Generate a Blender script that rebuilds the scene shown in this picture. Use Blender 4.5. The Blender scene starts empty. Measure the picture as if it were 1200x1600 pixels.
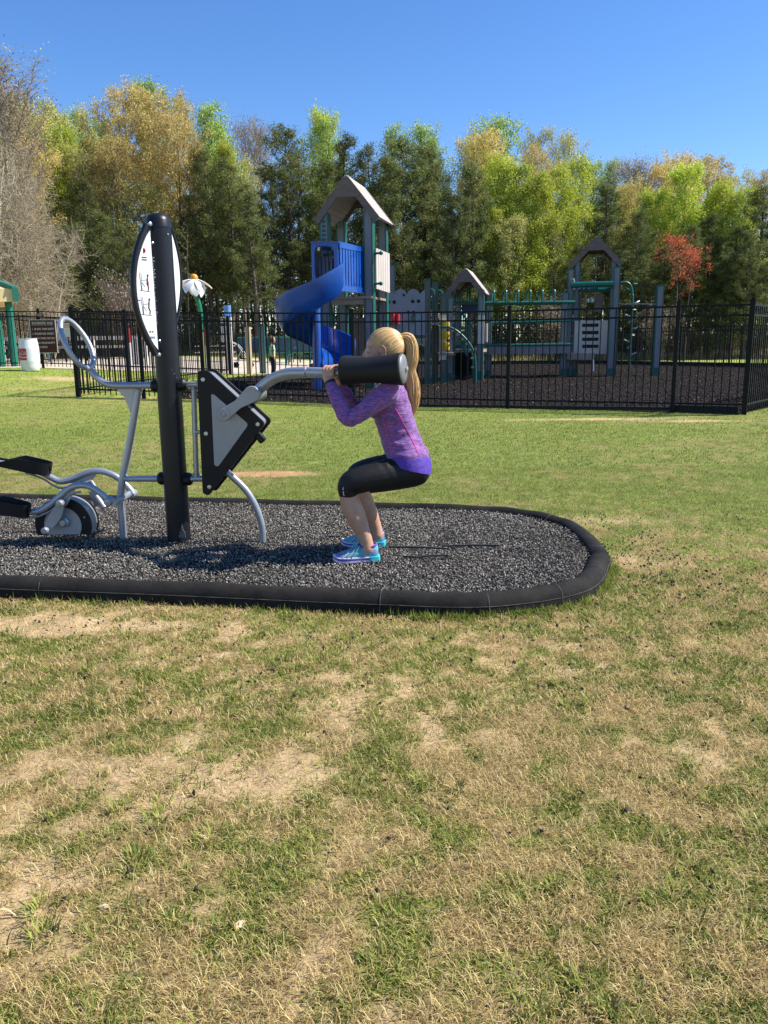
import bpy, bmesh, math, random
import numpy as np
from mathutils import Vector, Matrix, Quaternion
random.seed(7); RNG = np.random.default_rng(11)
SC = bpy.context.scene; COL = SC.collection
PI = math.pi
# ---------------------------------------------------------------- camera model (used to measure the place from the photo)
CAMH = 1.25; PITCH = math.radians(12.0); FPX = 1246.0
_cp, _sp = math.cos(PITCH), math.sin(PITCH); ROLL = math.radians(0.65); _cr, _sr = math.cos(ROLL), math.sin(ROLL)
def P(u, v, Y):
    x = (u-600)/FPX; y = (800-v)/FPX; x, y = x*_cr+y*_sr, -x*_sr+y*_cr
    d = Vector((x, _cp + y*_sp, -_sp + y*_cp)); t = Y/d.y
    return Vector((d.x*t, Y, CAMH + d.z*t))
def G(u, v, z=0.0):
    x = (u-600)/FPX; y = (800-v)/FPX; x, y = x*_cr+y*_sr, -x*_sr+y*_cr
    d = Vector((x, _cp + y*_sp, -_sp + y*_cp)); t = (z-CAMH)/d.z
    return Vector((d.x*t, d.y*t, z))
def gz(x, y):
    a = min(max((-x+0.5)/12.0, 0), 1); b = min(max((y-8)/18.0, 0), 1)
    return 0.58*a*b
def gz_np(x, y):
    return 0.58*np.clip((-x+0.5)/12.0, 0, 1)*np.clip((y-8)/18.0, 0, 1)
def GG(u, v):
    p = G(u, v, 0)
    for _ in range(12): p = G(u, v, gz(p.x, p.y))
    return p
# ---------------------------------------------------------------- materials
MATS = {}
def lin(c):
    return tuple(((x/255.0)/12.92 if x/255.0 <= 0.04045 else ((x/255.0+0.055)/1.055)**2.4) for x in c)
def mat(name, c1, c2=None, rough=0.6, metal=0.0, nscale=8.0, bump=0.0, bscale=60.0, stretch=None, spec=0.5, contrast=(0.35, 0.65), coat=0.0, sub=0.0):
    if name in MATS: return MATS[name]
    m = bpy.data.materials.new(name); m.use_nodes = True; nt = m.node_tree; nd = nt.nodes; L = nt.links
    b = nd['Principled BSDF']; b.inputs['Roughness'].default_value = rough; b.inputs['Metallic'].default_value = metal
    b.inputs['Specular IOR Level'].default_value = spec
    if coat: b.inputs['Coat Weight'].default_value = coat; b.inputs['Coat Roughness'].default_value = 0.15
    if sub:
        b.inputs['Subsurface Weight'].default_value = sub; b.inputs['Subsurface Radius'].default_value = (1, .35, .2); b.inputs['Subsurface Scale'].default_value = 0.01
    tc = nd.new('ShaderNodeTexCoord'); mp = nd.new('ShaderNodeMapping'); L.new(tc.outputs['Object'], mp.inputs['Vector'])
    if stretch: mp.inputs['Scale'].default_value = stretch
    if c2 is None: c2 = tuple(min(1, x*0.78) for x in c1)
    n = nd.new('ShaderNodeTexNoise'); n.inputs['Scale'].default_value = nscale; n.inputs['Detail'].default_value = 5; n.inputs['Roughness'].default_value = 0.65
    L.new(mp.outputs[0], n.inputs['Vector'])
    r = nd.new('ShaderNodeValToRGB'); r.color_ramp.elements[0].position = contrast[0]; r.color_ramp.elements[1].position = contrast[1]
    r.color_ramp.elements[0].color = (*c2, 1); r.color_ramp.elements[1].color = (*c1, 1)
    L.new(n.outputs['Fac'], r.inputs['Fac']); L.new(r.outputs['Color'], b.inputs['Base Color'])
    if bump:
        n2 = nd.new('ShaderNodeTexNoise'); n2.inputs['Scale'].default_value = bscale; n2.inputs['Detail'].default_value = 4
        L.new(mp.outputs[0], n2.inputs['Vector'])
        bp = nd.new('ShaderNodeBump'); bp.inputs['Strength'].default_value = bump; bp.inputs['Distance'].default_value = 0.01
        L.new(n2.outputs['Fac'], bp.inputs['Height']); L.new(bp.outputs[0], b.inputs['Normal'])
    MATS[name] = m; return m
def leafmat(name, trans=0.35, tint=0.25, rough=0.6, spec=0.25):
    if name in MATS: return MATS[name]
    m = bpy.data.materials.new(name); m.use_nodes = True; nt = m.node_tree; nd = nt.nodes; L = nt.links
    b = nd['Principled BSDF']; b.inputs['Roughness'].default_value = rough; b.inputs['Specular IOR Level'].default_value = spec
    at = nd.new('ShaderNodeAttribute'); at.attribute_name = 'col'
    oi = nd.new('ShaderNodeObjectInfo')
    hs = nd.new('ShaderNodeHueSaturation')
    mr = nd.new('ShaderNodeMapRange'); mr.inputs['To Min'].default_value = 1-tint; mr.inputs['To Max'].default_value = 1+tint
    mh = nd.new('ShaderNodeMapRange'); mh.inputs['To Min'].default_value = 0.492; mh.inputs['To Max'].default_value = 0.506
    L.new(oi.outputs['Random'], mr.inputs['Value']); L.new(mr.outputs[0], hs.inputs['Value'])
    mu = nd.new('ShaderNodeMath'); mu.operation = 'FRACT'; m3 = nd.new('ShaderNodeMath'); m3.operation = 'MULTIPLY'; m3.inputs[1].default_value = 7.31
    L.new(oi.outputs['Random'], m3.inputs[0]); L.new(m3.outputs[0], mu.inputs[0]); L.new(mu.outputs[0], mh.inputs['Value'])
    if tint > 0: L.new(mh.outputs[0], hs.inputs['Hue'])
    L.new(at.outputs['Color'], hs.inputs['Color']); L.new(hs.outputs[0], b.inputs['Base Color'])
    tr = nd.new('ShaderNodeBsdfTranslucent'); L.new(hs.outputs[0], tr.inputs['Color'])
    mx = nd.new('ShaderNodeMixShader'); mx.inputs[0].default_value = trans
    L.new(b.outputs[0], mx.inputs[1]); L.new(tr.outputs[0], mx.inputs[2]); L.new(mx.outputs[0], nd['Material Output'].inputs['Surface'])
    MATS[name] = m; return m
# ---------------------------------------------------------------- object helpers
ORG = {}
def tag(o, label=None, cat=None, group=None, kind=None):
    if label: o['label'] = label
    if cat: o['category'] = cat
    if group: o['group'] = group
    if kind: o['kind'] = kind
    return o
def empty(name, loc, label=None, cat=None, group=None):
    o = bpy.data.objects.new(name, None); COL.objects.link(o); o.location = loc; o.empty_display_size = 0.1
    ORG[o] = Vector(loc); return tag(o, label, cat, group)
def link(name, me, m, parent=None, org=None, smooth=40):
    """me has world coordinates; it is moved to its parent's (or org's) frame"""
    o = bpy.data.objects.new(name, me); COL.objects.link(o)
    base = ORG[parent] if parent is not None else (Vector(org) if org is not None else Vector((0, 0, 0)))
    if base.length > 0: me.transform(Matrix.Translation(-base))
    ORG[o] = base
    if parent is not None: o.parent = parent
    else: o.location = base
    if m is not None and not me.materials:
        me.materials.append(m)
    if smooth:
        me.polygons.foreach_set('use_smooth', [True]*len(me.polygons))
        if smooth < 180: me.set_sharp_from_angle(angle=math.radians(smooth))
    me.update(); return o
class MB:
    def __init__(s): s.v = []; s.f = []; s.mi = []
    def add(s, v, f, mi=0):
        o = len(s.v); s.v += [tuple(x) for x in v]; s.f += [tuple(i+o for i in q) for q in f]; s.mi += [mi]*len(f)
    def box(s, c, size, rot=None, mi=0):
        hx, hy, hz = size[0]/2, size[1]/2, size[2]/2
        vs = [Vector((x*hx, y*hy, z*hz)) for x in (-1, 1) for y in (-1, 1) for z in (-1, 1)]
        if rot is not None: vs = [rot @ v for v in vs]
        c = Vector(c); vs = [v+c for v in vs]
        s.add(vs, [(0, 1, 3, 2), (4, 6, 7, 5), (0, 4, 5, 1), (2, 3, 7, 6), (0, 2, 6, 4), (1, 5, 7, 3)], mi)
    def beam(s, a, b, w, h, up=(0, 0, 1), mi=0):
        a = Vector(a); b = Vector(b); d = (b-a); l = d.length; d.normalize(); up = Vector(up)
        if abs(d.dot(up)) > 0.98: up = Vector((0, 1, 0))
        sx = d.cross(up).normalized(); uz = sx.cross(d).normalized()
        R = Matrix((sx, d, uz)).transposed(); s.box((a+b)/2, (w, l, h), R, mi)
    def tube(s, pts, r, n=12, caps=True, closed=False, flat=None, mi=0, ref=None):
        pts = [Vector(p) for p in pts]; m = len(pts)
        rs = r if isinstance(r, (list, tuple)) else [r]*m
        T = []
        for i in range(m):
            if closed: t = pts[(i+1) % m]-pts[i-1]
            else: t = pts[min(i+1, m-1)]-pts[max(i-1, 0)]
            T.append(t.normalized() if t.length > 1e-9 else Vector((0, 0, 1)))
        nrm = Vector(ref) if ref is not None else Vector((0, 0, 1))
        if abs(nrm.dot(T[0])) > 0.95: nrm = Vector((0, 1, 0)) if abs(T[0].y) < .9 else Vector((1, 0, 0))
        nrm = (nrm-T[0]*nrm.dot(T[0])).normalized(); vs = []
        for i in range(m):
            nrm = nrm-T[i]*nrm.dot(T[i]); nrm.normalize(); bn = T[i].cross(nrm)
            ra = rs[i]; rr = ra if isinstance(ra, (tuple, list)) else (ra, ra)
            for k in range(n):
                a = 2*PI*k/n; vs.append(pts[i]+nrm*(math.cos(a)*rr[0])+bn*(math.sin(a)*rr[1]))
        fs = []
        for i in range(m if closed else m-1):
            j = (i+1) % m
            for k in range(n): k2 = (k+1) % n; fs.append((i*n+k, i*n+k2, j*n+k2, j*n+k))
        if caps and not closed: fs.append(tuple(range(n-1, -1, -1))); fs.append(tuple((m-1)*n+k for k in range(n)))
        s.add(vs, fs, mi)
    def rings(s, rings, caps=True, mi=0):
        n = len(rings[0]); vs = [p for r in rings for p in r]; fs = []
        for i in range(len(rings)-1):
            for k in range(n): k2 = (k+1) % n; fs.append((i*n+k, i*n+k2, (i+1)*n+k2, (i+1)*n+k))
        if caps: fs.append(tuple(range(n-1, -1, -1))); fs.append(tuple((len(rings)-1)*n+k for k in range(n)))
        s.add(vs, fs, mi)
    def ell(s, c, rad, rot=None, nu=20, nv=12, mi=0):
        c = Vector(c); vs = []; fs = []
        for j in range(1, nv):
            t = PI*j/nv
            for i in range(nu):
                a = 2*PI*i/nu; v = Vector((rad[0]*math.sin(t)*math.cos(a), rad[1]*math.sin(t)*math.sin(a), rad[2]*math.cos(t)))
                if rot is not None: v = rot @ v
                vs.append(v+c)
        tp = Vector((0, 0, rad[2])); bt = Vector((0, 0, -rad[2]))
        if rot is not None: tp = rot @ tp; bt = rot @ bt
        vs.append(tp+c); vs.append(bt+c); it = len(vs)-2; ib = len(vs)-1
        for j in range(nv-2):
            for i in range(nu): i2 = (i+1) % nu; fs.append((j*nu+i, (j+1)*nu+i, (j+1)*nu+i2, j*nu+i2))
        for i in range(nu): i2 = (i+1) % nu; fs.append((it, i, i2)); fs.append((ib, (nv-2)*nu+i2, (nv-2)*nu+i))
        s.add(vs, fs, mi)
    def prism(s, poly, off, mi=0):
        """poly: planar list of Vectors, extruded by off"""
        n = len(poly); off = Vector(off); vs = [Vector(p) for p in poly]+[Vector(p)+off for p in poly]
        fs = [tuple(range(n)), tuple(range(2*n-1, n-1, -1))]+[(i, i+n, (i+1) % n+n, (i+1) % n) for i in range(n)]
        s.add(vs, fs, mi)
    def lathe(s, prof, c, axis=(0, 0, 1), n=24, mi=0):
        """prof: (radius, height) pairs"""
        c = Vector(c); ax = Vector(axis).normalized(); q = Vector((0, 0, 1)).rotation_difference(ax)
        R = [[c+q @ Vector((r*math.cos(2*PI*k/n), r*math.sin(2*PI*k/n), h)) for k in range(n)] for r, h in prof]
        s.rings(R, True, mi)
    def mesh(s, name):
        me = bpy.data.meshes.new(name); me.from_pydata(s.v, [], s.f)
        bm = bmesh.new(); bm.from_mesh(me)
        bmesh.ops.recalc_face_normals(bm, faces=bm.faces); bm.to_mesh(me); bm.free()
        if any(s.mi) and len(s.mi) == len(me.polygons): me.polygons.foreach_set('material_index', s.mi)
        return me
    def build(s, name, m, parent=None, org=None, smooth=40, bevel=0, label=None, mats=None):
        me = s.mesh(name)
        if mats:
            for q in mats: me.materials.append(q)
        o = link(name, me, m, parent, org, smooth)
        if bevel:
            b = o.modifiers.new('bevel', 'BEVEL'); b.width = bevel; b.segments = 2; b.limit_method = 'ANGLE'; b.angle_limit = math.radians(50)
        if label: o['label'] = label
        return o
def remeshed(mb, name, voxel, smooth_it=2, fac=0.5):
    me = mb.mesh(name+'_src'); o = bpy.data.objects.new('tmp', me); COL.objects.link(o)
    r = o.modifiers.new('r', 'REMESH'); r.mode = 'VOXEL'; r.voxel_size = voxel; r.adaptivity = 0
    if smooth_it: q = o.modifiers.new('s', 'SMOOTH'); q.iterations = smooth_it; q.factor = fac
    dg = bpy.context.evaluated_depsgraph_get(); dg.update()
    out = bpy.data.meshes.new_from_object(o.evaluated_get(dg)); out.name = name
    bpy.data.objects.remove(o); bpy.data.meshes.remove(me); out.materials.clear(); return out
def spline(pts, n=8, closed=False):
    pts = [Vector(p) for p in pts]; m = len(pts); out = []
    for i in range(m if closed else m-1):
        if closed: a, b, c, d = pts[i-1], pts[i], pts[(i+1) % m], pts[(i+2) % m]
        else: a, b, c, d = pts[max(i-1, 0)], pts[i], pts[i+1], pts[min(i+2, m-1)]
        for k in range(n):
            t = k/n; out.append(0.5*((2*b)+(c-a)*t+(2*a-5*b+4*c-d)*t*t+(3*b-a-3*c+d)*t**3))
    if not closed: out.append(pts[-1])
    return out
def lerpl(vals, n):
    out = []
    for i in range(len(vals)-1):
        for k in range(n): out.append(vals[i]+(vals[i+1]-vals[i])*k/n)
    out.append(vals[-1]); return out
def rounded(poly, r, n=5):
    out = []; m = len(poly)
    for i in range(m):
        a = Vector(poly[i-1]); b = Vector(poly[i]); c = Vector(poly[(i+1) % m])
        d1 = (a-b).normalized(); d2 = (c-b).normalized(); rr = min(r, (a-b).length*.45, (c-b).length*.45)
        p1 = b+d1*rr; p2 = b+d2*rr
        for k in range(n+1):
            t = k/n; out.append(p1*(1-t)**2+b*2*t*(1-t)+p2*t*t)
    return out
# ---------------------------------------------------------------- numpy meshes
def np_mesh(name, V, quads=None, tris=None, col=None):
    me = bpy.data.meshes.new(name); V = np.asarray(V, np.float32)
    nq = 0 if quads is None else len(quads); nt = 0 if tris is None else len(tris)
    idx = []
    if nq: idx.append(np.asarray(quads, np.int32).ravel())
    if nt: idx.append(np.asarray(tris, np.int32).ravel())
    idx = np.concatenate(idx); tot = np.concatenate([np.full(nq, 4, np.int32), np.full(nt, 3, np.int32)])
    st = np.concatenate([[0], np.cumsum(tot)[:-1]]).astype(np.int32)
    me.vertices.add(len(V)); me.vertices.foreach_set('co', V.ravel())
    me.loops.add(len(idx)); me.loops.foreach_set('vertex_index', idx)
    me.polygons.add(len(tot)); me.polygons.foreach_set('loop_start', st); me.polygons.foreach_set('loop_total', tot)
    if col is not None:
        a = me.color_attributes.new('col', 'FLOAT_COLOR', 'POINT'); c = np.ones((len(V), 4), np.float32); c[:, :3] = col; a.data.foreach_set('color', c.ravel())
    me.update(calc_edges=True); return me
def _h(ix, iy, seed):
    n = (ix.astype(np.int64)*374761393+iy.astype(np.int64)*668265263+seed*2147483647) & 0xFFFFFFFF
    n = ((n ^ (n >> 13))*1274126177) & 0xFFFFFFFF
    return ((n ^ (n >> 16)) & 0xFFFF)/65535.0
def vnoise(x, y, seed=0):
    ix = np.floor(x); iy = np.floor(y); fx = x-ix; fy = y-iy; fx = fx*fx*(3-2*fx); fy = fy*fy*(3-2*fy)
    a = _h(ix, iy, seed); b = _h(ix+1, iy, seed); c = _h(ix, iy+1, seed); d = _h(ix+1, iy+1, seed)
    return (a*(1-fx)+b*fx)*(1-fy)+(c*(1-fx)+d*fx)*fy
def fbm(x, y, s=1.0, seed=0, o=4):
    t = 0; a = 0.5; n = 0
    for k in range(o): t = t+a*vnoise(x*s, y*s, seed+k*17); n += a; a *= .55; s *= 2.07
    return t/n
def inpoly(x, y, poly):
    r = np.zeros(len(x), bool); j = len(poly)-1
    for i in range(len(poly)):
        xi, yi = poly[i][0], poly[i][1]; xj, yj = poly[j][0], poly[j][1]
        r ^= ((yi > y) != (yj > y)) & (x < (xj-xi)*(y-yi)/(yj-yi+1e-12)+xi); j = i
    return r
def sheet(name, poly, step, off, m, zf=gz, kind='structure'):
    bm = bmesh.new(); vs = [bm.verts.new((p[0], p[1], 0)) for p in poly]; bm.faces.new(vs)
    xs = [p[0] for p in poly]; ys = [p[1] for p in poly]
    for ax, lo, hi in ((0, min(xs), max(xs)), (1, min(ys), max(ys))):
        t = lo+step
        while t < hi:
            co = [0, 0, 0]; co[ax] = t; no = [0, 0, 0]; no[ax] = 1
            bmesh.ops.bisect_plane(bm, geom=bm.verts[:]+bm.edges[:]+bm.faces[:], plane_co=co, plane_no=no); t += step
    for v in bm.verts: v.co.z = zf(v.co.x, v.co.y)+off
    bmesh.ops.recalc_face_normals(bm, faces=bm.faces)
    for f in bm.faces:
        if f.normal.z < 0: f.normal_flip()
    me = bpy.data.meshes.new(name); bm.to_mesh(me); bm.free()
    return tag(link(name, me, m), kind=kind)
# ================================================================ GROUND
# rubber kerb centre line, measured from the photo
near_px = [(-120, 929), (0, 936), (250, 946), (500, 958), (620, 963), (690, 966), (756, 966), (806, 962), (852, 956), (898, 946), (929, 933), (945, 915), (950, 900)]
far_px = [(937, 860), (925, 842), (897, 818), (855, 803), (800, 794), (720, 789), (560, 784), (400, 780), (200, 775), (0, 771), (-120, 768)]
cl = []
npts = [G(u, v, 0) for u, v in near_px]
for i, p in enumerate(npts):
    a = npts[max(i-1, 0)]; b = npts[min(i+1, len(npts)-1)]; t = (b-a).normalized(); cl.append(p+Vector((-t.y, t.x, 0))*0.060)
cl += [Vector((q.x, q.y, 0)) for q in (G(u, v, .104) for u, v in far_px)]
ext_far = cl[-1]; ext_near = cl[0]
d1 = (cl[-1]-cl[-2]).normalized(); d2 = (cl[0]-cl[1]).normalized()
e1 = ext_far+d1*1.5; e2 = ext_near+d2*1.5; mid = (e1+e2)/2+(d1+d2)*0.5
cl += [e1, mid+(e1-e2)*0.33, mid-(e1-e2)*0.33, e2]
kpath = spline(cl, 7, True)
bedpoly = [(p.x, p.y) for p in kpath]
cen = Vector((sum(p.x for p in kpath)/len(kpath), sum(p.y for p in kpath)/len(kpath), 0))
def offs(path, d):
    out = []; m = len(path)
    for i in range(m):
        t = (path[(i+1) % m]-path[i-1]).normalized(); out.append(path[i]+Vector((t.y, -t.x, 0))*d)   # d>0: outwards
    return out
# is the path counter-clockwise? (then outward = (t.y,-t.x))
area = sum(kpath[i-1].x*kpath[i].y-kpath[i].x*kpath[i-1].y for i in range(len(kpath)))
SGN = 1 if area > 0 else -1
kout = [(p.x, p.y) for p in offs(kpath, .068*SGN)]; kin = [(p.x, p.y) for p in offs(kpath, -.05*SGN)]
MULZ = 0.07
# playground mulch and the pale pad
fA, fB, fC, fD, fE, fF = [GG(*q) for q in ((123, 620), (330, 626), (553, 633), (793, 639), (1050, 645), (1162, 648))]
mulch_poly = [(-4.9, 17.4), (fC.x, fC.y+.15), (fD.x, fD.y+.15), (fE.x, fE.y+.15), (fF.x, fF.y+.15), (11.2, 19.5), (16.6, 34.2), (11.3, 43.0), (-0.6, 46.0), (-0.8, 33), (-3.4, 28.5), (-4.7, 25.0)]
pad_poly = [(-26, 26.3), (-12, 26.3), (-4.95, 27.2), (-3.6, 28.7), (-1.0, 33.2), (-0.8, 46), (-3, 48.5), (-26, 47)]
# cover masks
def bumpm(x, y, cx, cy, rx, ry): return np.exp(-(((x-cx)/rx)**2+((y-cy)/ry)**2))
def soil_mask(x, y):
    n = fbm(x, y, 1.6, 3); n2 = fbm(x, y, 5.0, 9)
    s = 0.0
    for (u, v, rx, ry, k) in ((310, 1220, .24, .15, .95), (140, 1190, .30, .12, .75), (200, 985, .55, .10, .95), (40, 1440, .16, .1, .9), (60, 975, .45, .12, .8), (700, 1130, .5, .18, .25), (560, 1090, .5, .15, .2), (1080, 1160, .2, .1, .6),
                              (60, 1330, .30, .2, .6), (405, 741, .5, .16, 1.5), (120, 612, 1.8, .9, .75), (250, 630, 1.2, .35, .6), (880, 812, .9, .25, .55), (930, 655, 1.6, .28, .8), (1100, 658, 1.2, .2, .6), (960, 880, .35, .3, .5), (30, 600, 2.5, .7, .6), (430, 1230, .3, .12, .5), (900, 1010, .9, .2, .35)):
        p = G(u, v, 0); s = s+k*bumpm(x, y, p.x, p.y, rx, ry)
    near = np.clip((5.5-y)/2.5, 0, 1)
    left = np.clip((0.5-x)/1.6, 0, 1); n3 = fbm(x, y, 13.0, 19)
    return np.clip((s*(.85+.45*(1-near))+near*((n-.5)*.45+(n2-.5)*1.0+(n3-.5)*2.3-.05+.19*left)+(1-near)*((n-.5)*.5+(n2-.5)*.4-.1)-0.16)*1.5, 0, 1)
def green_mask(x, y):
    n = fbm(x, y, 1.3, 21); n2 = fbm(x, y, 4.2, 33); n3 = fbm(x, y, .35, 44)
    base = .50+.40*np.clip((y-4.2)/1.6, 0, 1)-np.clip((2.6-y)/2.5, 0, 1)*.04; n5 = fbm(x, y, 11.0, 57)
    base = base-np.clip((3.2-y)/1.4, 0, 1)*np.clip((x+.2)/.6, 0, 1)*.10
    far_ = np.clip((y-4.4)/1.5, 0, 1); g = base+(n-.5)*.30+(n2-.5)*(.7-.2*far_)+(n5-.5)*(2.0-1.1*far_)+(fbm(x, y, 24.0, 91)-.5)*(2.0-1.3*far_)+(n3-.5)*(.35+.75*far_)
    for (u, v, rx, ry, k) in ((430, 1210, .22, .05, .8), (450, 1370, .16, .08, .7), (140, 1060, .45, .10, .5), (320, 1165, .1, .06, .8), (950, 930, .35, .25, .6), (1100, 1050, .5, .15, .4), (880, 955, .5, .1, .6), (600, 985, 1.0, .08, .4), (250, 1350, .12, .1, .5), (290, 1420, .1, .08, .5), (80, 1460, .08, .05, .6)):
        p = G(u, v, 0); g = g+.55*k*bumpm(x, y, p.x, p.y, rx, ry)*(.4+1.2*n5)
    return np.clip((g-.33)*1.9, 0, 1)
def ground_col(x, y):
    s = soil_mask(x, y)[:, None]; g = green_mask(x, y)[:, None]; n = fbm(x, y, 14, 5)[:, None]
    soil = np.array([.50, .355, .19])*(.8+.4*n); red = np.array([.46, .25, .12])
    rr = bumpm(x, y, *G(405, 741, 0)[:2], .7, .25)[:, None]; soil = soil*(1-rr)+red*rr
    straw = np.array([.27, .20, .085])*(.7+.6*n); grn = np.array([.17, .205, .045])*(.55+.9*n)
    far = np.clip((y-9)/14, 0, 1)[:, None]
    c = straw*(1-g)+grn*g; c = c*(1-far)+(np.array([.36, .31, .11])*(1-g)+np.array([.25, .30, .055])*g)*far*(.8+.4*n)
    c = c*(1-s)+soil*s
    wood = np.clip((y-51-2*(n[:, 0]-.5)-np.abs(x)*.02)/2.0, 0, 1)[:, None]
    c = c*(1-wood)+np.array([.14, .095, .055])*(.6+.8*n)*wood
    return c
def axis(segs):
    out = [segs[0][0]]
    for a, b, st in segs:
        n = max(1, int(round((b-a)/st))); out += [a+(b-a)*(k+1)/n for k in range(n)]
    return np.array(out)
xs = axis([(-900, -60, 60), (-60, -12, 1.5), (-12, -4, .16), (-4, 4, .045), (4, 12, .16), (12, 60, 1.5), (60, 900, 60)])
ys = axis([(-60, 0, 4), (0, 1, .1), (1, 5.6, .045), (5.6, 17, .09), (17, 50, .4), (50, 90, 2), (90, 1500, 90)])
X, Y = np.meshgrid(xs, ys); x = X.ravel(); y = Y.ravel()
z = gz_np(x, y)+(fbm(x, y, 2.2, 8)-.5)*.022*np.clip((30-y)/10, 0, 1)*np.clip((y+2)/2, 0, 1)
# keep the ground just under the bed and the laid surfaces
inb = inpoly(x, y, kpath and bedpoly); z[inb] = -0.02
for pl in (mulch_poly, pad_poly): z[inpoly(x, y, pl)] -= .02
nx = len(xs); ny = len(ys); I = np.arange(nx*ny).reshape(ny, nx)
Q = np.stack([I[:-1, :-1], I[:-1, 1:], I[1:, 1:], I[1:, :-1]], -1).reshape(-1, 4)
gme = np_mesh('ground', np.stack([x, y, z], -1), Q, None, ground_col(x, y))
gm = bpy.data.materials.new('ground_soil_and_grass'); gm.use_nodes = True; nt = gm.node_tree; nd = nt.nodes; L = nt.links
b = nd['Principled BSDF']; b.inputs['Roughness'].default_value = .95; b.inputs['Specular IOR Level'].default_value = .1
at = nd.new('ShaderNodeAttribute'); at.attribute_name = 'col'; tc = nd.new('ShaderNodeTexCoord')
n1 = nd.new('ShaderNodeTexNoise'); n1.inputs['Scale'].default_value = 55; n1.inputs['Detail'].default_value = 8; n1.inputs['Roughness'].default_value = .75; L.new(tc.outputs['Object'], n1.inputs['Vector'])
n4 = nd.new('ShaderNodeTexNoise'); n4.inputs['Scale'].default_value = 5; n4.inputs['Detail'].default_value = 6; n4.inputs['Roughness'].default_value = .7; L.new(tc.outputs['Object'], n4.inputs['Vector'])
ad = nd.new('ShaderNodeMath'); ad.operation = 'MULTIPLY_ADD'; L.new(n1.outputs['Fac'], ad.inputs[0]); ad.inputs[1].default_value = 1.5; L.new(n4.outputs['Fac'], ad.inputs[2])
mr = nd.new('ShaderNodeMapRange'); mr.inputs['From Min'].default_value = .7; mr.inputs['From Max'].default_value = 1.75; mr.inputs['To Min'].default_value = .5; mr.inputs['To Max'].default_value = 1.45
L.new(ad.outputs[0], mr.inputs['Value'])
mx = nd.new('ShaderNodeVectorMath'); mx.operation = 'SCALE'; L.new(at.outputs['Color'], mx.inputs[0]); L.new(mr.outputs[0], mx.inputs['Scale']); L.new(mx.outputs[0], b.inputs['Base Color'])
bp = nd.new('ShaderNodeBump'); bp.inputs['Strength'].default_value = .8; bp.inputs['Distance'].default_value = .012; L.new(n1.outputs['Fac'], bp.inputs['Height']); L.new(bp.outputs[0], b.inputs['Normal'])
tag(link('ground', gme, gm, smooth=180), kind='structure')
def chipmat(name, rough=.7):
    m = bpy.data.materials.new(name); m.use_nodes = True; nd = m.node_tree.nodes; b = nd['Principled BSDF']; b.inputs['Roughness'].default_value = rough
    b.inputs['Specular IOR Level'].default_value = .08
    a = nd.new('ShaderNodeAttribute'); a.attribute_name = 'col'; m.node_tree.links.new(a.outputs['Color'], b.inputs['Base Color']); return m
# rubber bed under-layer
def bedz(x, y): return MULZ-.018
m_bed = mat('rubber_bed_base', (.045, .043, .042), (.018, .018, .018), .9, spec=.1, nscale=60, bump=1, bscale=150)
sheet('rubber_bed', kin, .25, 0, m_bed, bedz)
m_pad = mat('pale_concrete', (.56, .47, .36), (.49, .41, .31), .9, nscale=.7, bump=.2, bscale=30)
sheet('pale_concrete_pad', pad_poly, 1.0, .004, m_pad)
m_mul = mat('playground_mulch_base', (.040, .031, .027), (.014, .012, .011), .95, spec=.08, nscale=22, bump=1, bscale=40)
m_mul.node_tree.nodes['Bump'].inputs['Distance'].default_value = .05
sheet('playground_mulch', mulch_poly, 1.0, .008, m_mul)
# chips
def chips(name, x, y, z, size, cols, label=None, kindn=None, thick=.5):
    N = len(x); c = np.stack([x, y, z], -1)
    a = RNG.normal(size=(N, 3)); a /= np.linalg.norm(a, axis=1)[:, None]
    b = np.cross(a, RNG.normal(size=(N, 3))); b /= np.linalg.norm(b, axis=1)[:, None]; d = np.cross(a, b)
    s = size[:, None]; j = lambda: RNG.uniform(.6, 1.2, (N, 1))
    # a lumpy five-cornered chip
    V = np.stack([c+a*s*j(), c-a*s*j(), c+b*s*.6*j(), c-b*s*.6*j(), c+d*s*thick*j(), c-d*s*thick*j()], 1).reshape(-1, 3)
    o = (np.arange(N)*6)[:, None]
    T = np.array([(0, 2, 4), (2, 1, 4), (1, 3, 4), (3, 0, 4), (2, 0, 5), (1, 2, 5), (3, 1, 5), (0, 3, 5)])
    F = (o[:, :, None]+T[None]).reshape(-1, 3)
    me = np_mesh(name, V, None, F, np.repeat(cols, 6, 0)); ob = link(name, me, chipmat(name+'_rubber'), smooth=0)
    ob['kind'] = 'stuff'
    if label: ob['label'] = label
    return ob
N = 160000
x = RNG.uniform(-4.8, 1.7, N); y = RNG.uniform(3.4, 6.2, N); k = inpoly(x, y, kin); x = x[k]; y = y[k]
hump = .012*fbm(x, y, 3, 71)*2+np.clip((y-4.5)/.6, 0, 1)*.008
z = MULZ-.018+hump+RNG.uniform(-.006, .010, len(x))
g = RNG.beta(1.5, 2.8, len(x)); tone = (.05+.50*g**1.5)*(.55+.5*fbm(x, y, 5, 13)+.5*fbm(x, y, 1.1, 15))
cols = np.stack([tone*1.08, tone*1.0, tone*.86], -1)
w = RNG.random(len(x)) < .05; cols[w] = np.array([.20, .135, .085])*RNG.uniform(.6, 1.2, (w.sum(), 1))
chips('rubber_mulch', x, y, z, RNG.uniform(.005, .0105, len(x)), cols, 'loose shredded black and grey rubber chips filling the kerbed bed')
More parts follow.
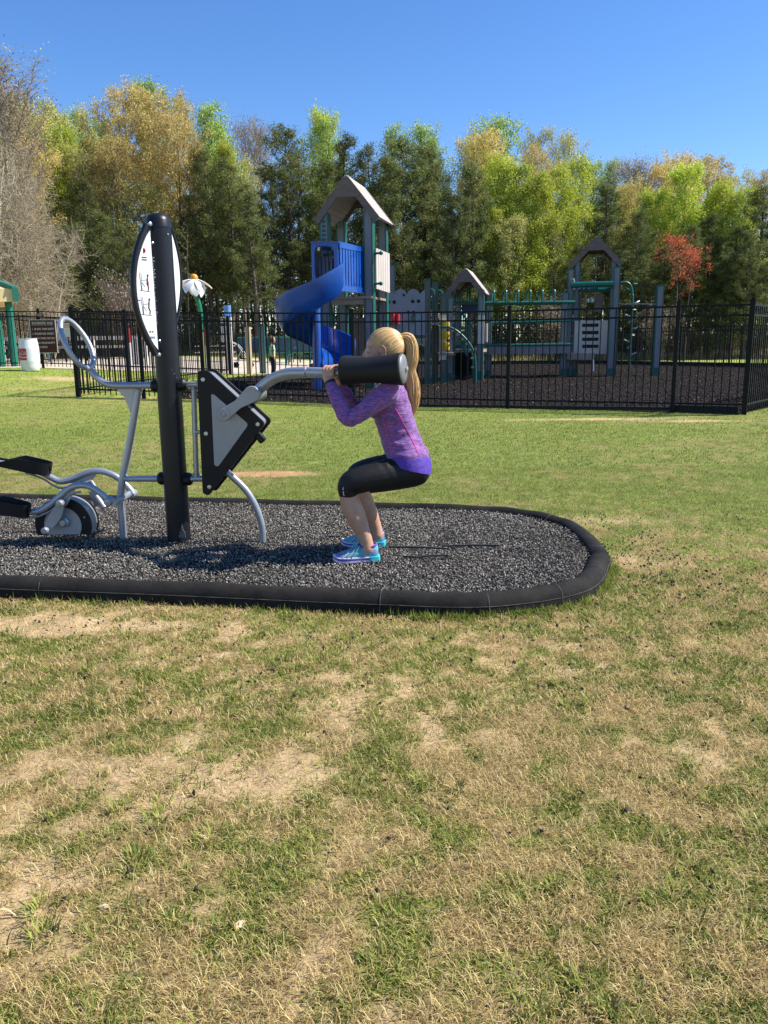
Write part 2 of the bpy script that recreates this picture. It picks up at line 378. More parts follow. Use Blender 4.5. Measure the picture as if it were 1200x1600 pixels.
# stray bits in the grass around the bed
N = 17000
x = RNG.uniform(-3.6, 3.6, N); y = RNG.uniform(1.2, 5.8, N)
P1 = np.array([[p[0], p[1]] for p in kout[::3]])
dd = np.sqrt(((np.stack([x, y], -1)[:, None]-P1[None])**2).sum(-1)).min(1)
pr = np.exp(-dd/.5)*.55+.06*(fbm(x, y, 1.2, 90) > .5)+.045; pc = G(965, 895, 0); pr = pr*.85+2.2*bumpm(x, y, pc.x+.15, pc.y, .30, .45)
k = (~inpoly(x, y, kout)) & (RNG.random(N) < pr); x = x[k]; y = y[k]
t = RNG.uniform(.012, .05, len(x)); cols = np.stack([t, t, t*1.15], -1)
chips('scattered_rubber_bits', x, y, .010+RNG.uniform(0, .008, len(x)), RNG.uniform(.004, .0125, len(x)), cols, 'stray black rubber bits lying in the grass around the kerbed bed')
# playground chips
N = 60000
x = RNG.uniform(-5, 17, N); y = 14+32*RNG.random(N)**1.5; k = inpoly(x, y, mulch_poly); x = x[k]; y = y[k]
t = .012+.055*RNG.beta(1.2, 4, len(x)); cols = np.stack([t*1.3, t*1.0, t*.85], -1); w = RNG.random(len(x)) < .02; cols[w] = (.26, .2, .15)
chips('playground_mulch_chips', x, y, gz_np(x, y)+.02+RNG.uniform(0, .02, len(x)), RNG.uniform(.012, .034, len(x)), cols, 'dark brown shredded mulch inside the playground fence')
# ---------------------------------------------------------------- kerb
prof = [(-.058, -.02), (-.060, .034), (-.056, .064), (-.043, .088), (-.022, .102), (0, .106), (.022, .102), (.043, .088), (.056, .064), (.060, .034), (.058, -.02)]
mb = MB(); rings = []; m_ = len(kpath)
for i in range(m_+1):
    i0 = i % m_; t = (kpath[(i0+1) % m_]-kpath[i0-1]).normalized(); nrm = Vector((t.y, -t.x, 0))*SGN
    w = 1+.015*math.sin(i*1.7); dz = .003*math.sin(i*.9)
    rings.append([kpath[i0]+nrm*(a*w)+Vector((0, 0, h+dz)) for a, h in prof])
mb.rings(rings, False)
kerb_root = empty('rubber_kerb', (cen.x, cen.y, 0), 'rounded black rubber kerb edging the bed under the exercise machine', 'kerb')
m_kerb = mat('kerb_rubber', (.031, .028, .024), (.008, .0075, .007), .85, nscale=6, bump=.6, bscale=260, contrast=(.3, .7), spec=.18)
mb.build('kerb_tube', m_kerb, kerb_root, smooth=60)
mb = MB()
sl = [p+Vector((0, 0, .054)) for p in offs(kpath, .0590*SGN)]; mb.tube(sl, .0010, 5, closed=True)
for i in range(9, m_, 17):                                       # butt joints between kerb lengths
    t = (kpath[(i+1) % m_]-kpath[i-1]).normalized(); nrm = Vector((t.y, -t.x, 0))*SGN
    mb.tube([kpath[i]+nrm*a*1.015+Vector((0, 0, h+.001)) for a, h in prof], .0016, 5)
mb.build('kerb_seam', mat('kerb_dust', (.17, .165, .155), (.05, .05, .05), .9, nscale=25), kerb_root)
mb = MB()                                                       # overlapping end of one length at the round end
pj = G(948, 862, .1); i = min(range(m_), key=lambda k: (kpath[k]-Vector((pj.x, pj.y, 0))).length)
rr = []
for q in range(0, 3):
    i0 = (i+q) % m_; t = (kpath[(i0+1) % m_]-kpath[i0-1]).normalized(); nrm = Vector((t.y, -t.x, 0))*SGN
    rr.append([kpath[i0]+nrm*(a*1.035)+Vector((0, 0, h*1.02)) for a, h in prof])
mb.rings(rr, True); mb.build('kerb_sleeve', m_kerb, kerb_root, smooth=60)
# exposed liner strips in the chips
for i_, (u0, v0, u1, v1, w) in enumerate(((606, 853, 700, 856, .02), (690, 852, 782, 851, .014), (628, 868, 660, 871, .012), (655, 869, 700, 867, .01), (508, 838, 530, 837, .02))):
    mb = MB(); a = G(u0, v0, MULZ+.012); b_ = G(u1, v1, MULZ+.014); c_ = (a+b_)/2+Vector((0, .004, .004)); n_ = Vector((0, w/2, 0)); dn = Vector((0, 0, .01))
    mb.add([a-n_*.4, c_-n_, b_-n_*.2, b_+n_*.4, c_+n_, a+n_*.3]+[a-n_*.4-dn, c_-n_-dn, b_-n_*.2-dn, b_+n_*.4-dn, c_+n_-dn, a+n_*.3-dn], [(0, 1, 4, 5), (1, 2, 3, 4), (11, 10, 7, 6), (10, 9, 8, 7), (0, 6, 7, 1), (1, 7, 8, 2), (2, 8, 9, 3), (3, 9, 10, 4), (4, 10, 11, 5), (5, 11, 6, 0)])
    tag(mb.build('rubber_strip', mat('liner', (.075, .068, .06), (.03, .03, .03), .85, nscale=30), org=a), ('long dark strip of liner in the chips just right of the shoes', 'dark liner strip in the chips, farthest right of the shoes', 'short dark liner scrap low in the chips right of the near heel', 'thin dark liner scrap low in the chips, right of the short one', 'small dark liner scrap just left of the far shoe')[i_], 'strip')
# ================================================================ GRASS (blades as real geometry)
def blades(x, y, z, L_, w, lean, az, col, seg=2):
    N = len(x); dx = np.cos(az); dy = np.sin(az); px = -dy; py = dx
    b = np.stack([x, y, z], -1)
    h1 = L_*.5*np.cos(lean*.6); o1 = L_*.5*np.sin(lean*.6)
    h2 = h1+L_*.5*np.cos(lean*1.15); o2 = o1+L_*.5*np.sin(lean*1.15); h2 = np.maximum(h2, .002)
    P_ = np.stack([px, py, np.zeros(N)], -1)*(w/2)[:, None]
    M = b+np.stack([dx*o1, dy*o1, h1], -1); T_ = b+np.stack([dx*o2, dy*o2, h2], -1)
    if seg == 2:
        V = np.stack([b-P_, b+P_, M+P_*.8, M-P_*.8, T_], 1).reshape(-1, 3); o = np.arange(N)*5
        return V, np.stack([o, o+1, o+2, o+3], -1), np.stack([o+3, o+2, o+4], -1), np.repeat(col, 5, 0)
    V = np.stack([b-P_, b+P_, T_], 1).reshape(-1, 3); o = np.arange(N)*3
    return V, None, np.stack([o, o+1, o+2], -1), np.repeat(col, 3, 0)
def merge(parts):
    V = []; Qs = []; Ts = []; C = []; o = 0
    for v, q, t, c in parts:
        V.append(v); C.append(c)
        if q is not None: Qs.append(q+o)
        if t is not None: Ts.append(t+o)
        o += len(v)
    return np.concatenate(V), (np.concatenate(Qs) if Qs else None), np.concatenate(Ts), np.concatenate(C)
parts = []
GRN = np.array([[.22, .285, .045], [.28, .34, .055], [.15, .215, .035], [.37, .38, .09]])
STR = np.array([[.60, .455, .19], [.47, .345, .135], [.76, .60, .29], [.25, .175, .07]])
def pick(P_, N): return P_[RNG.integers(0, len(P_), N)]*RNG.uniform(.75, 1.2, (N, 1))
def field(N, y0, y1, mg, seg, Lg, Ls, wg, ws, hk=1.0, slope=.52):
    y = y0+(y1-y0)*RNG.random(N); x = RNG.uniform(-1, 1, N)*(slope*y+mg)
    k = ~inpoly(x, y, kout); k &= ~inpoly(x, y, mulch_poly) & ~inpoly(x, y, pad_poly); x = x[k]; y = y[k]
    s = soil_mask(x, y); g = green_mask(x, y); N = len(x)
    keep = RNG.random(N) < (1-.80*s)*np.where(RNG.random(N) < g, 1, np.where(y < 5.2, .9, .6)); x = x[keep]; y = y[keep]; g = g[keep]; s = s[keep]; N = len(x)
    isg = RNG.random(N) < np.clip(np.where(y < 5, g*.70+.13, g*.92+.10), 0, .97)*(1-.6*s)
    col = np.where(isg[:, None], pick(GRN, N), pick(STR, N))
    rich = fbm(x, y, .8, 61)[:, None]*.5+fbm(x, y, 3.5, 62)[:, None]*.5; midk = np.clip((y-5)/2, 0, 1)[:, None]; col = np.where(isg[:, None], col*(.45+1.0*rich)*(1-.12*midk)*(1-(1-midk)*np.array([[0., .09, .0]])), col*(1-.25*midk))
    Lb = np.where(isg, RNG.uniform(*Lg, N)*(.55+.75*g), RNG.uniform(*Ls, N)); w = np.where(isg, RNG.uniform(*wg, N), RNG.uniform(*ws, N))
    lean = np.where(isg, RNG.uniform(.5, 1.5, N), RNG.uniform(1.05, 1.52, N))
    z = gz_np(x, y)+(fbm(x, y, 2.2, 8)-.5)*.022-.002+np.where(isg, 0, RNG.uniform(0, .012, N))
    return blades(x, y, z, Lb, w, lean, RNG.uniform(0, 2*PI, N), col, seg)
parts.append(field(210000, 1.05, 2.5, .9, 2, (.010, .027), (.014, .042), (.0018, .0036), (.0010, .0021)))
parts.append(field(240000, 2.5, 4.3, 1.0, 2, (.010, .028), (.014, .038), (.0024, .0044), (.0014, .0026)))
parts.append(field(250000, 4.3, 8.0, 1.2, 1, (.012, .028), (.014, .034), (.0030, .0058), (.0022, .0042)))
parts.append(field(180000, 8.0, 17.2, 1.5, 1, (.014, .030), (.014, .03), (.007, .013), (.005, .010)))
parts.append(field(60000, 17, 29, 1.0, 1, (.016, .035), (.014, .03), (.015, .028), (.012, .02)))
# broad leaved tufts
T = 800; ty = 1.1+3.4*RNG.random(T)**1.3; tx = RNG.uniform(-1, 1, T)*(.55*ty+.5); k = ~inpoly(tx, ty, kout); tx = tx[k]; ty = ty[k]
gm_ = green_mask(tx, ty)+.4*soil_mask(tx, ty); k = RNG.random(len(tx)) < .15+gm_*.75; tx = tx[k]; ty = ty[k]; T = len(tx)
nb = RNG.integers(14, 60, T); idx = np.repeat(np.arange(T), nb); N = len(idx); az = RNG.uniform(0, 2*PI, N); rad = RNG.random(N)**.5*RNG.uniform(.015, .055, T)[idx]
x = tx[idx]+np.cos(az)*rad; y = ty[idx]+np.sin(az)*rad; szz = RNG.uniform(.55, 1.15, T)[idx]
col = pick(GRN, N)*RNG.uniform(.7, 1.25, T)[idx][:, None]; dry = RNG.random(N) < .15; col[dry] = pick(STR, dry.sum())
k = ~inpoly(x, y, kout); x, y, az, szz, col = x[k], y[k], az[k], szz[k], col[k]; N = len(x)
parts.append(blades(x, y, gz_np(x, y)-.002, RNG.uniform(.018, .050, N)*szz, RNG.uniform(.0025, .0052, N)*szz, RNG.uniform(.35, 1.35, N), az+RNG.normal(0, .5, N), col, 2))
# fringe along the kerb
N = 15000; i = RNG.integers(0, len(kout), N); t = RNG.random(N)[:, None]; ko = np.array(kout); p = ko[i]*(1-t)+ko[(i+1) % len(ko)]*t; p = p+RNG.normal(0, .018, (N, 2))
k = ~inpoly(p[:, 0], p[:, 1], kin) & (RNG.random(N) < .15+green_mask(p[:, 0], p[:, 1])); p = p[k]; N = len(p)
parts.append(blades(p[:, 0], p[:, 1], np.zeros(N)-.004, RNG.uniform(.025, .06, N), RNG.uniform(.0025, .0045, N), RNG.uniform(.1, 1.2, N), RNG.uniform(0, 2*PI, N), pick(GRN, N), 2))
V, Qs, Ts, C = merge(parts)
go = link('grass', np_mesh('grass', V, Qs, Ts, C), leafmat('grass_blade', .35, 0.0), smooth=0)
tag(go, 'patchy lawn of green tufts and dry straw coloured grass', kind='stuff')
# a few small things lying on the lawn
def pebble(u, v, s, c, label, cat='stone'):
    p = GG(u, v); mb = MB(); mb.ell(p+Vector((0, 0, s*.3)), (s, s*.6, s*.42), Matrix.Rotation(random.random()*3, 3, 'Z'), 12, 8)
    vv = [Vector(q) for q in mb.v]; mb.v = [tuple(q+Vector((random.uniform(-1, 1), random.uniform(-1, 1), random.uniform(-1, 1)))*s*.10) for q in vv]
    o = mb.build('stone' if cat == 'stone' else 'wood_chip', mat('peb'+str(c), c, None, .8, nscale=40, bump=.4), org=p, smooth=60); tag(o, label, cat)
pebble(375, 1447, .015, (.74, .55, .36), 'pale tan stone lying in the grass in the foreground')
pebble(300, 1452, .009, (.56, .33, .18), 'small orange brown pebble left of the pale tan stone')
pebble(163, 1418, .011, (.66, .55, .38), 'dull cream pebble in the dry soil at the left')
pebble(48, 860, .010, (.60, .30, .12), 'orange leaf scrap lying on the rubber chips below the wheel cover', 'leaf')
# ================================================================ FITNESS STATION
m_blk = mat('post_powder_coat', (.011, .0115, .016), (.008, .0085, .012), .36, nscale=3, bump=.04, bscale=500, spec=.35)
m_sil = mat('silver_powder_coat', (.40, .42, .45), (.34, .36, .39), .36, .55, nscale=4, bump=.05, bscale=400)
m_silp = mat('silver_plate', (.36, .37, .38), (.31, .32, .33), .48, .35, nscale=5, bump=.04, bscale=300)
m_cap = mat('end_cap', (.38, .40, .42), (.32, .33, .35), .4, .45)
m_hdpe = mat('black_panel', (.008, .008, .009), (.006, .006, .007), .5, nscale=4, spec=.3)
m_rub = mat('black_rubber', (.009, .0095, .010), (.006, .006, .007), .6, nscale=9, bump=.15, bscale=200, spec=.35)
m_bolt = mat('bolt_steel', (.6, .6, .6), (.45, .45, .45), .3, .8)
m_white = mat('sign_white', (.78, .78, .77), (.72, .72, .72), .4, nscale=3)
m_ink = mat('sign_ink', (.03, .03, .035), None, .6); m_red = mat('sign_red', (.55, .05, .04), None, .6)
PB = P(280, 842, 4.80); PX, PY = PB.x, PB.y
mc = empty('fitness_station', (PX, PY, MULZ), 'outdoor fitness machine on a dark post with silver tubes, squat arm and pedals', 'fitness machine')
ztop = P(248, 333, PY).z
mb = MB(); R = .0715
mb.lathe([(R*1.0, -.3), (R, ztop-MULZ-.085), (R*1.02, ztop-MULZ-.084), (R*1.02, ztop-MULZ-.075), (R, ztop-MULZ-.07), (R*.96, ztop-MULZ-.04), (R*.82, ztop-MULZ-.018), (R*.55, ztop-MULZ-.005), (R*.2, ztop-MULZ), (.0005, ztop-MULZ)], (PX, PY, MULZ), n=40)
post = mb.build('post', m_blk, mc, smooth=35)
mb = MB(); mb.lathe([(.0008, 0), (.007, 0), (.006, .006), (.0008, .008)], (PX-.005, PY, ztop-.002), n=10); mb.build('bolt', m_bolt, post); mb = MB()
mb.lathe([(.0005, 0), (.006, 0), (.005, .004), (.0005, .005)], (PX+.06, PY-.04, ztop-.12), (.8, -.6, 0), 8); mb.build('bolt', m_bolt, post)
mb = MB(); q = P(283, 838, PY-R); s_ = [P(279, 840, PY-R-.001), P(290, 840, PY-R-.001), P(289, 832, PY-R-.001), P(286, 828, PY-R-.001), P(284, 817, PY-R-.001), P(282, 829, PY-R-.001), P(280, 832, PY-R-.001)]
mb.prism(s_, (0, .006, 0)); mb.build('scuff_mark', mat('scuff', (.16, .15, .14), (.05, .05, .05), .7, nscale=80), post)
mb = MB()
for (u, v, r_) in ((272, 584, .003), (269, 578, .002), (276, 590, .002)): mb.ell(P(u, v, PY-R*.99), (r_, .0015, r_), None, 8, 5)
mb.build('paint_chip', m_cap, post)
# curved sign boards
def sign(px_edge, inner, dirv, name_lab, h0, h1, bulge, frame_r, near):
    # D shaped board: straight inner side near the post, bulging outwards along dirv
    d = Vector(dirv).normalized(); nv = Vector((d.y, -d.x, 0)); nv = nv if nv.y < 0 else -nv
    base = Vector((PX, PY, 0))+Vector(inner); K = 22
    arc = [base+d*(bulge*math.sin(PI*k/K)**.8)+Vector((0, 0, h0+(h1-h0)*k/K)) for k in range(K+1)]
    mb = MB(); mb.prism(arc, nv*.006); brd = mb.build('sign_board', m_white, mc, label=name_lab)
    mb = MB(); arc2 = [base+d*(bulge+.014)*(math.sin(PI*k/K)**.7)+Vector((0, 0, h0-.03+(h1-h0+.06)*k/K)) for k in range(K+1)]
    arc2[0] += d*.02; arc2[-1] += d*.02
    mb.tube(arc2, frame_r, 12); mb.build('sign_frame', m_blk, brd)
    return base, d, nv, brd
zt = P(245, 360, PY-.09).z; zb = P(258, 546, PY-.09).z
base, d, nv, brd = sign(None, (-.030, -.085, 0), (-.62, -.78, 0), 'curved white instruction board on the left of the post', zb, zt, .118, .018, True)
sp = lambda a, z: base+d*(a*.80)+nv*.0075+Vector((0, 0, zb+(zt-zb)*z))
mb = MB()
def ln(a, b, w=.0010): mb.tube([sp(*a), sp(*b)], w, 4)
for oz in (.50, .30):                                            # the two exercise figures
    mb = MB(); ln((.115, oz+.15), (.105, oz)); ln((.10, oz+.145), (.10, oz)); ln((.12, oz), (.035, oz-.008)); ln((.05, oz+.11), (.055, oz+.055), .0035); ln((.055, oz+.055), (.045, oz+.03), .003); ln((.045, oz+.03), (.05, oz), .003)
    ln((.05, oz+.09), (.095, oz+.085)); mb.ell(sp(.048, oz+.125), (.006, .003, .008), None, 8, 6); ln((.075, oz+.03), (.10, oz+.07)); mb.build('printed_figure', m_ink, brd)
mb = MB()
for (a0, a1, z0_, w_) in ((.085, .045, .775, .0026), (.085, .045, .755, .0026), (.062, .052, .155, .004), (.040, .032, .155, .004), (.06, .02, .11, .0014), (.06, .02, .10, .0014)):
    mb = MB(); ln((a0, z0_), (a1, z0_), w_); mb.build('printed_line', m_ink, brd)
mb = MB(); mb.ell(sp(.065, .83), (.011, .003, .014), None, 8, 6); mb.build('printed_emblem', m_red, brd); mb = MB(); mb.tube([sp(.05, .58), sp(.047, .545)], .004, 5); mb.build('printed_emblem', m_red, brd)
for a, z_, r_ in ((.128, .42, .007), (-.018, .90, .007), (-.020, .075, .007), (-.008, 1.055, .011), (-.008, -.045, .011)): mb = MB(); mb.lathe([(.0005, .004), (r_, 0), (r_, -.015)], sp(a, z_), nv, 10); mb.build('bolt', m_bolt, brd)
# lettering that runs down the post beside the board
def text(body, size, loc, rot, m, parent, name='lettering', ext=.0008, align='CENTER', font_sx=1.0, org=None, maxw=None):
    cu = bpy.data.curves.new(name, 'FONT'); cu.body = body; cu.size = size; cu.extrude = ext; cu.align_x = align; cu.align_y = 'CENTER'; cu.resolution_u = 2; cu.offset = size*.012
    o = bpy.data.objects.new(name, cu); COL.objects.link(o); dg = bpy.context.evaluated_depsgraph_get(); dg.update()
    me = bpy.data.meshes.new_from_object(o.evaluated_get(dg)); bpy.data.objects.remove(o)
    mw_ = max(v.co.x for v in me.vertices)-min(v.co.x for v in me.vertices); font_sx = min(font_sx, maxw/mw_) if maxw else font_sx
    me.transform(Matrix.Translation(loc) @ rot.to_4x4() @ Matrix.Diagonal((font_sx, 1, 1, 1))); me.materials.clear()
    return link(name, me, m, parent, org, smooth=0)
def facing(n, up=(0, 0, 1)):
    n = Vector(n).normalized(); up = Vector(up); x = up.cross(n).normalized(); return Matrix((x, n.cross(x).normalized() if False else up, n)).transposed()
nn = Vector((-.42, -.91, 0)).normalized(); side = Vector((0, 0, 1)).cross(nn)
Rv = Matrix((Vector((0, 0, -1)), side, nn)).transposed()       # reads downwards
tp = Vector((PX, PY, 0))+nn*(R+.0006)
text('Healthbeat', .040, tp+Vector((0, 0, (P(250, 428, PY).z))), Rv, m_white, post)
text('outdoor fitness', .030, tp+Vector((0, 0, (P(253, 482, PY).z))), Rv, m_white, post)
# second board on the far right side of the post
zt2 = P(268, 375, PY+.12).z; zb2 = P(275, 475, PY+.12).z
sign(None, (.022, .088, 0), (.45, .89, 0), 'curved white instruction board behind the right of the post', zb2-.12, zt2+.10, .085, .010, False)
def tubem(name, pts, r, parent=mc, m=None, n=14, sp=6, label=None, closed=False, rl=None):
    p_ = spline(pts, sp, closed) if sp else pts
    rr = lerpl(rl, sp) if rl else r
    mb = MB(); mb.tube(p_, rr, n, closed=closed); return mb.build(name, m or m_sil, parent, label=label)
# collars on the post
for (u, v, s) in ((252, 603, -1), (252, 748, -1), (282, 601, 1), (285, 748, 1)):
    c = P(u, v, PY); c = Vector((PX+s*.055, PY-.01*s, c.z)); mb = MB(); mb.lathe([(.030, 0), (.040, .004), (.040, .038), (.030, .052), (.014, .056)], c, (s, .0, 0), 10); mb.build('collar', m_hdpe, mc, smooth=30)
# ---- cross trainer side
YL = 4.86
hb = [(239, 602), (200, 602.5), (178, 602), (165, 599), (152, 590), (140, 577)]
hpts = [P(u, v, Y_) for (u, v), Y_ in zip(hb, (4.80, 4.83, 4.85, 4.86, 4.87, 4.88))]
handle = tubem('handle', hpts, .0205, sp=5)
ring = []
ca, sa = .50, .866
for k in range(28):
    t = 2*PI*k/28; A = 43.5*math.cos(t); B = 16.5*math.sin(t)*(1+.12*math.cos(t))
    ring.append(P(119.5+ca*A+sa*B, 536.5+sa*A-ca*B, 4.88+.10*math.sin(t)))
mb = MB(); mb.tube(ring, .0165, 12, closed=True); mb.build('handle_loop', m_sil, handle)
l1 = [P(217, 604, YL), P(203, 690, YL), P(191, 752, YL), P(188.5, 785, YL), P(191, 812, YL), P(193, 843, YL)]
tubem('leg', l1, .0225, sp=5)
tubem('crossbar', [P(196, 748, YL), P(252, 748, 4.81)], .020, sp=0)
mb = MB(); g1 = [P(182, 608, YL), P(214, 608, YL), P(204, 645, YL), P(200, 634, YL), P(193, 618, YL)]; mb.prism([p-Vector((0, .004, 0)) for p in g1], (0, .008, 0)); mb.build('gusset', m_sil, mc)
# pivots
YN, YF = 4.72, 5.04
mb = MB(); a = P(190, 779, YL); mb.tube([Vector((a.x, YN-.02, a.z)), Vector((a.x, YF, a.z))], .021, 12); mb.build('pivot_axle', m_sil, mc)
zoff = P(171, 783, YN)
near = [(171, 783), (160, 773), (147, 763.5), (136, 759), (126, 758), (114, 760.5), (104, 766), (92, 777), (80, 787), (68, 795), (56, 799), (30, 801), (-12, 801), (-60, 799)]
pa = tubem('pedal_arm', [P(u, v, YN) for u, v in near], .0195, sp=4, label='lower curved silver pedal arm, nearest the viewer')
far = [(209, 771), (196, 757), (182, 745), (166, 738), (152, 736), (140, 737.5), (128, 742), (117, 747), (104, 751), (93, 752), (80, 746), (66, 739), (40, 730), (0, 724), (-50, 720)]
pf = tubem('pedal_arm', [P(u, v, YF) for u, v in far], .0205, sp=4, label='upper curved silver pedal arm, farther away')
for dv, Y_ in ((8.5, YF), (8.5, YN)):
    src = far if Y_ == YF else near
    pts = [P(u, v+dv+(2 if 70 < u < 130 else 0), Y_) for u, v in src if 20 < u < 135]
    mb = MB(); mb.tube(spline(pts, 4), .007, 8); mb.build('arm_rib', m_silp, mc)
mb = MB(); g1 = [P(u, v, YF) for u, v in ((96, 756), (122, 748), (152, 739), (144, 750), (136, 760), (126, 754))]; mb.prism(g1, (0, .008, 0)); mb.build('arm_web', m_silp, mc)
mb = MB(); g1 = [P(u, v, YN) for u, v in ((84, 789), (100, 774), (118, 763), (112, 776), (104, 790), (94, 795))]; mb.prism(g1, (0, .008, 0))
mb.build('arm_web', m_silp, mc)
for (u, v, Y_) in ((171, 783, YN), (208, 771, YF)):
    c = P(u, v, Y_); mb = MB(); mb.lathe([(.001, 0), (.020, .003), (.024, .010), (.024, .075), (.001, .076)], c-Vector((0, .045, 0)), (0, 1, 0), 18); mb.build('end_cap', m_cap, mc)
def pedal(cu, cv, Y_, w, lab, par):
    mb = MB(); K = 26; L2 = .245; o = P(cu, cv, Y_)
    ring0 = []; ring1 = []; rin0 = []; rin1 = []
    for k in range(K):
        t = 2*PI*k/K; ex = math.copysign(abs(math.cos(t))**.7, math.cos(t)); ey = math.copysign(abs(math.sin(t))**.6, math.sin(t))
        x_ = L2*ex; y_ = w*ey; tilt = -.055*x_/L2*1.0
        hgt = .078 if x_ > -.05 else .030
        ring0.append(o+Vector((x_*.94, y_*.9, tilt))); ring1.append(o+Vector((x_*1.02, y_, tilt+hgt)))
        rin1.append(o+Vector((x_*1.0, y_*.93, tilt+hgt))); rin0.append(o+Vector((x_*.93, y_*.86, tilt+.014)))
    mb.rings([ring0, ring1, rin1, rin0], True); f = mb.build('foot_plate', m_rub, par, smooth=35, label=lab)
    mb = MB()
    for k in range(9): mb.box(o+Vector((-.18+k*.042, 0, .016-(-.18+k*.042)*.22)), (.006, w*1.4, .005))
    mb.build('grip_rib', m_rub, f)
    mb = MB(); mb.box(o+Vector((L2*1.0, -.012, -.055+.055)), (.008, .018, .045)); mb.build('slot', m_hdpe, f)
pedal(20, 730, YF-.02, .075, 'upper black foot plate with raised rim', pf)
pedal(-17, 795, YN-.02, .075, 'lower black foot plate with raised rim', pa)
# wheel housing
WY = 4.76; wc = P(98.6, 821, WY); wr = .172; zb_ = P(98, 836, WY).z; wt = .125
def dshape(r, y0, dz=0, flat=True):
    pts = []
    for k in range(48):
        a = 2*PI*k/48; z_ = max(r*math.sin(a), zb_-wc.z+dz); pts.append(Vector((wc.x+r*math.cos(a), y0, wc.z+z_)))
    return pts
mb = MB(); mb.rings([dshape(wr, WY), dshape(wr, WY+.014)], True); wh = mb.build('wheel_cover', m_hdpe, mc, smooth=30)
mb = MB(); mb.rings([dshape(wr-.006, WY+.0142), dshape(wr-.006, WY+wt)], True); mb.build('wheel_rim', m_cap, wh, smooth=30)
mb = MB(); mb.rings([dshape(wr, WY+wt+.0002), dshape(wr, WY+wt+.014)], True); mb.build('back_cover', m_hdpe, wh, smooth=30)
mb = MB(); mb.rings([dshape(wr*.66, WY-.004, .004), dshape(wr*.66, WY-.0005, .004)], True); mb.build('inlay', m_silp, wh, smooth=30)
mb = MB(); c = P(102, 815, WY); mb.lathe([(.032, 0), (.032, .03), (.024, .034), (.018, .05), (.001, .051)], c+Vector((0, 0, 0)), (0, -1, 0), 18); mb.build('hub', m_sil, wh)
mb = MB()
for a in (20, 80, 150): mb.lathe([(.001, .003), (.006, 0)], Vector((wc.x+.142*math.cos(math.radians(a)), WY-.0005, wc.z+.142*math.sin(math.radians(a)))), (0, -1, 0), 10)
mb.build('bolt', m_bolt, wh)
# crank
cr = [P(95, 786, 4.68), P(72, 828, 4.68)]; ax_ = (cr[1]-cr[0]).normalized(); nr_ = Vector((ax_.z, 0, -ax_.x))
out = []
for k in range(13): a = PI*k/12; out.append(cr[0]+nr_*.022*math.cos(a)-ax_*.022*math.sin(a))
out += [P(92, 812, 4.68)*.5+cr[0]*.25+cr[1]*.25-nr_*.0]
out = [cr[0]+nr_*.020, cr[0]-ax_*.018, cr[0]-nr_*.020, (cr[0]*.6+cr[1]*.4)-nr_*.040, (cr[0]*.3+cr[1]*.7)-nr_*.034, cr[1]-nr_*.020, cr[1]+ax_*.02, cr[1]+nr_*.020, (cr[0]*.4+cr[1]*.6)+nr_*.030]
mb = MB(); mb.prism(rounded([Vector((p.x, 4.69, p.z)) for p in out], .018), (0, .012, 0)); ck = mb.build('crank', m_silp, mc)
for c in cr: mb = MB(); mb.lathe([(.001, 0), (.018, .002), (.021, .008), (.021, .05), (.001, .051)], Vector((c.x, 4.645, c.z)), (0, 1, 0), 18); mb.build('end_cap', m_cap, ck)
mb = MB(); mb.tube([Vector((cr[0].x, 4.66, cr[0].z)), Vector((cr[0].x, YN+.03, cr[0].z))], .014, 12)
mb.tube([Vector((c_.x, c_.y, c_.z)) for c_ in (P(143, 752, 4.98), P(153, 768, 4.95))], .010, 10); mb.build('crank_shaft', m_silp, mc)
mb = MB(); mb.tube([P(150, 775, 4.93), P(163, 793, 4.92)], .018, 10); mb.tube([P(143, 752, 4.99), P(128, 757, 4.99)], .012, 10)
mb.box(P(150, 778, 4.93), (.055, .01, .10), Matrix.Rotation(-.35, 3, 'Y')); mb.build('linkage', m_silp, mc)
for (u, v, Y_, r_) in ((216.5, 609, YL, .0232), (190.5, 775, YL, .0236), (199, 748, YL, .0212), (312, 601, 4.735, .0205), (318, 748, 4.735, .0205), (142, 579, 4.88, .0215), (303, 608, 4.76, .0172), (307, 741, 4.76, .0172)):
    c = P(u, v, Y_); mb = MB(); hz_ = v in (748, 601); mb.tube([c+(Vector((r_*math.cos(t)*0, r_*math.cos(t), r_*math.sin(t))) if hz_ else Vector((r_*math.cos(t), r_*math.sin(t), .004*math.sin(3*t)))) for t in [2*PI*k/18 for k in range(18)]], .0032, 6, closed=True); mb.build('weld_bead', m_silp, mc)
# ---- squat side: triangular housing
YA, YB = 4.655, 4.785
tri = [P(307.5, 580, YA), P(323, 577, YA), P(415, 661, YA), P(331, 766, YA), P(326, 775, YA), P(316.5, 771, YA)]
tri = [Vector((p.x, YA, p.z)) for p in tri]
tro = rounded([tri[0], tri[1], tri[2], tri[4], tri[5]], .028)
mb = MB(); mb.prism(tro, (0, .013, 0)); fp = mb.build('front_panel', m_hdpe, mc, bevel=.003, smooth=40)
mb = MB(); mb.prism([p+Vector((.018, YB-YA-.0, .003)) for p in rounded([tri[0], tri[1], tri[2]+Vector((.004, 0, 0)), tri[4], tri[5]], .03)], (0, .013, 0)); mb.build('back_panel', m_hdpe, mc, bevel=.003)
inner_c = sum(tri[:3]+tri[4:], Vector())/5
mb = MB(); mb.prism([inner_c+(p-inner_c)*.955+Vector((.007, .0135, .002)) for p in tro], (0, YB-YA-.014, 0)); mb.build('housing', m_sil, mc)
ins = rounded([Vector((p.x, YA-.001, p.z)) for p in (P(330, 616, YA), P(334, 616, YA), P(388.5, 663, YA), P(341, 729, YA), P(335, 727, YA))], .02)
mb = MB(); mb.prism(ins, (0, -.002, 0)); mb.build('inlay', m_silp, fp)
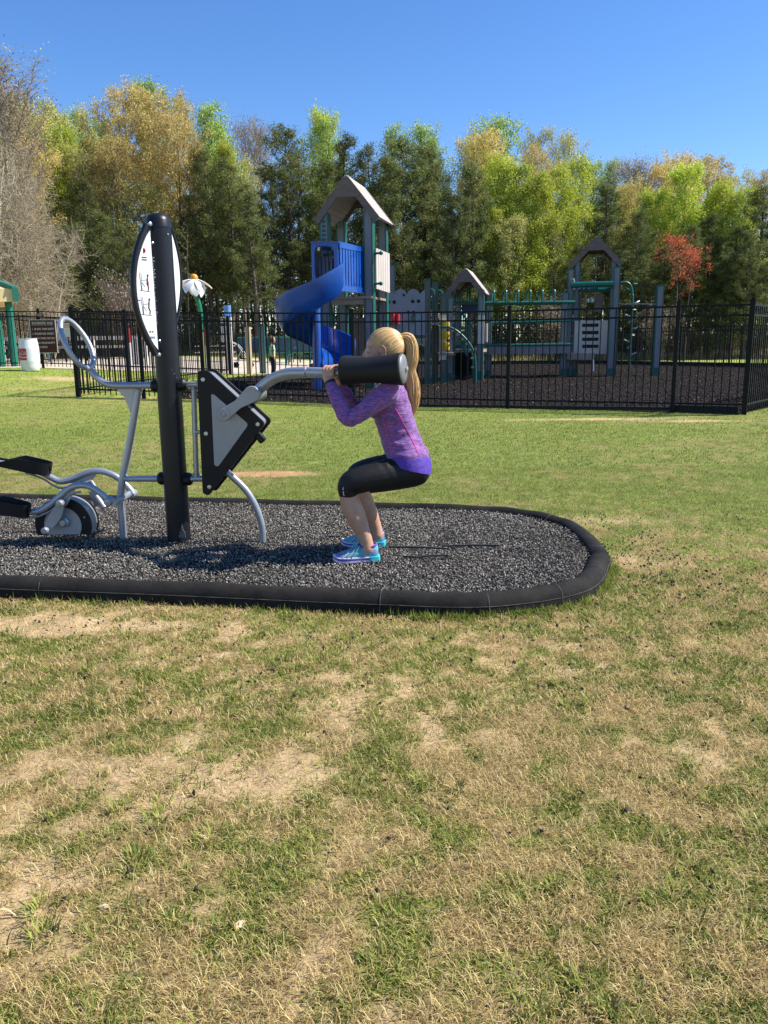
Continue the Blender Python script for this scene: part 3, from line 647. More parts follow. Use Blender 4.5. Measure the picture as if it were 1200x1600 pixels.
for (u, v) in ((317, 593), (402.6, 663), (321.7, 677.5), (327, 761)):
    c = P(u, v, YA); mb = MB(); mb.lathe([(.0115, -.0005), (.0115, .003), (.0085, .0035), (.0085, .002), (.003, .002), (.002, .0038), (.0005, .004)], Vector((c.x, YA, c.z)), (0, -1, 0), 14); mb.build('bolt', m_bolt, fp)
c = P(407, 684, 4.70); mb = MB(); mb.box(c, (.042, .05, .058), Matrix.Rotation(-.65, 3, 'Y')); mb.build('stop_bumper', m_hdpe, mc, bevel=.006)
# connector tubes post to housing
mb = MB(); mb.tube([P(290, 601, 4.79), P(312, 601, 4.73)], .019, 14); mb.build('crossbar', m_sil, mc)
mb = MB(); mb.lathe([(.024, 0), (.024, .012), (.012, .014)], P(291, 601, 4.79), (-1, 0.1, 0), 12); mb.build('flange', m_cap, mc)
mb = MB(); mb.tube([P(293, 748, 4.79), P(320, 748, 4.73)], .019, 14); mb.build('crossbar', m_sil, mc)
mb = MB(); mb.tube([P(302.5, 604, 4.76), P(307, 748, 4.76)], .0155, 14); mb.tube([P(305, 675, 4.76), P(314, 675, 4.74)], .011, 10); mb.build('brace', m_sil, mc)
leg_px = [(352, 735), (362, 744), (376, 757), (388, 771), (399, 790), (407, 812), (410, 828), (411, 846)]
tubem('leg', [P(u, v, 4.72) for u, v in leg_px], .0205, sp=4, label='curved silver leg under the triangular housing')
# links
def link_plate(pc, qc, Y_, r1, r2, lab):
    a = P(*pc, Y_); b_ = P(*qc, Y_); dd = (b_-a).normalized(); nr = Vector((-dd.z, 0, dd.x)); out = []
    for k in range(11): t = PI/2+PI*k/10+.35*(k-5)/5; out.append(a+dd*r1*math.cos(t)+nr*r1*math.sin(t))
    m1 = (a+b_)/2; out.append(m1-nr*r1*.72)
    for k in range(11): t = -PI/2+PI*k/10+.35*(k-5)/5; out.append(b_+dd*r2*math.cos(t)+nr*r2*math.sin(t))
    out.append(m1+nr*r1*.72)
    mb = MB(); mb.prism([Vector((p.x, Y_, p.z)) for p in out], (0, .016, 0)); return mb.build('arm_link', m_silp, mc, bevel=.003, label=lab, smooth=35)
lk = link_plate((350, 648), (393, 616), 4.60, .037, .047, 'near silver link plate on the triangular housing')
link_plate((362, 648), (406, 615), 4.83, .030, .040, None)
mb = MB(); c = P(350, 648, 4.60); mb.lathe([(.034, 0), (.034, .003), (.022, .004), (.022, .002), (.014, .002), (.010, .007), (.0005, .007)], Vector((c.x, 4.5995, c.z)), (0, -1, 0), 22)
mb.build('pivot_cap', m_silp, lk)
mb = MB(); mb.tube([Vector((c.x, 4.62, c.z)), Vector((c.x, YA, c.z))], .025, 14); mb.build('pivot_shaft', m_sil, lk)
c = P(393, 616, 4.60); mb = MB(); mb.tube([Vector((c.x+.01, 4.616, c.z)), Vector((c.x+.01, 4.84, c.z))], .040, 18); mb.build('arm_hub', m_sil, mc)
YC = 4.44                                                        # the person's mid plane
arm_px = [(397, 616), (406, 607), (417, 598), (430, 590), (445, 584.5), (460, 582.5), (480, 582)]
arm = tubem('squat_arm', [P(u, v, Y_) for (u, v), Y_ in zip(arm_px, (4.70, 4.68, 4.66, 4.62, 4.58, 4.54, 4.50))], .0315, sp=5, n=20, label='bent silver lifting arm ending in two shoulder pads')
tubes = {}
for s, nm in ((-1, 'near'), (1, 'far')):
    Yp = [4.50, YC+.02+s*.035, YC+s*.075, YC+s*.115, YC+s*.150]
    q = P(480, 582, 4.50); xs_ = [P(u, 582, YC).x for u in (480, 500, 518, 538, 560)]
    zz = [q.z, q.z+.001, q.z+.002, q.z+.002, q.z+.002]
    pts = [Vector((X_, Y_, Z_)) for X_, Y_, Z_ in zip(xs_, Yp, zz)]; tubes[s] = pts
    mb = MB(); mb.tube(spline(pts, 5), lerpl([.030, .026, .0225, .0225, .0225], 5), 16); mb.build('fork_tube', m_sil, arm)
# pads (roller cushions), flared at both ends
def pad(a, b_, lab):
    a = Vector(a); b_ = Vector(b_); L_ = (b_-a).length; mb = MB(); prof_ = []
    for k in range(25):
        t = k/24; r_ = .0785-.0115*math.sin(PI*min(1, t*.98+.02))**1.1+.007*t**2
        prof_.append((r_, t*L_))
    prof_ = [(.02, -.002), (.070, -.003), (.0765, .0)]+prof_[1:]+[(.0835, L_+.002), (.080, L_+.006), (.001, L_+.006)]
    mb.lathe(prof_, a, b_-a, 36); o = mb.build('shoulder_pad', m_rub, arm, smooth=30, label=lab)
    dd = (b_-a).normalized(); mb = MB(); mb.lathe([(.078, L_+.0065), (.074, L_+.012), (.045, L_+.019), (.022, L_+.021), (.0005, L_+.021)], a, dd, 36); c_ = mb.build('end_disc', mat('disc_grey', (.20, .205, .21), (.16, .165, .17), .5, .2), o, smooth=50)
    mb = MB(); mb.lathe([(.016, L_+.0212), (.016, L_+.030), (.008, L_+.034), (.0005, L_+.034)], a, dd, 6); mb.build('bolt', m_bolt, c_)
    return o
padn = (P(535.5, 579.5, YC-.125), P(628, 576.5, YC-.215))
pad(padn[0], padn[1], 'near black rubber shoulder pad')
pf0 = Vector((padn[0].x+.0, YC+.125, padn[0].z)); pf1 = Vector((padn[1].x+.0, YC+.215, padn[1].z))
pad(pf0, pf1, 'far black rubber shoulder pad')
# ================================================================ THE WOMAN
def skinmat(name, c=(.53, .31, .20), c2=(.45, .235, .145)): return mat(name, c, c2, .5, nscale=14, bump=.08, bscale=350, sub=.12, spec=.4)
m_skin = skinmat('skin')
def ring2(a, b_, hw, yc, n=24, pw=.9):
    """ring whose front/back ends are the points a and b_ (world, same Y), half width hw along Y"""
    c = (a+b_)/2; ax = (b_-a)/2; out = []
    for k in range(n):
        t = 2*PI*k/n; cx = math.copysign(abs(math.cos(t))**pw, math.cos(t)); sy = math.copysign(abs(math.sin(t))**pw, math.sin(t))
        out.append(Vector((c.x+ax.x*cx, yc+hw*sy, c.z+ax.z*cx)))
    return out
def PW(u, v, Y_=None): return P(u, v, YC if Y_ is None else Y_)
def torso(rows, yc=YC, ys=None):
    return [ring2(P(a, b_, yc), P(c, d_, yc), hw, yc) for a, b_, c, d_, hw in rows]
SHIRT = [(603.5, 713, 672, 717.5, .176), (600.5, 705, 669.5, 706, .168), (597, 694, 662, 693, .146), (592.5, 680, 655, 678, .127), (587.5, 665, 650.5, 663, .130), (582, 648, 645.5, 645, .140),
         (577.5, 632, 640.5, 627, .150), (577, 618, 635.5, 611, .160), (582, 606.5, 630, 600.5, .150), (588, 599, 624, 593, .105), (593, 593, 618.5, 587, .062)]
mirror = lambda p: Vector((p.x, 2*YC-p.y, p.z))
# near arm joints (measured) and far arm joints
armN = [(P(608, 612, YC-.150), .056), (P(595, 622, YC-.175), .053), (P(575, 637, YC-.195), .046), (P(556, 650.5, YC-.205), .0395), (P(544, 655.5, YC-.205), .0365), (P(534, 640, YC-.19), .0375), (P(526, 622, YC-.165), .035), (P(519, 606, YC-.14), .0285), (P(516.5, 600, YC-.13), .0265)]
armF = [(mirror(P(608, 612, YC-.150)), .056), (mirror(P(595, 622, YC-.175)), .053), (mirror(P(577, 637, YC-.195)), .046), (mirror(P(560, 649, YC-.205)), .042), (mirror(P(550, 651, YC-.20)), .041), (mirror(P(545, 640, YC-.17)), .040), (mirror(P(537, 622, YC-.14)), .035), (P(531, 604, YC+.11), .0285), (P(529, 598, YC+.10), .0265)]
def limb(mb, J, n=16, sp=4, grow=0.0, cap=True):
    pts = spline([j[0] for j in J], sp); rr = [r+grow for r in lerpl([j[1] for j in J], sp)]
    mb.tube(pts, rr, n, caps=cap)
    if cap: mb.ell(pts[0], (rr[0],)*3, None, 14, 10); mb.ell(pts[-1], (rr[-1],)*3, None, 14, 10)
legN = [(P(643, 735, YC-.078), .094), (P(617, 740, YC-.095), .092), (P(590, 745, YC-.115), .087), (P(565, 750, YC-.13), .080), (P(550, 754, YC-.14), .070), (P(544, 762, YC-.142), .060), (P(545.5, 775, YC-.142), .051)]
shinN = [(P(544, 762, YC-.142), .052), (P(545, 776, YC-.142), .0515), (P(549.5, 791, YC-.145), .0575), (P(556.5, 808, YC-.15), .0560), (P(563.5, 824, YC-.155), .047), (P(569.5, 838, YC-.16), .0385), (P(572.5, 848, YC-.162), .0365), (P(574, 857, YC-.163), .040)]
def far_leg(J, sh0, sh1):
    n = len(J); return [(mirror(p)+Vector((sh0+(sh1-sh0)*i/(n-1), 0, 0)), r) for i, (p, r) in enumerate(J)]
legF = far_leg(legN, 0, .045); shinF = far_leg(shinN, .045, .052)
# ---- body mesh: head, neck, torso core, arms, hands, legs
body = MB()
body.rings([ring2(P(a+3, b_, YC), P(c-3, d_, YC), hw-.012, YC) for a, b_, c, d_, hw in SHIRT], True)
body.rings([ring2(P(a, b_, YC), P(c, d_, YC), hw, YC) for a, b_, c, d_, hw in ((606, 716, 669, 722, .15), (610, 730, 668, 742, .155), (622, 742, 660, 752, .13))], True)
neck = [(P(607, 600, YC), .055), (P(604, 588, YC), .050), (P(600, 575, YC), .050), (P(600, 560, YC), .055)]
limb(body, neck, 18)
HC = P(602, 544, YC); K_ = HC.y/FPX                                        # metres per photo pixel at the head
Rt = Matrix.Rotation(math.radians(-13), 3, 'Y')                           # face tipped down (faces -X)
def hp(u, v, dy=0): return P(u, v, YC+dy)
body.ell(P(602.5, 542, YC), (.096, .073, .092), Rt, 28, 18)
body.ell(P(588, 552, YC), (.062, .062, .085), Matrix.Rotation(math.radians(8), 3, 'Y'), 24, 16)      # face
body.ell(P(587.5, 537, YC), (.054, .060, .045), Matrix.Rotation(math.radians(-15), 3, 'Y'), 24, 16); body.ell(P(574.5, 549, YC), (.010, .011, .016), None, 12, 8)
body.ell(P(584, 572, YC), (.045, .045, .036), None, 20, 12)                # jaw and chin
body.ell(P(576.5, 577, YC), (.020, .022, .018), None, 14, 10)
body.ell(P(593, 570, YC), (.050, .056, .035), None, 20, 12)
for s in (-1, 1):
    body.ell(P(577, 558.5, YC)+Vector((.008, s*.036, 0)), (.020, .018, .020), None, 14, 10)               # cheeks
    body.ell(P(574.5, 543, YC)+Vector((.008, s*.022, 0)), (.011, .022, .008), None, 14, 8)               # brow ridge
    body.ell(P(576, 548.5, YC)+Vector((.010, s*.029, 0)), (.011, .014, .009), None, 14, 8)               # lids
nose = [(P(574.5, 544, YC), .0085), (P(571, 550, YC), .0085), (P(568.2, 554.6, YC), .0092), (P(571, 558.0, YC), .0100)]
limb(body, nose, 10, 3)
for s in (-1, 1): body.ell(P(571.5, 557.2, YC)+Vector((0, s*.010, 0)), (.008, .007, .0065), None, 10, 8)
body.ell(P(572, 565, YC), (.010, .022, .0055), None, 14, 8); body.ell(P(572.6, 568.6, YC), (.011, .020, .006), None, 14, 8)
for s in (-1, 1):                                                          # ears
    e = P(598.5, 548.5, YC); e = Vector((e.x, YC+s*.076, e.z)); Re = Matrix.Rotation(math.radians(-14), 3, 'Y') @ Matrix.Rotation(s*math.radians(12), 3, 'Z')
    rim = [e+Re @ Vector((.0165*math.cos(t)*(1 if math.sin(t) > -.3 else .8), s*.004, .029*math.sin(t))) for t in [2*PI*k/16 for k in range(16)]]
    body.tube(rim, .0042, 8, closed=True); body.ell(e-Vector((0, s*.004, 0)), (.015, .006, .025), Re, 14, 10); body.ell(e+Vector((-.010, s*.002, -.002)), (.005, .006, .007), None, 8, 6)
limb(body, armN, 16); limb(body, armF, 16)
limb(body, [(p, r-.010) for p, r in legN], 16); limb(body, [(p, r-.010) for p, r in legF], 16)
limb(body, shinN, 18); limb(body, shinF, 18)
for J, s in ((shinN, -1), (shinF, 1)):
    body.ell(J[2][0]+Vector((.014, 0, -.01)), (.044, .044, .075), Matrix.Rotation(math.radians(-12), 3, 'Y'), 16, 12)       # calf muscle
    body.ell(J[-2][0]+Vector((-.006, .026*s, -.012)), (.014, .012, .014), None, 10, 8)
    body.ell(J[-1][0]+Vector((-.03, 0, -.04)), (.07, .034, .026), None, 12, 8)
def hand(mb, wrist, tube, s, tx):
    """fist around the tube; s=-1: palm on the near side, knuckles up, fingers over the top"""
    a = tube[2]; b_ = tube[3]; T = (b_-a).normalized(); c = a+(b_-a)*tx; n = Vector((0, s, 0)); up = Vector((0, 0, 1)); r = .0225
    n = (n-T*n.dot(T)).normalized()
    pal = c+n*(r+.014)-up*.018
    q = Matrix((T, n, up)).transposed()
    w = Vector(wrist)
    mb.ell(pal, (.038, .017, .036), q, 18, 12)
    limb(mb, [(w, .026), ((w+pal)/2+n*.002-up*.004, .0275), (pal-up*.012, .026)], 14, 3)
    lens = (.90, 1.03, 1.0, .84)
    for k in range(4):
        o = T*(-.0315+k*.0208); l = lens[k]; rf = (.0088, .0091, .0088, .0078)[k]
        kn = c+o+n*(r+.010)+up*(.012+.006*l)
        pts = [(pal+o*.9+up*.012, rf*1.12), (kn, rf*1.12), (c+o+n*.010*l+up*(r+.0105), rf), (c+o-n*.016*l+up*(r+.003), rf*.96), (c+o-n*(r+.010)+up*(.002-.004*l), rf*.88), (c+o-n*(r+.007)-up*(.010*l), rf*.72)]
        limb(mb, pts, 10, 4)
    limb(mb, [(pal-T*.020-up*.012, .0140), (c-T*.034*.9+n*(r+.004)-up*.020, .0125), (c-T*.030-up*(r+.010), .0105), (c-T*.020-n*.014-up*(r+.004), .0088)], 10, 4)
hand(body, armN[-1][0], tubes[-1], -1, .10); hand(body, armF[-1][0], tubes[1], 1, .55)
pme = remeshed(body, 'person', .0036, 3, .5)
person = link('person', pme, m_skin, None, org=(P(556, 868, YC).x, YC, MULZ), smooth=180)
tag(person, 'woman squatting under the shoulder pads in purple heather top, black capri leggings, long blonde ponytail', 'person')
# shirt
def heather(name, cols, sx=(26, 26, 95)):
    m = bpy.data.materials.new(name); m.use_nodes = True; nt = m.node_tree; nd = nt.nodes; L = nt.links; b = nd['Principled BSDF']; b.inputs['Roughness'].default_value = .75; b.inputs['Specular IOR Level'].default_value = .25
    b.inputs['Sheen Weight'].default_value = .25
    tc = nd.new('ShaderNodeTexCoord'); mp = nd.new('ShaderNodeMapping'); mp.inputs['Scale'].default_value = sx; mp.inputs['Rotation'].default_value = (0, .25, 0); L.new(tc.outputs['Object'], mp.inputs['Vector'])
    n = nd.new('ShaderNodeTexNoise'); n.inputs['Scale'].default_value = 2.6; n.inputs['Detail'].default_value = 6; n.inputs['Roughness'].default_value = .7; L.new(mp.outputs[0], n.inputs['Vector'])
    r = nd.new('ShaderNodeValToRGB'); els = r.color_ramp.elements; els[0].position = .30; els[0].color = (*cols[0], 1); els[1].position = .72; els[1].color = (*cols[-1], 1)
    for i, c in enumerate(cols[1:-1]): e = els.new(.30+.42*(i+1)/(len(cols)-1)); e.color = (*c, 1)
    L.new(n.outputs['Fac'], r.inputs['Fac']); L.new(r.outputs[0], b.inputs['Base Color'])
    n2 = nd.new('ShaderNodeTexNoise'); n2.inputs['Scale'].default_value = 9; n2.inputs['Detail'].default_value = 2; n2.inputs['Distortion'].default_value = .8
    mp2 = nd.new('ShaderNodeMapping'); mp2.inputs['Scale'].default_value = (.7, .5, 3.0); mp2.inputs['Rotation'].default_value = (0, .5, 0); L.new(tc.outputs['Object'], mp2.inputs['Vector']); L.new(mp2.outputs[0], n2.inputs['Vector'])
    bp = nd.new('ShaderNodeBump'); bp.inputs['Strength'].default_value = .55; bp.inputs['Distance'].default_value = .016; L.new(n2.outputs['Fac'], bp.inputs['Height']); L.new(bp.outputs[0], b.inputs['Normal'])
    return m
m_shirt = heather('heather_knit', [(.04, .035, .14), (.17, .055, .21), (.075, .08, .27), (.38, .09, .27), (.20, .14, .38), (.60, .18, .36)], (13, 13, 60))
mb = MB(); mb.rings(torso(SHIRT), True)
limb(mb, armN, 18, 4, .004); limb(mb, armF, 18, 4, .004)
for s in (-1, 1):                                                           # shoulders and shoulder blades
    mb.ell(P(604, 611, YC)+Vector((0, s*.128, 0)), (.070, .055, .052), None, 18, 12); mb.ell(P(622, 622, YC)+Vector((0, s*.07, 0)), (.055, .055, .06), None, 18, 12)
    mb.ell(P(590, 638, YC)+Vector((-.012, s*.062, 0)), (.052, .052, .052), None, 18, 12)
sme = remeshed(mb, 'shirt', .006, 4, .5)
bm = bmesh.new(); bm.from_mesh(sme); bm.normal_update()
def nz(p, s): return (math.sin(p.x*s+1.3*math.sin(p.z*s*.7))+math.sin(p.z*s*1.6+p.y*s*.9+2*math.sin(p.x*s*.5)))/2
for v in bm.verts:                                                          # pulled creases at the waist and elbow
    c = v.co; w = math.exp(-((c.z-P(630, 690, YC).z)/.09)**2)*(1 if c.x > P(612, 690, YC).x else .35)
    v.co += v.normal*(.0045*w*math.sin(110*(c.z+.30*c.x)+3*math.sin(22*c.y+18*c.x))+.0022*nz(c, 55)+sum(.0045*math.exp(-((c-J_[4][0]).length/.055)**2)*math.sin(150*(c.x*.6+c.z)) for J_ in (armN, armF)))
for J in (armN, armF):                                                      # open cuffs
    w = J[-1][0]; dirv = (J[-1][0]-J[-3][0]).normalized(); geom = [v for v in bm.verts if (v.co-w).length < .05 and (v.co-w).dot(dirv) > .001]
    bmesh.ops.delete(bm, geom=geom, context='VERTS')
bm.to_mesh(sme); bm.free()
shirt = link('shirt', sme, m_shirt, person, smooth=180)
m_pink = mat('pink_stitching', (.80, .08, .38), None, .6)
def on_side(J, s, extra=.004):
    """project points on the shirt side: J list of (u,v,half width offset)"""
    return [Vector((P(u, v, YC+s*hw).x, YC+s*(hw+extra), P(u, v, YC+s*hw).z)) for u, v, hw in J]
from mathutils.bvhtree import BVHTree
def bvh_of(ob):
    me = ob.data; o = ORG[ob]; return BVHTree.FromPolygons([v.co+o for v in me.vertices], [tuple(p.vertices) for p in me.polygons])
def draped(pxs, tree, off=.0012, Y0=3.0, rev=False):
    out = []
    for u, v in pxs:
        a = Vector((0, 0, CAMH)); d = (P(u, v, 5.0)-a).normalized(); h = tree.ray_cast(a, d)
        if h[0] is not None: out.append(h[0]+h[1]*off)
    return out
bs = bvh_of(shirt)
mb = MB(); q = draped([(617.5+k*(657-617.5)/26+1.2*math.sin(k/8), 637+k*(716-637)/26) for k in range(27)], bs, .0006); mb.tube(spline(q, 2), .0022, 6)
q = draped([(599+k*(612-599)/16, 655+k*(712-655)/16) for k in range(17)], bs, .0004); mb.tube(spline(q, 2), .0012, 6)
mb.build('seam', m_pink, shirt)
mb = MB(); mb.rings([ring2(P(592, 594, YC), P(619.5, 588, YC), .064, YC), ring2(P(592.5, 588, YC), P(619, 582, YC), .060, YC)], False); mb.rings([ring2(P(592.5, 588, YC), P(619, 582, YC), .060, YC), ring2(P(594, 588, YC), P(617.5, 582.6, YC), .056, YC)], False)
mb.build('collar', m_shirt, shirt)
mb = MB()
for J, rr_ in ((armN, .031), (armF, .031)):
    a = J[-1][0]; d_ = (J[-1][0]-J[-2][0]).normalized(); mb.tube([a-d_*.022, a-d_*.002], rr_, 18, caps=False)
mb.build('cuff', m_shirt, shirt)
mb = MB(); a = armN[-1][0]; d_ = (armN[-1][0]-armN[-2][0]).normalized(); mb.tube([a+d_*.001, a+d_*.013], [(.031, .031)]*2, 20); mb.build('wristband', mat('band_black', (.015, .016, .02), None, .45), person)
# undershirt hem
UND = [(604, 719, 674.5, 737, .188), (603.5, 711, 674.5, 725, .184), (602, 704, 671, 710, .170)]
mb = MB(); rg = torso(UND)
for i, p in enumerate(rg[0]):                                               # the hem scoops along the side
    sidew = abs(p.y-YC)/.16; p.z += .018*(1-sidew)*(-1 if p.x > P(640, 720, YC).x else 1)*.4
mb.rings(rg, False); mb.rings([rg[0], [p+(Vector((P(640, 720, YC).x, YC, p.z))-p)*.05 for p in rg[0]]], False)
mb.build('undershirt', mat('indigo_knit', (.085, .035, .36), (.065, .028, .29), .7, nscale=20, bump=.6, bscale=28), person, smooth=180)
# leggings
m_legg = mat('black_lycra', (.0065, .0065, .007), (.005, .005, .005), .6, nscale=5, bump=.15, bscale=18, spec=.4)
mb = MB(); mb.rings(torso([(605, 706, 668.5, 712, .150), (606, 718, 670, 726, .160), (612, 733, 669, 742, .160), (624, 744, 660, 752, .13)]), True)
limb(mb, legN, 20); limb(mb, legF, 20)
for s in (-1, 1): mb.ell(P(650, 733, YC)+Vector((0, s*.080, -.002)), (.074, .078, .078), None, 20, 14)
lme = remeshed(mb, 'leggings', .006, 4, .5)
bm = bmesh.new(); bm.from_mesh(lme)
for J, sh in ((legN, 0), (legF, 1)):                                        # cut the hem below the knee
    a = J[-1][0]; s = -1 if sh == 0 else 1
    pc = Vector((P(545, 777, YC-.142).x+(.045 if sh else 0), a.y, P(545, 777, YC-.142).z)); no = Vector((.34, 0, -.94)).normalized()
    near_v = {v for v in bm.verts if (v.co-pc).length < .13}; ge = list(near_v)+[e for e in bm.edges if e.verts[0] in near_v and e.verts[1] in near_v]+[f for f in bm.faces if all(v in near_v for v in f.verts)]
    bmesh.ops.bisect_plane(bm, geom=ge, plane_co=pc, plane_no=no)
    geo = [v for v in bm.verts if (v.co-pc).length < .12 and (v.co-pc).dot(no) > 1e-5]
    bmesh.ops.delete(bm, geom=geo, context='VERTS')
bm.normal_update()
for v in bm.verts:
    c = v.co
    for J in (legN, legF):
        k1 = math.exp(-((c-(J[5][0]+Vector((.03, 0, 0)))).length/.05)**2); k2 = math.exp(-((c-P(612, 724, J[1][0].y)).length/.07)**2)
        v.co += v.normal*(.0035*k1*math.sin(170*(c.z-.5*c.x))+.004*k2*math.sin(120*(c.x+.6*c.z)))
bm.to_mesh(lme); bm.free()
legg = link('leggings', lme, m_legg, person, smooth=180)
bl = bvh_of(legg)
mb = MB()
for pts in (((537, 761.5), (535.6, 764), (537.2, 765.5)), ((535.8, 768), (537.2, 769.5), (536.4, 772), (538, 774.5))):
    q = draped(pts, bl, .0008)
    if len(q) > 1: mb.tube(q, .0022, 6)
if mb.v: mb.build('leg_emblem', m_white, legg)
mb = MB(); q = draped([(548+k*2.6, 745-11.5*math.sin(k/22*1.5)-k*.35) for k in range(22)], bl, .0002); mb.tube(q, .0013, 5); q = draped([(606, 719), (607.5, 723), (607, 728), (606, 733)], bl, .0002)
if len(q) > 1: mb.tube(q, .0012, 5)
mb.build('seam', mat('legging_seam', (.022, .022, .024), None, .5), legg)
# shoes
m_sh1 = mat('shoe_mesh_teal', (.10, .42, .50), (.16, .20, .46), .6, nscale=16, bump=.5, bscale=420, contrast=(.42, .55))
m_lime = mat('shoe_lime', (.55, .72, .45), (.40, .62, .58), .6, nscale=40); m_whs = mat('shoe_foam', (.74, .70, .80), (.62, .56, .72), .5, nscale=20)
m_purp = mat('shoe_purple', (.16, .08, .38), (.12, .06, .30), .5); m_turq = mat('shoe_turquoise', (.06, .62, .66), None, .45)
def shoe(toe, heel, yc, lab, z0):
    Lx = (heel-toe).length; X = Vector(((heel-toe).x, (heel-toe).y, 0)).normalized(); Nn = Vector((-X.y, X.x, 0)); o = Vector((toe.x, toe.y, z0))
    st = [(.0, .010, .016, .026), (.03, .030, .014, .036), (.10, .041, .012, .046), (.22, .047, .010, .056), (.36, .046, .010, .068), (.50, .041, .012, .084), (.60, .037, .014, .092), (.72, .035, .016, .088), (.84, .035, .016, .086), (.94, .031, .016, .092), (.985, .020, .020, .088), (1.0, .010, .026, .074)]
    rings_ = []; 
    for t, w, zb__, zt__ in st:
        rg = []
        for k in range(20):
            a = 2*PI*k/20; cy = math.cos(a); sz = math.sin(a); wy = math.copysign(abs(cy)**.75, cy)*w*(1 if sz < 0 else (1-.25*sz))
            zz = zb__+(zt__-zb__)*(.5+.5*math.copysign(abs(sz)**.8, sz)); rg.append(o+X*(t*Lx)+Nn*wy+Vector((0, 0, zz)))
        rings_.append(rg)
    mb = MB(); mb.rings(rings_, True); up = mb.build('shoe', m_sh1, person, smooth=60, label=lab)
    def band(z0_, z1_, grow, m, nm, t0=0, t1=1.0):
        rr = []
        N2 = 30
        def outl(g):
            pts = []
            for side in (1, -1):
                rng = [t0+(t1-t0)*i/14 for i in range(15)]
                if side == -1: rng = rng[::-1]
                for t in rng:
                    ws = [s_[1] for s_ in st]; ts = [s_[0] for s_ in st]
                    w = float(np.interp(t, ts, ws)); pts.append(X*((t-.5)*(1+g)*Lx+.5*Lx)+Nn*side*(w+.004+g*.02))
            return pts
        lo = outl(grow); hi = outl(grow*.6); mb = MB()
        lift = lambda p: .012*max(0, 1-(p.dot(X)/Lx)/.22)**2
        mb.rings([[o+p+Vector((0, 0, z0_+lift(p))) for p in lo], [o+p*1.0+Vector((0, 0, (z0_+z1_)/2+lift(p))) for p in outl(grow*1.3)], [o+p+Vector((0, 0, z1_+lift(p))) for p in hi]], True)
        return mb.build(nm, m, up, smooth=35)
    band(.000, .012, .015, m_whs, 'sole'); band(.0125, .022, .02, m_purp, 'midsole_stripe'); band(.0225, .028, .012, m_whs, 'midsole')
    mb = MB(); mb.rings([[o+X*(Lx*t)+Nn*w*s_+Vector((0, 0, z_)) for s_, z_ in ((-1, .001), (1, .001), (1, .030), (-1, .030))] for t, w in ((.80, .042), (.9, .042), (1.0, .034), (1.035, .020))], True); mb.build('heel_pad', m_turq, up, smooth=30)
    mb = MB()
    for side in (1, -1):
        for (ta, za, tb, zb2, m__) in ((.30, .028, .50, .078, 0), (.40, .028, .58, .088, 0), (.20, .030, .36, .062, 0)):
            A = o+X*ta*Lx+Nn*side*(float(np.interp(ta, [s_[0] for s_ in st], [s_[1] for s_ in st]))+.0015)+Vector((0, 0, za)); B = o+X*tb*Lx+Nn*side*(.026)+Vector((0, 0, zb2)); mb.tube([A, (A+B)/2+Nn*side*.006, B], [(.006, .0022)]*3, 8, ref=Nn)
    mb.build('side_panel', m_lime, up)
    mb = MB()
    pts = [o+X*t*Lx+Nn*s_*w+Vector((0, 0, z_)) for t, s_, w, z_ in ((.62, -1, .026, .090), (.72, -1, .031, .084), (.84, -1, .031, .085), (.93, -1, .022, .091), (.965, 0, 0, .094), (.93, 1, .022, .091), (.84, 1, .031, .085), (.72, 1, .031, .084), (.62, 1, .026, .090), (.57, 0, 0, .093))]
    mb.tube(spline(pts, 4, True), .0055, 8, closed=True); mb.build('ankle_collar', m_purp, up)
    mb = MB()
    for k in range(5):
        t = .34+k*.055; z_ = float(np.interp(t, [s_[0] for s_ in st], [s_[3] for s_ in st]))+.0015; mb.tube([o+X*t*Lx-Nn*.022+Vector((0, 0, z_-.008)), o+X*(t+.012)*Lx+Vector((0, 0, z_)), o+X*(t+.02)*Lx+Nn*.022+Vector((0, 0, z_-.008))], .0028, 6)
    c = o+X*.55*Lx+Vector((0, 0, .100)); 
    for s_ in (-1, 1): mb.tube(spline([c, c+Nn*s_*.020+Vector((0, 0, .012)), c+Nn*s_*.032-X*.012+Vector((0, 0, -.008)), c+Nn*s_*.014-X*.01], 5), .0024, 6); mb.tube([c, c+Nn*s_*.026-X*.03-Vector((0, 0, .018))], .0022, 6)
    mb.build('laces', m_turq, up); return up
def grd(u, v): return G(u, v, MULZ)
YnF = YC-.155; hx = P(591, 868, YnF).x; tx_ = P(521, 868, YnF).x
shoe(Vector((tx_, YnF-.02, 0)), Vector((hx, YnF, 0)), YnF, 'near running shoe in teal and purple', MULZ-.004)
YfF = YC+.165; hx = P(600.5, 845, YfF).x; tx_ = P(533.5, 845, YfF).x
shoe(Vector((tx_, YfF+.02, 0)), Vector((hx, YfF, 0)), YfF, 'far running shoe in teal and purple', MULZ-.004)
# face details
bb = bvh_of(person)
mb = MB()
q = draped([(573.2, 549.6), (574.6, 551.0), (576.4, 551.2), (578.3, 550.2)], bb, .0006)
if len(q) > 1: mb.tube(spline(q, 4), [.0011]*((len(q)-1)*4+1), 6)
mb.build('eyelashes', mat('lash', (.05, .03, .02), None, .7), person) if mb.v else None
mb = MB(); q = draped([(573.2, 543.4), (575.5, 541.8), (578.5, 541.6), (581, 543)], bb, .0004)
if len(q) > 1: mb.tube(spline(q, 4), [.0015]*((len(q)-1)*4+1), 6)
mb.build('eyebrow', mat('brow', (.28, .16, .08), None, .7), person) if mb.v else None
mb = MB(); mb.ell(P(569.6, 565.2, YC)-Vector((.003, 0, 0)), (.008, .018, .0045), None, 12, 8); mb.ell(P(570.2, 568.2, YC)-Vector((.003, 0, 0)), (.0085, .016, .005), None, 12, 8); mb.build('lips', mat('lips', (.50, .20, .17), None, .45), person)
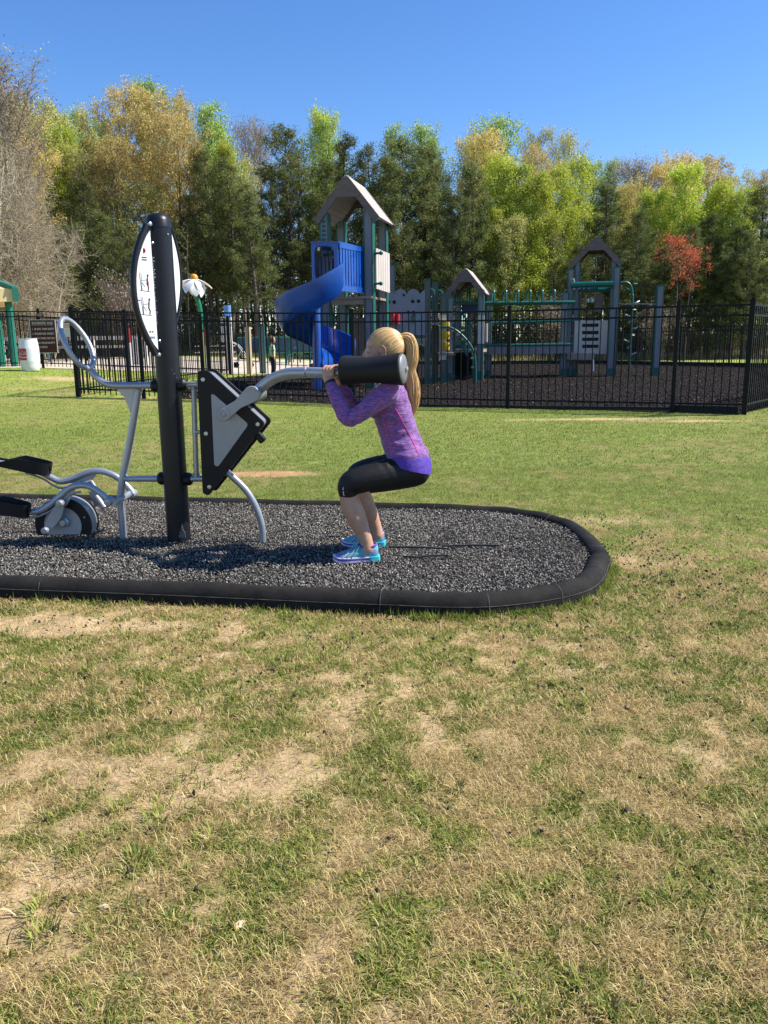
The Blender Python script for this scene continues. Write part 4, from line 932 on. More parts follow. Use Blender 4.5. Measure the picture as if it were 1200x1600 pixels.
# hair: scalp cap, combed strands, ponytail
def hairmat(name, cA, cB, cC):
    m = bpy.data.materials.new(name); m.use_nodes = True; nd = m.node_tree.nodes; L = m.node_tree.links; b = nd['Principled BSDF']; b.inputs['Roughness'].default_value = .38; b.inputs['Specular IOR Level'].default_value = .55
    at = nd.new('ShaderNodeAttribute'); at.attribute_name = 'col'; L.new(at.outputs['Color'], b.inputs['Base Color']); return m
m_hair = hairmat('blonde_hair', 0, 0, 0)
HE = (.1005, .079, .0970); hc = P(603, 541.5, YC)
def hpnt(d, k=1.0): d = Vector(d); d.normalize(); v = Rt @ Vector((d.x*HE[0], d.y*HE[1], d.z*HE[2])); return hc+v*k
Ri = Rt.inverted()
def pdir(u, v, s):                                                          # direction of the scalp point seen at (u,v); s = side
    w = Ri @ (P(u, v, YC)-hc); x_ = w.x/HE[0]; z_ = w.z/HE[2]; r2 = x_*x_+z_*z_
    if r2 > .999: f = .9995/math.sqrt(r2); x_ *= f; z_ *= f; r2 = x_*x_+z_*z_
    return Vector((x_, s*math.sqrt(1-r2), z_))
tie_d = Vector((1.0, 0, .20)).normalized()
class HairMB:
    def __init__(s): s.V = []; s.Q = []; s.C = []; s.n = 0
    def strand(s, pts, r, col, nseg=5, flat=None):
        m_ = len(pts); rs = r if isinstance(r, list) else [r]*m_
        t0 = (pts[1]-pts[0]).normalized(); nrm = Vector((0, 1, 0)); 
        if abs(nrm.dot(t0)) > .9: nrm = Vector((0, 0, 1))
        for i in range(m_):
            t = (pts[min(i+1, m_-1)]-pts[max(i-1, 0)]).normalized(); nrm = (nrm-t*nrm.dot(t)).normalized(); bn = t.cross(nrm)
            for k in range(nseg):
                a = 2*PI*k/nseg; s.V.append(pts[i]+nrm*math.cos(a)*rs[i]+bn*math.sin(a)*rs[i]); s.C.append(col)
        for i in range(m_-1):
            for k in range(nseg): k2 = (k+1) % nseg; s.Q.append((s.n+i*nseg+k, s.n+i*nseg+k2, s.n+(i+1)*nseg+k2, s.n+(i+1)*nseg+k))
        s.n += m_*nseg
    def build(s, name, m, parent): return link(name, np_mesh(name, [tuple(v) for v in s.V], s.Q, None, s.C), m, parent, smooth=180)
HCOL = [(.56, .34, .12), (.70, .45, .18), (.40, .22, .075), (.80, .56, .27), (.60, .37, .14)]
def hcol(k=1.0): c = random.choice(HCOL); f = random.uniform(.75, 1.15)*k; return (c[0]*f, c[1]*f, c[2]*f)
hair = HairMB()
line = [(577.5, 521), (578.5, 527), (583, 533), (589, 538), (592.5, 543), (594.5, 541), (599, 540.5), (604.5, 544), (607, 550), (609, 557), (613, 562), (619, 564)]
starts = []
for s in (-1, 1):
    dl = [pdir(u, v, s) for u, v in line]
    top = [Vector((math.cos(a)*-.80, s*.42*(1-t), .62)) for a, t in ((0, 0), (0, .5), (0, 1))]
    full = [Vector((-.80, 0, .60)).normalized(), Vector((-.80, s*.22, .56)).normalized()]+dl
    for i in range(len(full)-1):
        n_ = max(3, int((hpnt(full[i])-hpnt(full[i+1])).length/.0013))
        for k in range(n_): t = k/n_; starts.append(((full[i]*(1-t)+full[i+1]*t).normalized(), s))
for d0, s in starts:
    j = Vector((random.uniform(-.02, .02), random.uniform(-.02, .02), random.uniform(-.02, .02))); d0 = (d0+j).normalized(); pts = []; lift = random.uniform(1.0, 1.03)
    for k in range(13):
        t = k/12; d_ = d0.lerp(tie_d, t); d_ = (d_+Vector((0, 0, .16*math.sin(PI*t)*(1 if d0.z > -.1 else -.1)))).normalized(); pts.append(hpnt(d_, lift+.012*math.sin(PI*t)-(.03 if k == 0 else 0)))
    rr = random.uniform(.0013, .0022); hair.strand(pts, [rr*.5]+[rr]*11+[rr*.7], hcol())
for k in range(420):                                                         # strands that start within the combed hair
    d0, s = random.choice(starts); t0 = random.uniform(.15, .75); a_ = d0.lerp(tie_d, t0)+Vector((random.uniform(-.1, .1), random.uniform(-.15, .15), random.uniform(-.30, .30))); a_.normalize(); pts = []
    for q in range(9): t = q/8; dd_ = a_.lerp(tie_d, t).normalized(); pts.append(hpnt(dd_, 1.0+.022*math.sin(PI*t)-(.03 if q == 0 else 0)))
    if a_.x > -.2: rr = random.uniform(.0012, .0020); hair.strand(pts, [rr*.4]+[rr]*7+[rr*.7], hcol())
for k in range(70):                                                          # loose wisps at the hairline
    d0 = random.choice(starts)[0]; d0 = (d0+Vector((random.uniform(-.05, .05), 0, random.uniform(-.03, .05)))).normalized(); a = hpnt(d0, 1.0); dn = (a-hc).normalized(); tt = (hpnt(tie_d)-a).normalized()
    hair.strand([a, a+tt*.012+dn*.005, a+tt*.028+dn*.007+Vector((0, 0, random.uniform(-.006, .006))), a+tt*.045+dn*.004], .0005, hcol(1.2), 4)
hr = hair.build('hair', m_hair, person)
mb = MB(); vs = []; nn_ = 40; mm_ = 26                                      # the scalp under the strands
for j in range(mm_+1):
    t = PI*j/mm_
    for i in range(nn_): a = 2*PI*i/nn_; vs.append(Vector((math.sin(t)*math.cos(a), math.sin(t)*math.sin(a), math.cos(t))))
def hairy(d):
    s = 1 if d.y >= 0 else -1; p = hpnt(d); w = p-Vector((0, 0, CAMH)); u = 600+FPX*(p.x/(p.y*_cp-(p.z-CAMH)*_sp)); v = 800-FPX*((p.y*_sp+(p.z-CAMH)*_cp)/(p.y*_cp-(p.z-CAMH)*_sp))
    lx = [(500, 520), (577, 521), (579, 528), (584, 534), (590, 539), (593, 543), (599, 541), (604.5, 545), (608, 551), (610, 558), (614, 563), (640, 566)]
    return v < float(np.interp(u, [q[0] for q in lx], [q[1] for q in lx])) and u > 574
ff = []
for j in range(mm_):
    for i in range(nn_):
        q = (j*nn_+i, (j+1)*nn_+i, (j+1)*nn_+(i+1) % nn_, j*nn_+(i+1) % nn_); c = (vs[q[0]]+vs[q[1]]+vs[q[2]]+vs[q[3]])/4
        c = Vector((c.x, -abs(c.y), c.z))
        if c.length > .1 and hairy(c.normalized()): ff.append(q)
mb.add([hpnt(d_, .99) for d_ in vs], ff)
scm = np_mesh('hair_base', [tuple(v) for v in mb.v], ff, None, [(.56, .35, .13)]*len(mb.v)); link('hair_base', scm, m_hair, hr, smooth=180)
pony = HairMB()
pc_ = [(622.5, 529.5), (630, 526.5), (638.5, 529), (643.5, 542), (643.5, 560), (640.5, 579), (644, 598), (646, 615), (645.5, 632), (642, 651)]; pr_ = [.012, .021, .031, .035, .034, .028, .038, .040, .030, .008]
pcs = spline([P(u, v, YC-.0) for u, v in pc_], 4); prs = lerpl(pr_, 4)
for i in range(620):
    rad = math.sqrt(random.random()); an = random.random()*2*PI; e = random.uniform(.72, 1.0) if random.random() < .7 else 1.03; ph = random.uniform(0, 6); wv = random.uniform(.0, .22)
    pts = []; m_ = int(len(pcs)*e) if e <= 1 else len(pcs)
    for k in range(m_):
        t = k/len(pcs); a2 = an+.5*math.sin(3*t+ph*.3)+.35*t; r_ = prs[k]*(rad+wv*math.sin(9*t+ph)*t); tt = (pcs[min(k+1, len(pcs)-1)]-pcs[max(k-1, 0)]).normalized(); sd = Vector((0, 1, 0)); fr = tt.cross(sd).normalized()
        pts.append(pcs[k]+fr*math.cos(a2)*r_+sd*math.sin(a2)*r_*.85+fr*.004*math.sin(14*t+1)*t)
    w = random.uniform(.0011, .0022)*(1.0 if rad < .8 else .75); n_ = len(pts); pony.strand(pts, [w*.8]+[w]*(n_-4)+[w*.7, w*.45, w*.15], hcol(1.05), 4)
pb = pony.build('ponytail', m_hair, person)
mb = MB(); c0 = P(623, 529.2, YC); c1 = P(626.5, 528, YC); mb.tube([c0, c1], [(.0155, .0155)]*2, 16); mb.build('hair_tie', mat('tie', (.45, .38, .28), None, .6), person)
# ================================================================ FENCES
m_fence = mat('fence_black', (.007, .0075, .009), (.005, .005, .006), .5, nscale=2, spec=.18)
FH = 1.80
def fence(pts, n_between, label, group=None, h=FH, skip_last=False, skip_first=False):
    base = pts[0]; root = empty('metal_fence', (base[0], base[1], gz(base[0], base[1])), label, 'fence')
    if group: root['group'] = group
    posts = []
    for i in range(len(pts)-1):
        a, b_ = Vector((pts[i][0], pts[i][1], 0)), Vector((pts[i+1][0], pts[i+1][1], 0)); n = n_between[i]
        for k in range(n): posts.append(a+(b_-a)*k/n)
    posts.append(Vector((pts[-1][0], pts[-1][1], 0)))
    for p in posts: p.z = gz(p.x, p.y)
    for i, p in enumerate(posts):
        if (skip_last and i == len(posts)-1) or (skip_first and i == 0): continue
        q = posts[min(i+1, len(posts)-1)]-posts[max(i-1, 0)]; an = math.atan2(q.y, q.x); R_ = Matrix.Rotation(an, 3, 'Z')
        corner = i in (0, len(posts)-1); w = .082 if corner else .066
        mb = MB(); mb.box(p+Vector((0, 0, h/2+.0)), (w, w, h+.10), R_); mb.box(p+Vector((0, 0, h+.062)), (w+.016, w+.016, .022), R_); mb.box(p+Vector((0, 0, h+.078)), (w*.6, w*.6, .012), R_)
        mb.build('fence_post', m_fence, root, smooth=30)
    for i in range(len(posts)-1):
        a, b_ = posts[i], posts[i+1]; d = b_-a; L_ = Vector((d.x, d.y, 0)).length; u = d/L_; mb = MB(); g0 = .04
        for z_ in (h-.012, h-.175, .165): mb.beam(a+u*g0+Vector((0, 0, z_)), b_-u*g0+Vector((0, 0, z_)), .028, .032)
        n = max(2, int(round(L_/.128)))
        for k in range(1, n):
            p = a+d*(k/n); an = math.atan2(d.y, d.x); mb.box(p+Vector((0, 0, (.055+h-.03)/2)), (.017, .017, h-.03-.055), Matrix.Rotation(an, 3, 'Z'))
        mb.build('fence_panel', m_fence, root, smooth=0)
    return root
xy = lambda p: (p.x, p.y)
fA_ = (fA.x, fA.y); fence([fA_, xy(fB), xy(fC), xy(fD), xy(fE), xy(fF)], [2, 1, 1, 1, 1], 'black metal picket fence along the front of the playground, behind the woman')
cornerL = (-5.0, 26.6); sgnA = (-13.15, 26.3)
fence([fA_, cornerL], [4], 'black picket fence run going back from the left front corner post', skip_first=True)
fence([cornerL, (-8.9, 26.45), sgnA], [2, 2], 'distant black picket fence carrying the brown rules board at far left', skip_first=True)
fence([sgnA, (-13.6, 40)], [5], 'far left black picket fence run going back from the rules board', skip_first=True)
fence([xy(fF), (8.6, 16.6), (11.3, 19.4)], [1, 1], 'black picket fence run going back from the right front corner post, rails lit grey', skip_first=True)
fence([(11.3, 19.4), (17.0, 34.2)], [5], 'black picket fence run along the far right side of the playground', skip_first=True)
fence([(17.0, 34.2), (11.5, 43.5)], [4], 'short back run of black picket fence behind the lone post', skip_first=True)
fence([(11.5, 43.5), (-1.0, 47.5)], [6], 'long back run of black picket fence between the towers and the wood', skip_first=True)
# black curbing under the fence at the right and round the mulch
mb = MB()
edge = [(-4.9, 17.25), (fC.x, fC.y+.06), (fD.x, fD.y+.06), (fE.x, fE.y+.06), (fF.x-.05, fF.y+.06)]
for i in range(len(edge)-1): mb.beam((edge[i][0], edge[i][1]+.05, .03 if i < 3 else .06), (edge[i+1][0], edge[i+1][1]+.05, .03 if i < 2 else .06), .06, .06 if i < 3 else .14)
o_ = mb.build('mulch_border', m_rub, org=(edge[0][0], edge[0][1], 0)); tag(o_, 'low black border board along the foot of the front fence', 'border')
mb = MB(); e2_ = [(-1.05, 34), (-.7, 46.3), (11.3, 43.2)]; mb.beam((*e2_[1], .1), (*e2_[2], .1), .12, .2); mb.beam((11.3, 43.2, .1), (16.7, 34.3, .1), .12, .2); tag(mb.build('mulch_border', m_rub, org=(11.3, 43.2, 0)), 'low black border at the back edge of the playground mulch', 'border')
def V3(x, y, z=0): return Vector((x, y, z))
def at(u, v, Y_): return P(u, v, Y_)
# ---------------------------------------------------------------- rules sign, small signs, barrel
YS = 26.20
def sign_panel(u0, v0, u1, v1, Y_, col, lines, tcol, label, name='rules_board', edge=None):
    a = at(u0, v0, Y_); b_ = at(u1, v1, Y_); c = (a+b_)/2; w = abs(b_.x-a.x); h = abs(a.z-b_.z)
    root = empty(name, (c.x, Y_, min(a.z, b_.z)), label, 'sign')
    mb = MB(); mb.box((c.x, Y_, c.z), (w, .02, h)); pn = mb.build('board', col, root)
    if edge:
        mb = MB(); t = .018
        for (x_, z_, ww, hh) in ((c.x, c.z+h/2, w+t, t), (c.x, c.z-h/2, w+t, t), (c.x-w/2, c.z, t, h-t), (c.x+w/2, c.z, t, h-t)): mb.box((x_, Y_-.004, z_), (ww, .03, hh))
        mb.build('frame', edge, root)
    R_ = Matrix(((1, 0, 0), (0, 0, -1), (0, 1, 0)))
    for (txt, fx, fz, size, al, c_) in lines:
        text(txt, size*h, Vector((c.x-w/2+fx*w, Y_-.0125, c.z+h/2-fz*h)), R_, c_ or tcol, pn, align=al, ext=.001, maxw=w*(.86 if al == 'LEFT' else .82))
    return root
m_brown = mat('sign_brown', (.085, .024, .018), (.07, .02, .015), .6, spec=.2); m_cream = mat('sign_cream', (.72, .66, .56), None, .6); m_sgray = mat('sign_grey', (.50, .48, .46), (.42, .40, .38), .6)
sign_panel(46, 500, 90.5, 551, YS, m_brown, [('PLAYGROUND  RULES', .5, .10, .105, 'CENTER', None), ('_______________', .5, .12, .09, 'CENTER', None), ('1.  BE SAFE, THINK SAFETY', .07, .28, .082, 'LEFT', None), ('2.  BE QUIET AND ORDERLY', .07, .42, .082, 'LEFT', None), ('3.  RESPECT OTHERS, TAKE TURNS', .07, .56, .075, 'LEFT', None), ('4.  NO PROFANITY', .07, .70, .082, 'LEFT', None), ('5.  NO PETS', .07, .83, .082, 'LEFT', None)], m_cream, 'brown PLAYGROUND RULES board with cream lettering on the distant fence', edge=m_sgray)
sign_panel(56, 489.5, 68, 495, YS, m_brown, [('NO SKATEBOARDS', .5, .3, .30, 'CENTER', None), ('OR BIKES', .5, .72, .32, 'CENTER', None)], m_cream, 'tiny brown sign above the rules board', 'small_sign')
sign_panel(99, 505, 111.5, 526, YS, m_cream, [('PARK', .5, .14, .16, 'CENTER', m_red), ('NOTICE', .5, .30, .15, 'CENTER', m_red), ('________', .5, .42, .12, 'CENTER', m_ink), ('________', .5, .56, .12, 'CENTER', m_ink), ('________', .5, .70, .12, 'CENTER', m_ink), ('________', .5, .84, .12, 'CENTER', m_ink)], m_ink, 'small white notice seen through the silver handle loop', 'small_sign')
def barrel():
    p = GG(48, 573); Y_ = 24.9; x_ = P(48, 573, Y_).x; z0 = gz(x_, Y_); H = P(48, 529, Y_).z-z0; R_ = 14.3/FPX*Y_*1.02
    root = empty('plastic_barrel', (x_, Y_, z0), 'white plastic barrel with a red drink label beside the rules board', 'barrel')
    pr = [(.80, 0), (.86, .02), (.93, .15), (.97, .28), (.985, .30), (.985, .32), (.99, .5), (.985, .68), (.985, .70), (.97, .72), (.93, .86), (.86, .97), (.88, .975), (.88, 1.0), (.82, 1.0), (.80, .985), (.01, .985)]
    mb = MB(); mb.lathe([(r*R_, h*H) for r, h in pr], (x_, Y_, z0), n=36); mb.build('barrel_body', mat('barrel_plastic', (.74, .74, .74), (.66, .66, .67), .45, nscale=3), root, smooth=50)
    mb = MB(); K = 10; a0, a1 = math.radians(210), math.radians(276); rows = []
    for zf in (.34, .42, .52, .62, .70):
        rr = R_*(.990+.006*math.sin(PI*(zf-.3)/.4))+.004; rows.append([Vector((x_+rr*math.cos(a0+(a1-a0)*k/K), Y_+rr*math.sin(a0+(a1-a0)*k/K), z0+zf*H)) for k in range(K+1)])
    vs = [p for r in rows for p in r]; fs = [(j*(K+1)+i, j*(K+1)+i+1, (j+1)*(K+1)+i+1, (j+1)*(K+1)+i) for j in range(4) for i in range(K)]
    mb.add(vs, fs); lb = mb.build('label', mat('label_red', (.52, .02, .03), (.46, .02, .03), .5), root, smooth=180)
    # white script and wave wrapped on the label
    cu = bpy.data.curves.new('s', 'FONT'); cu.body = 'Coca-Cola'; cu.size = .17; cu.extrude = .001; cu.shear = .35; cu.align_x = 'CENTER'; cu.align_y = 'CENTER'; cu.offset = .002
    o = bpy.data.objects.new('s', cu); COL.objects.link(o); dg = bpy.context.evaluated_depsgraph_get(); dg.update(); me = bpy.data.meshes.new_from_object(o.evaluated_get(dg)); bpy.data.objects.remove(o); me.materials.clear()
    am = (a0+a1)/2; wtxt = max(v.co.x for v in me.vertices)*2; sc = (a1-a0)*R_*.92/wtxt
    for v in me.vertices:
        a = am+v.co.x*sc/R_; rr = R_*.996+.0075; v.co = Vector((x_+rr*math.cos(a), Y_+rr*math.sin(a), z0+.55*H+v.co.y*1.0))
    link('lettering', me, m_white, lb, smooth=0)
    mb = MB(); pts = []
    for k in range(16): a = a0+(a1-a0)*k/15; rr = R_*.996+.006; pts.append(Vector((x_+rr*math.cos(a), Y_+rr*math.sin(a), z0+H*(.435+.012*math.sin(k/15*6)))))
    mb.tube(pts, [(.008, .002)]*16, 6); mb.build('wave_stripe', m_white, lb)
barrel()
# ---------------------------------------------------------------- shelter at the far left
m_grn = mat('green_paint', (.012, .17, .115), (.010, .14, .095), .38, nscale=3); m_yel = mat('canopy_tan', (.80, .60, .28), (.72, .53, .25), .6)
YH = 27.8
p0 = at(13, 557, YH); z0 = gz(p0.x, YH); sh = empty('shelter', (p0.x, YH, z0), 'green posted picnic shelter with tan roof cut by the left edge', 'shelter')
for dx, dy in ((-.22, 0), (.18, .10), (-4.2, 0), (-4.6, .1)):
    mb = MB(); xt = p0.x+dx; ztp = at(13, 452, YH).z; mb.tube([(xt, YH+dy, z0-.1), (xt, YH+dy, ztp+.05)], .12, 14); mb.build('post', m_grn, sh)
ez = at(20, 452, YH).z; ax = at(-50, 395, YH).z; cxr = p0.x-2.2; ey0, ey1 = YH-.45, YH+3.6; ex0, ex1 = cxr-2.6, cxr+2.6
apex = V3(cxr, (ey0+ey1)/2, ax); cs = [V3(ex0, ey0, ez), V3(ex1, ey0, ez), V3(ex1, ey1, ez), V3(ex0, ey1, ez)]
mb = MB(); low = [c+V3(0, 0, -.02) for c in cs]; mb.add(cs+[apex]+[c-V3(0, 0, .42) for c in cs]+[apex-V3(0, 0, .2)], [(0, 1, 4), (1, 2, 4), (2, 3, 4), (3, 0, 4), (0, 5, 6, 1), (1, 6, 7, 2), (2, 7, 8, 3), (3, 8, 5, 0), (6, 5, 9), (7, 6, 9), (8, 7, 9), (5, 8, 9)]); mb.build('roof', m_yel, sh, smooth=0)
mb = MB()
for c in cs: mb.beam(c+V3(0, 0, .03), apex+V3(0, 0, .05), .32, .09)
for c in cs: mb.box(c-V3(0, 0, .19), (.17, .17, .42))
mb.build('roof_trim', m_grn, sh); sh.rotation_euler = (0, 0, math.radians(27))
# ---------------------------------------------------------------- picnic tables and seats
m_tbl = mat('pale_boards', (.66, .60, .54), (.56, .50, .44), .7, nscale=4); m_teal = mat('teal_plastic', (.02, .09, .10), (.015, .07, .08), .5, nscale=4)
def picnic(x_, y_, rz, mt, mf, label, L_=1.9, zz=None):
    z0 = gz(x_, y_) if zz is None else zz; root = empty('picnic_table', (x_, y_, z0), label, 'table'); R_ = Matrix.Rotation(rz, 3, 'Z'); T_ = lambda a, b_, c: Vector((x_, y_, z0))+R_ @ Vector((a, b_, c))
    mb = MB(); [mb.box(T_(0, -.32+k*.16, .75), (L_, .145, .04), R_) for k in range(5)]; mb.build('table_top', mt, root)
    for s in (-1, 1): mb = MB(); mb.box(T_(0, s*.70, .45), (L_, .26, .04), R_); mb.build('seat', mt, root)
    for s in (-1, 1):
        mb = MB(); x0 = s*(L_/2-.3); mb.tube([T_(x0, -.80, 0), T_(x0, -.74, .42), T_(x0, .74, .42), T_(x0, .80, 0)], .03, 8); mb.tube([T_(x0, -.28, .42), T_(x0, -.28, .73)], .03, 8); mb.tube([T_(x0, .28, .42), T_(x0, .28, .73)], .03, 8); mb.build('leg_frame', mf, root)
picnic(at(5, 0, 29).x-.6, 29.3, .1, m_teal, m_grn, 'green picnic table under the shelter at the left edge')
# white rail fence and pavilion kerb behind the pad
def white_rail(u0, u1, Y_, v0, v1, label):
    a = at(u0, v0, Y_); b_ = at(u1, v0, Y_); zt_ = a.z; zm = at(u0, (v0*.45+v1*.55), Y_).z; root = empty('white_rail_fence', (a.x, Y_, gz(a.x, Y_)), label, 'fence')
    mb = MB(); mb.box(((a.x+b_.x)/2, Y_, zt_-.08), (b_.x-a.x, .05, .17)); mb.build('rail', m_tbl, root); mb = MB(); mb.box(((a.x+b_.x)/2, Y_, zm), (b_.x-a.x, .05, .12)); mb.build('rail', m_tbl, root)
    n = max(2, int((b_.x-a.x)/1.6))
    for k in range(n+1): x_ = a.x+(b_.x-a.x)*k/n; g_ = gz(x_, Y_); mb = MB(); mb.box((x_, Y_+.07, (g_+zt_)/2), (.12, .09, zt_-g_+.02)); mb.build('post', m_tbl, root)
white_rail(2, 215, 36, 527, 557, 'white two-rail fence behind the barrel and rules board')
picnic(-8.2, 40, .15, m_tbl, m_teal, 'pale picnic table far behind the dark machine post'); picnic(-5.4, 42, -.1, m_teal, m_grn, 'dark teal picnic table behind the boy')
picnic(-3.9, 39.0, .05, m_teal, m_grn, 'dark teal picnic table left of the blue slide foot'); picnic(-6.9, 43.5, 0, m_teal, m_grn, 'dark teal picnic table behind the spray posts')
mb = MB(); a = at(372, 528, 44); b_ = at(500, 528, 44); mb.box(((a.x+b_.x)/2, 44, 1.15), (b_.x-a.x, .06, .75)); rt = empty('bench_shelter_panel', (a.x, 44, .2), 'low dark blue panel with green frame behind the picnic tables', 'panel'); mb.build('panel', mat('panel_slate', (.05, .085, .12), (.04, .07, .10), .5), rt)
mb = MB(); 
for k in range(9): x_ = a.x+(b_.x-a.x)*k/8; mb.tube([(x_, 43.95, .1), (x_, 43.95, 1.6)], .04, 8)
for z_ in (.8, 1.58): mb.tube([(a.x, 43.95, z_), (b_.x, 43.95, z_)], .04, 8)
mb.build('frame', m_grn, rt)
# ---------------------------------------------------------------- daisy spray feature
YD = 30.0; st_ = at(313, 560, YD); z0 = gz(st_.x, YD); dz = empty('daisy_spray', (st_.x, YD, z0), 'giant white daisy on a bent green stem behind the fence', 'water feature')
pts = [V3(st_.x+.15, YD, z0), at(315, 520, YD), at(313.5, 490, YD), at(310, 472, YD), at(305, 460, YD), at(304, 445, YD)]
mb = MB(); mb.tube(spline(pts, 5), .085, 12); mb.build('stem', mat('stem_green', (.008, .19, .085), (.006, .16, .07), .35), dz)
fc = at(303, 437, YD); m_pet = mat('petal_white', (.80, .79, .76), (.74, .73, .70), .45, nscale=1.5)
for k in range(8):
    a = 2*PI*k/8+.35; dr = Vector((math.cos(a), math.sin(a), 0)); droop = (.55, .9, 1.0, .5, .35, .9, 1.25, 1.35)[k]; rows = []
    L_ = .66; sd = Vector((-dr.y, dr.x, 0))
    for j in range(9):
        t = j/8; w = .21*math.sin(PI*min(1, .12+.86*t))**.7+.01; ang = droop*(.35+.65*t); q = fc+dr*(.05+L_*t*math.cos(ang*.9))-V3(0, 0, L_*t*math.sin(ang*.9))
        rows.append([q+sd*(-w), q+V3(0, 0, .035)+sd*(-w*.4), q+V3(0, 0, .035)+sd*(w*.4), q+sd*w, q-V3(0, 0, .012)+sd*w*.4, q-V3(0, 0, .012)-sd*w*.4])
    mb = MB(); mb.rings(rows, True); mb.build('petal', m_pet, dz, smooth=50)
mb = MB(); mb.lathe([(.15, -.05), (.15, .05), (.12, .11), (.06, .15), (.01, .155)], fc+V3(0, 0, .05), n=20); mb.build('flower_centre', mat('daisy_orange', (.62, .28, .02), (.55, .24, .02), .45), dz)
def pole(u, v0, Y_, r, sections, label, name='spray_post', lean=0):
    b_ = at(u, v0, Y_); zg = gz(b_.x, Y_); root = empty(name, (b_.x, Y_, zg), label, 'post'); zt_ = b_.z; zc = zg-.05
    for fr, m__ in sections:
        z1_ = zg+(zt_-zg)*fr; mb = MB(); mb.tube([(b_.x+lean*(zc-zg), Y_, zc), (b_.x+lean*(z1_-zg), Y_, z1_)], r, 12); mb.build('pole_section', m__, root); zc = z1_
    return root
m_redp = mat('red_paint', (.45, .02, .025), (.38, .02, .02), .4); m_whp = mat('white_paint', (.72, .70, .66), (.64, .62, .58), .5); m_blp = mat('sky_blue_paint', (.14, .30, .55), (.11, .25, .48), .4); m_olive = mat('olive_paint', (.22, .22, .06), (.18, .18, .05), .5)
pole(323, 511, 28.9, .085, [(.55, m_whp), (1, m_redp)], 'red over white spray post right of the dark machine post')
pole(316, 519, 29.6, .05, [(1, m_olive)], 'thin olive post beside the red and white spray post')
pole(201, 513, 31, .075, [(.62, m_whp), (1, m_redp)], 'red over white spray post left of the curved sign')
pole(232, 512, 32, .07, [(.35, m_whp), (1, m_redp)], 'thin red spray post just left of the curved sign')
for i_, (u, l) in enumerate(((206, .06), (213, .03), (219, 0), (226, 0))): tag(pole(u, 528, 32.5, .075, [(1, m_whp)], 'short leaning white pipe, number', lean=l), ('first', 'second', 'third', 'fourth')[i_]+' from the left of the short white pipes left of the curved sign', group='short white spray pipes')
sp_ = pole(355, 477, 30, .13, [(.62, m_sgray), (1, m_blp)], 'tall spray post with a sky blue top and white buckets')
mb = MB()
for (u, v) in ((349, 496), (357, 496)):
    for dv in (0, 14, 28): c = at(u, v+dv, 29.8); mb.lathe([(.09, 0), (.12, .24), (.11, .24), (.01, .20)], c-V3(0, 0, .24), n=12)
mb.build('bucket', m_whp, sp_)
tn = pole(387, 511, 27.5, .10, [(1, mat('tan_post', (.56, .42, .26), (.48, .36, .22), .6))], 'tan square post left of the boy', 'playground_post')
# wheeled pushchair frame
root = empty('pushchair', at(377, 565, 33), 'grey folding pushchair by the tan post', 'pushchair'); c = at(377, 560, 33); g_ = gz(c.x, 33)
for s in (-.2, .2):
    mb = MB(); mb.tube(spline([V3(c.x-.4, 33+s, g_+1.05), V3(c.x-.1, 33+s, g_+.9), V3(c.x+.15, 33+s, g_+.55), V3(c.x+.35, 33+s, g_+.12)], 4), .018, 8); mb.tube([V3(c.x-.25, 33+s, g_+.12), V3(c.x+.05, 33+s, g_+.7)], .018, 8); mb.build('frame', m_sgray, root)
    for xw in (-.25, .35): mb = MB(); mb.lathe([(.12, -.02), (.12, .02), (.07, .02), (.07, -.02)], V3(c.x+xw, 33+s, g_+.12), (0, 1, 0), 16); mb.build('wheel', m_rub, root)
mb = MB(); mb.prism([V3(c.x-.15, 32.82, g_+.75), V3(c.x-.02, 32.82, g_+.35), V3(c.x+.25, 32.82, g_+.33), V3(c.x+.25, 32.82, g_+.37), V3(c.x+.03, 32.82, g_+.4), V3(c.x-.1, 32.82, g_+.78)], (0, .36, 0)); mb.build('seat', m_hdpe, root)
# ================================================================ PLAYGROUND STRUCTURES
m_post = mat('weathered_grey_lumber', (.22, .215, .23), (.165, .16, .175), .75, nscale=6, stretch=(3, 3, .4), bump=.3, bscale=30)
m_cedar = mat('recycled_lumber_brown', (.17, .125, .105), (.12, .09, .075), .75, nscale=5, stretch=(.6, 3, 3), bump=.3, bscale=30)
m_roof = mat('roof_board', (.44, .38, .34), (.36, .31, .27), .8, nscale=4, stretch=(.5, 4, 1), bump=.3, bscale=20); m_beige = mat('beige_panel', (.60, .52, .46), (.53, .46, .40), .6, nscale=2)
m_tealp = mat('teal_green_metal', (.005, .12, .088), (.004, .09, .066), .38, nscale=3); m_dgrn = mat('green_post_edge', (.010, .10, .075), (.008, .08, .06), .5)
m_blue = mat('blue_slide_plastic', (.006, .080, .40), (.004, .055, .28), .30, nscale=2, coat=.3); m_grey = mat('grey_panel', (.27, .27, .31), (.23, .23, .26), .6, nscale=2); m_deck = mat('deck_tan', (.36, .27, .22), (.28, .21, .17), .7)
m_ylw = mat('yellow_plastic', (.68, .42, .01), (.60, .36, .01), .4)
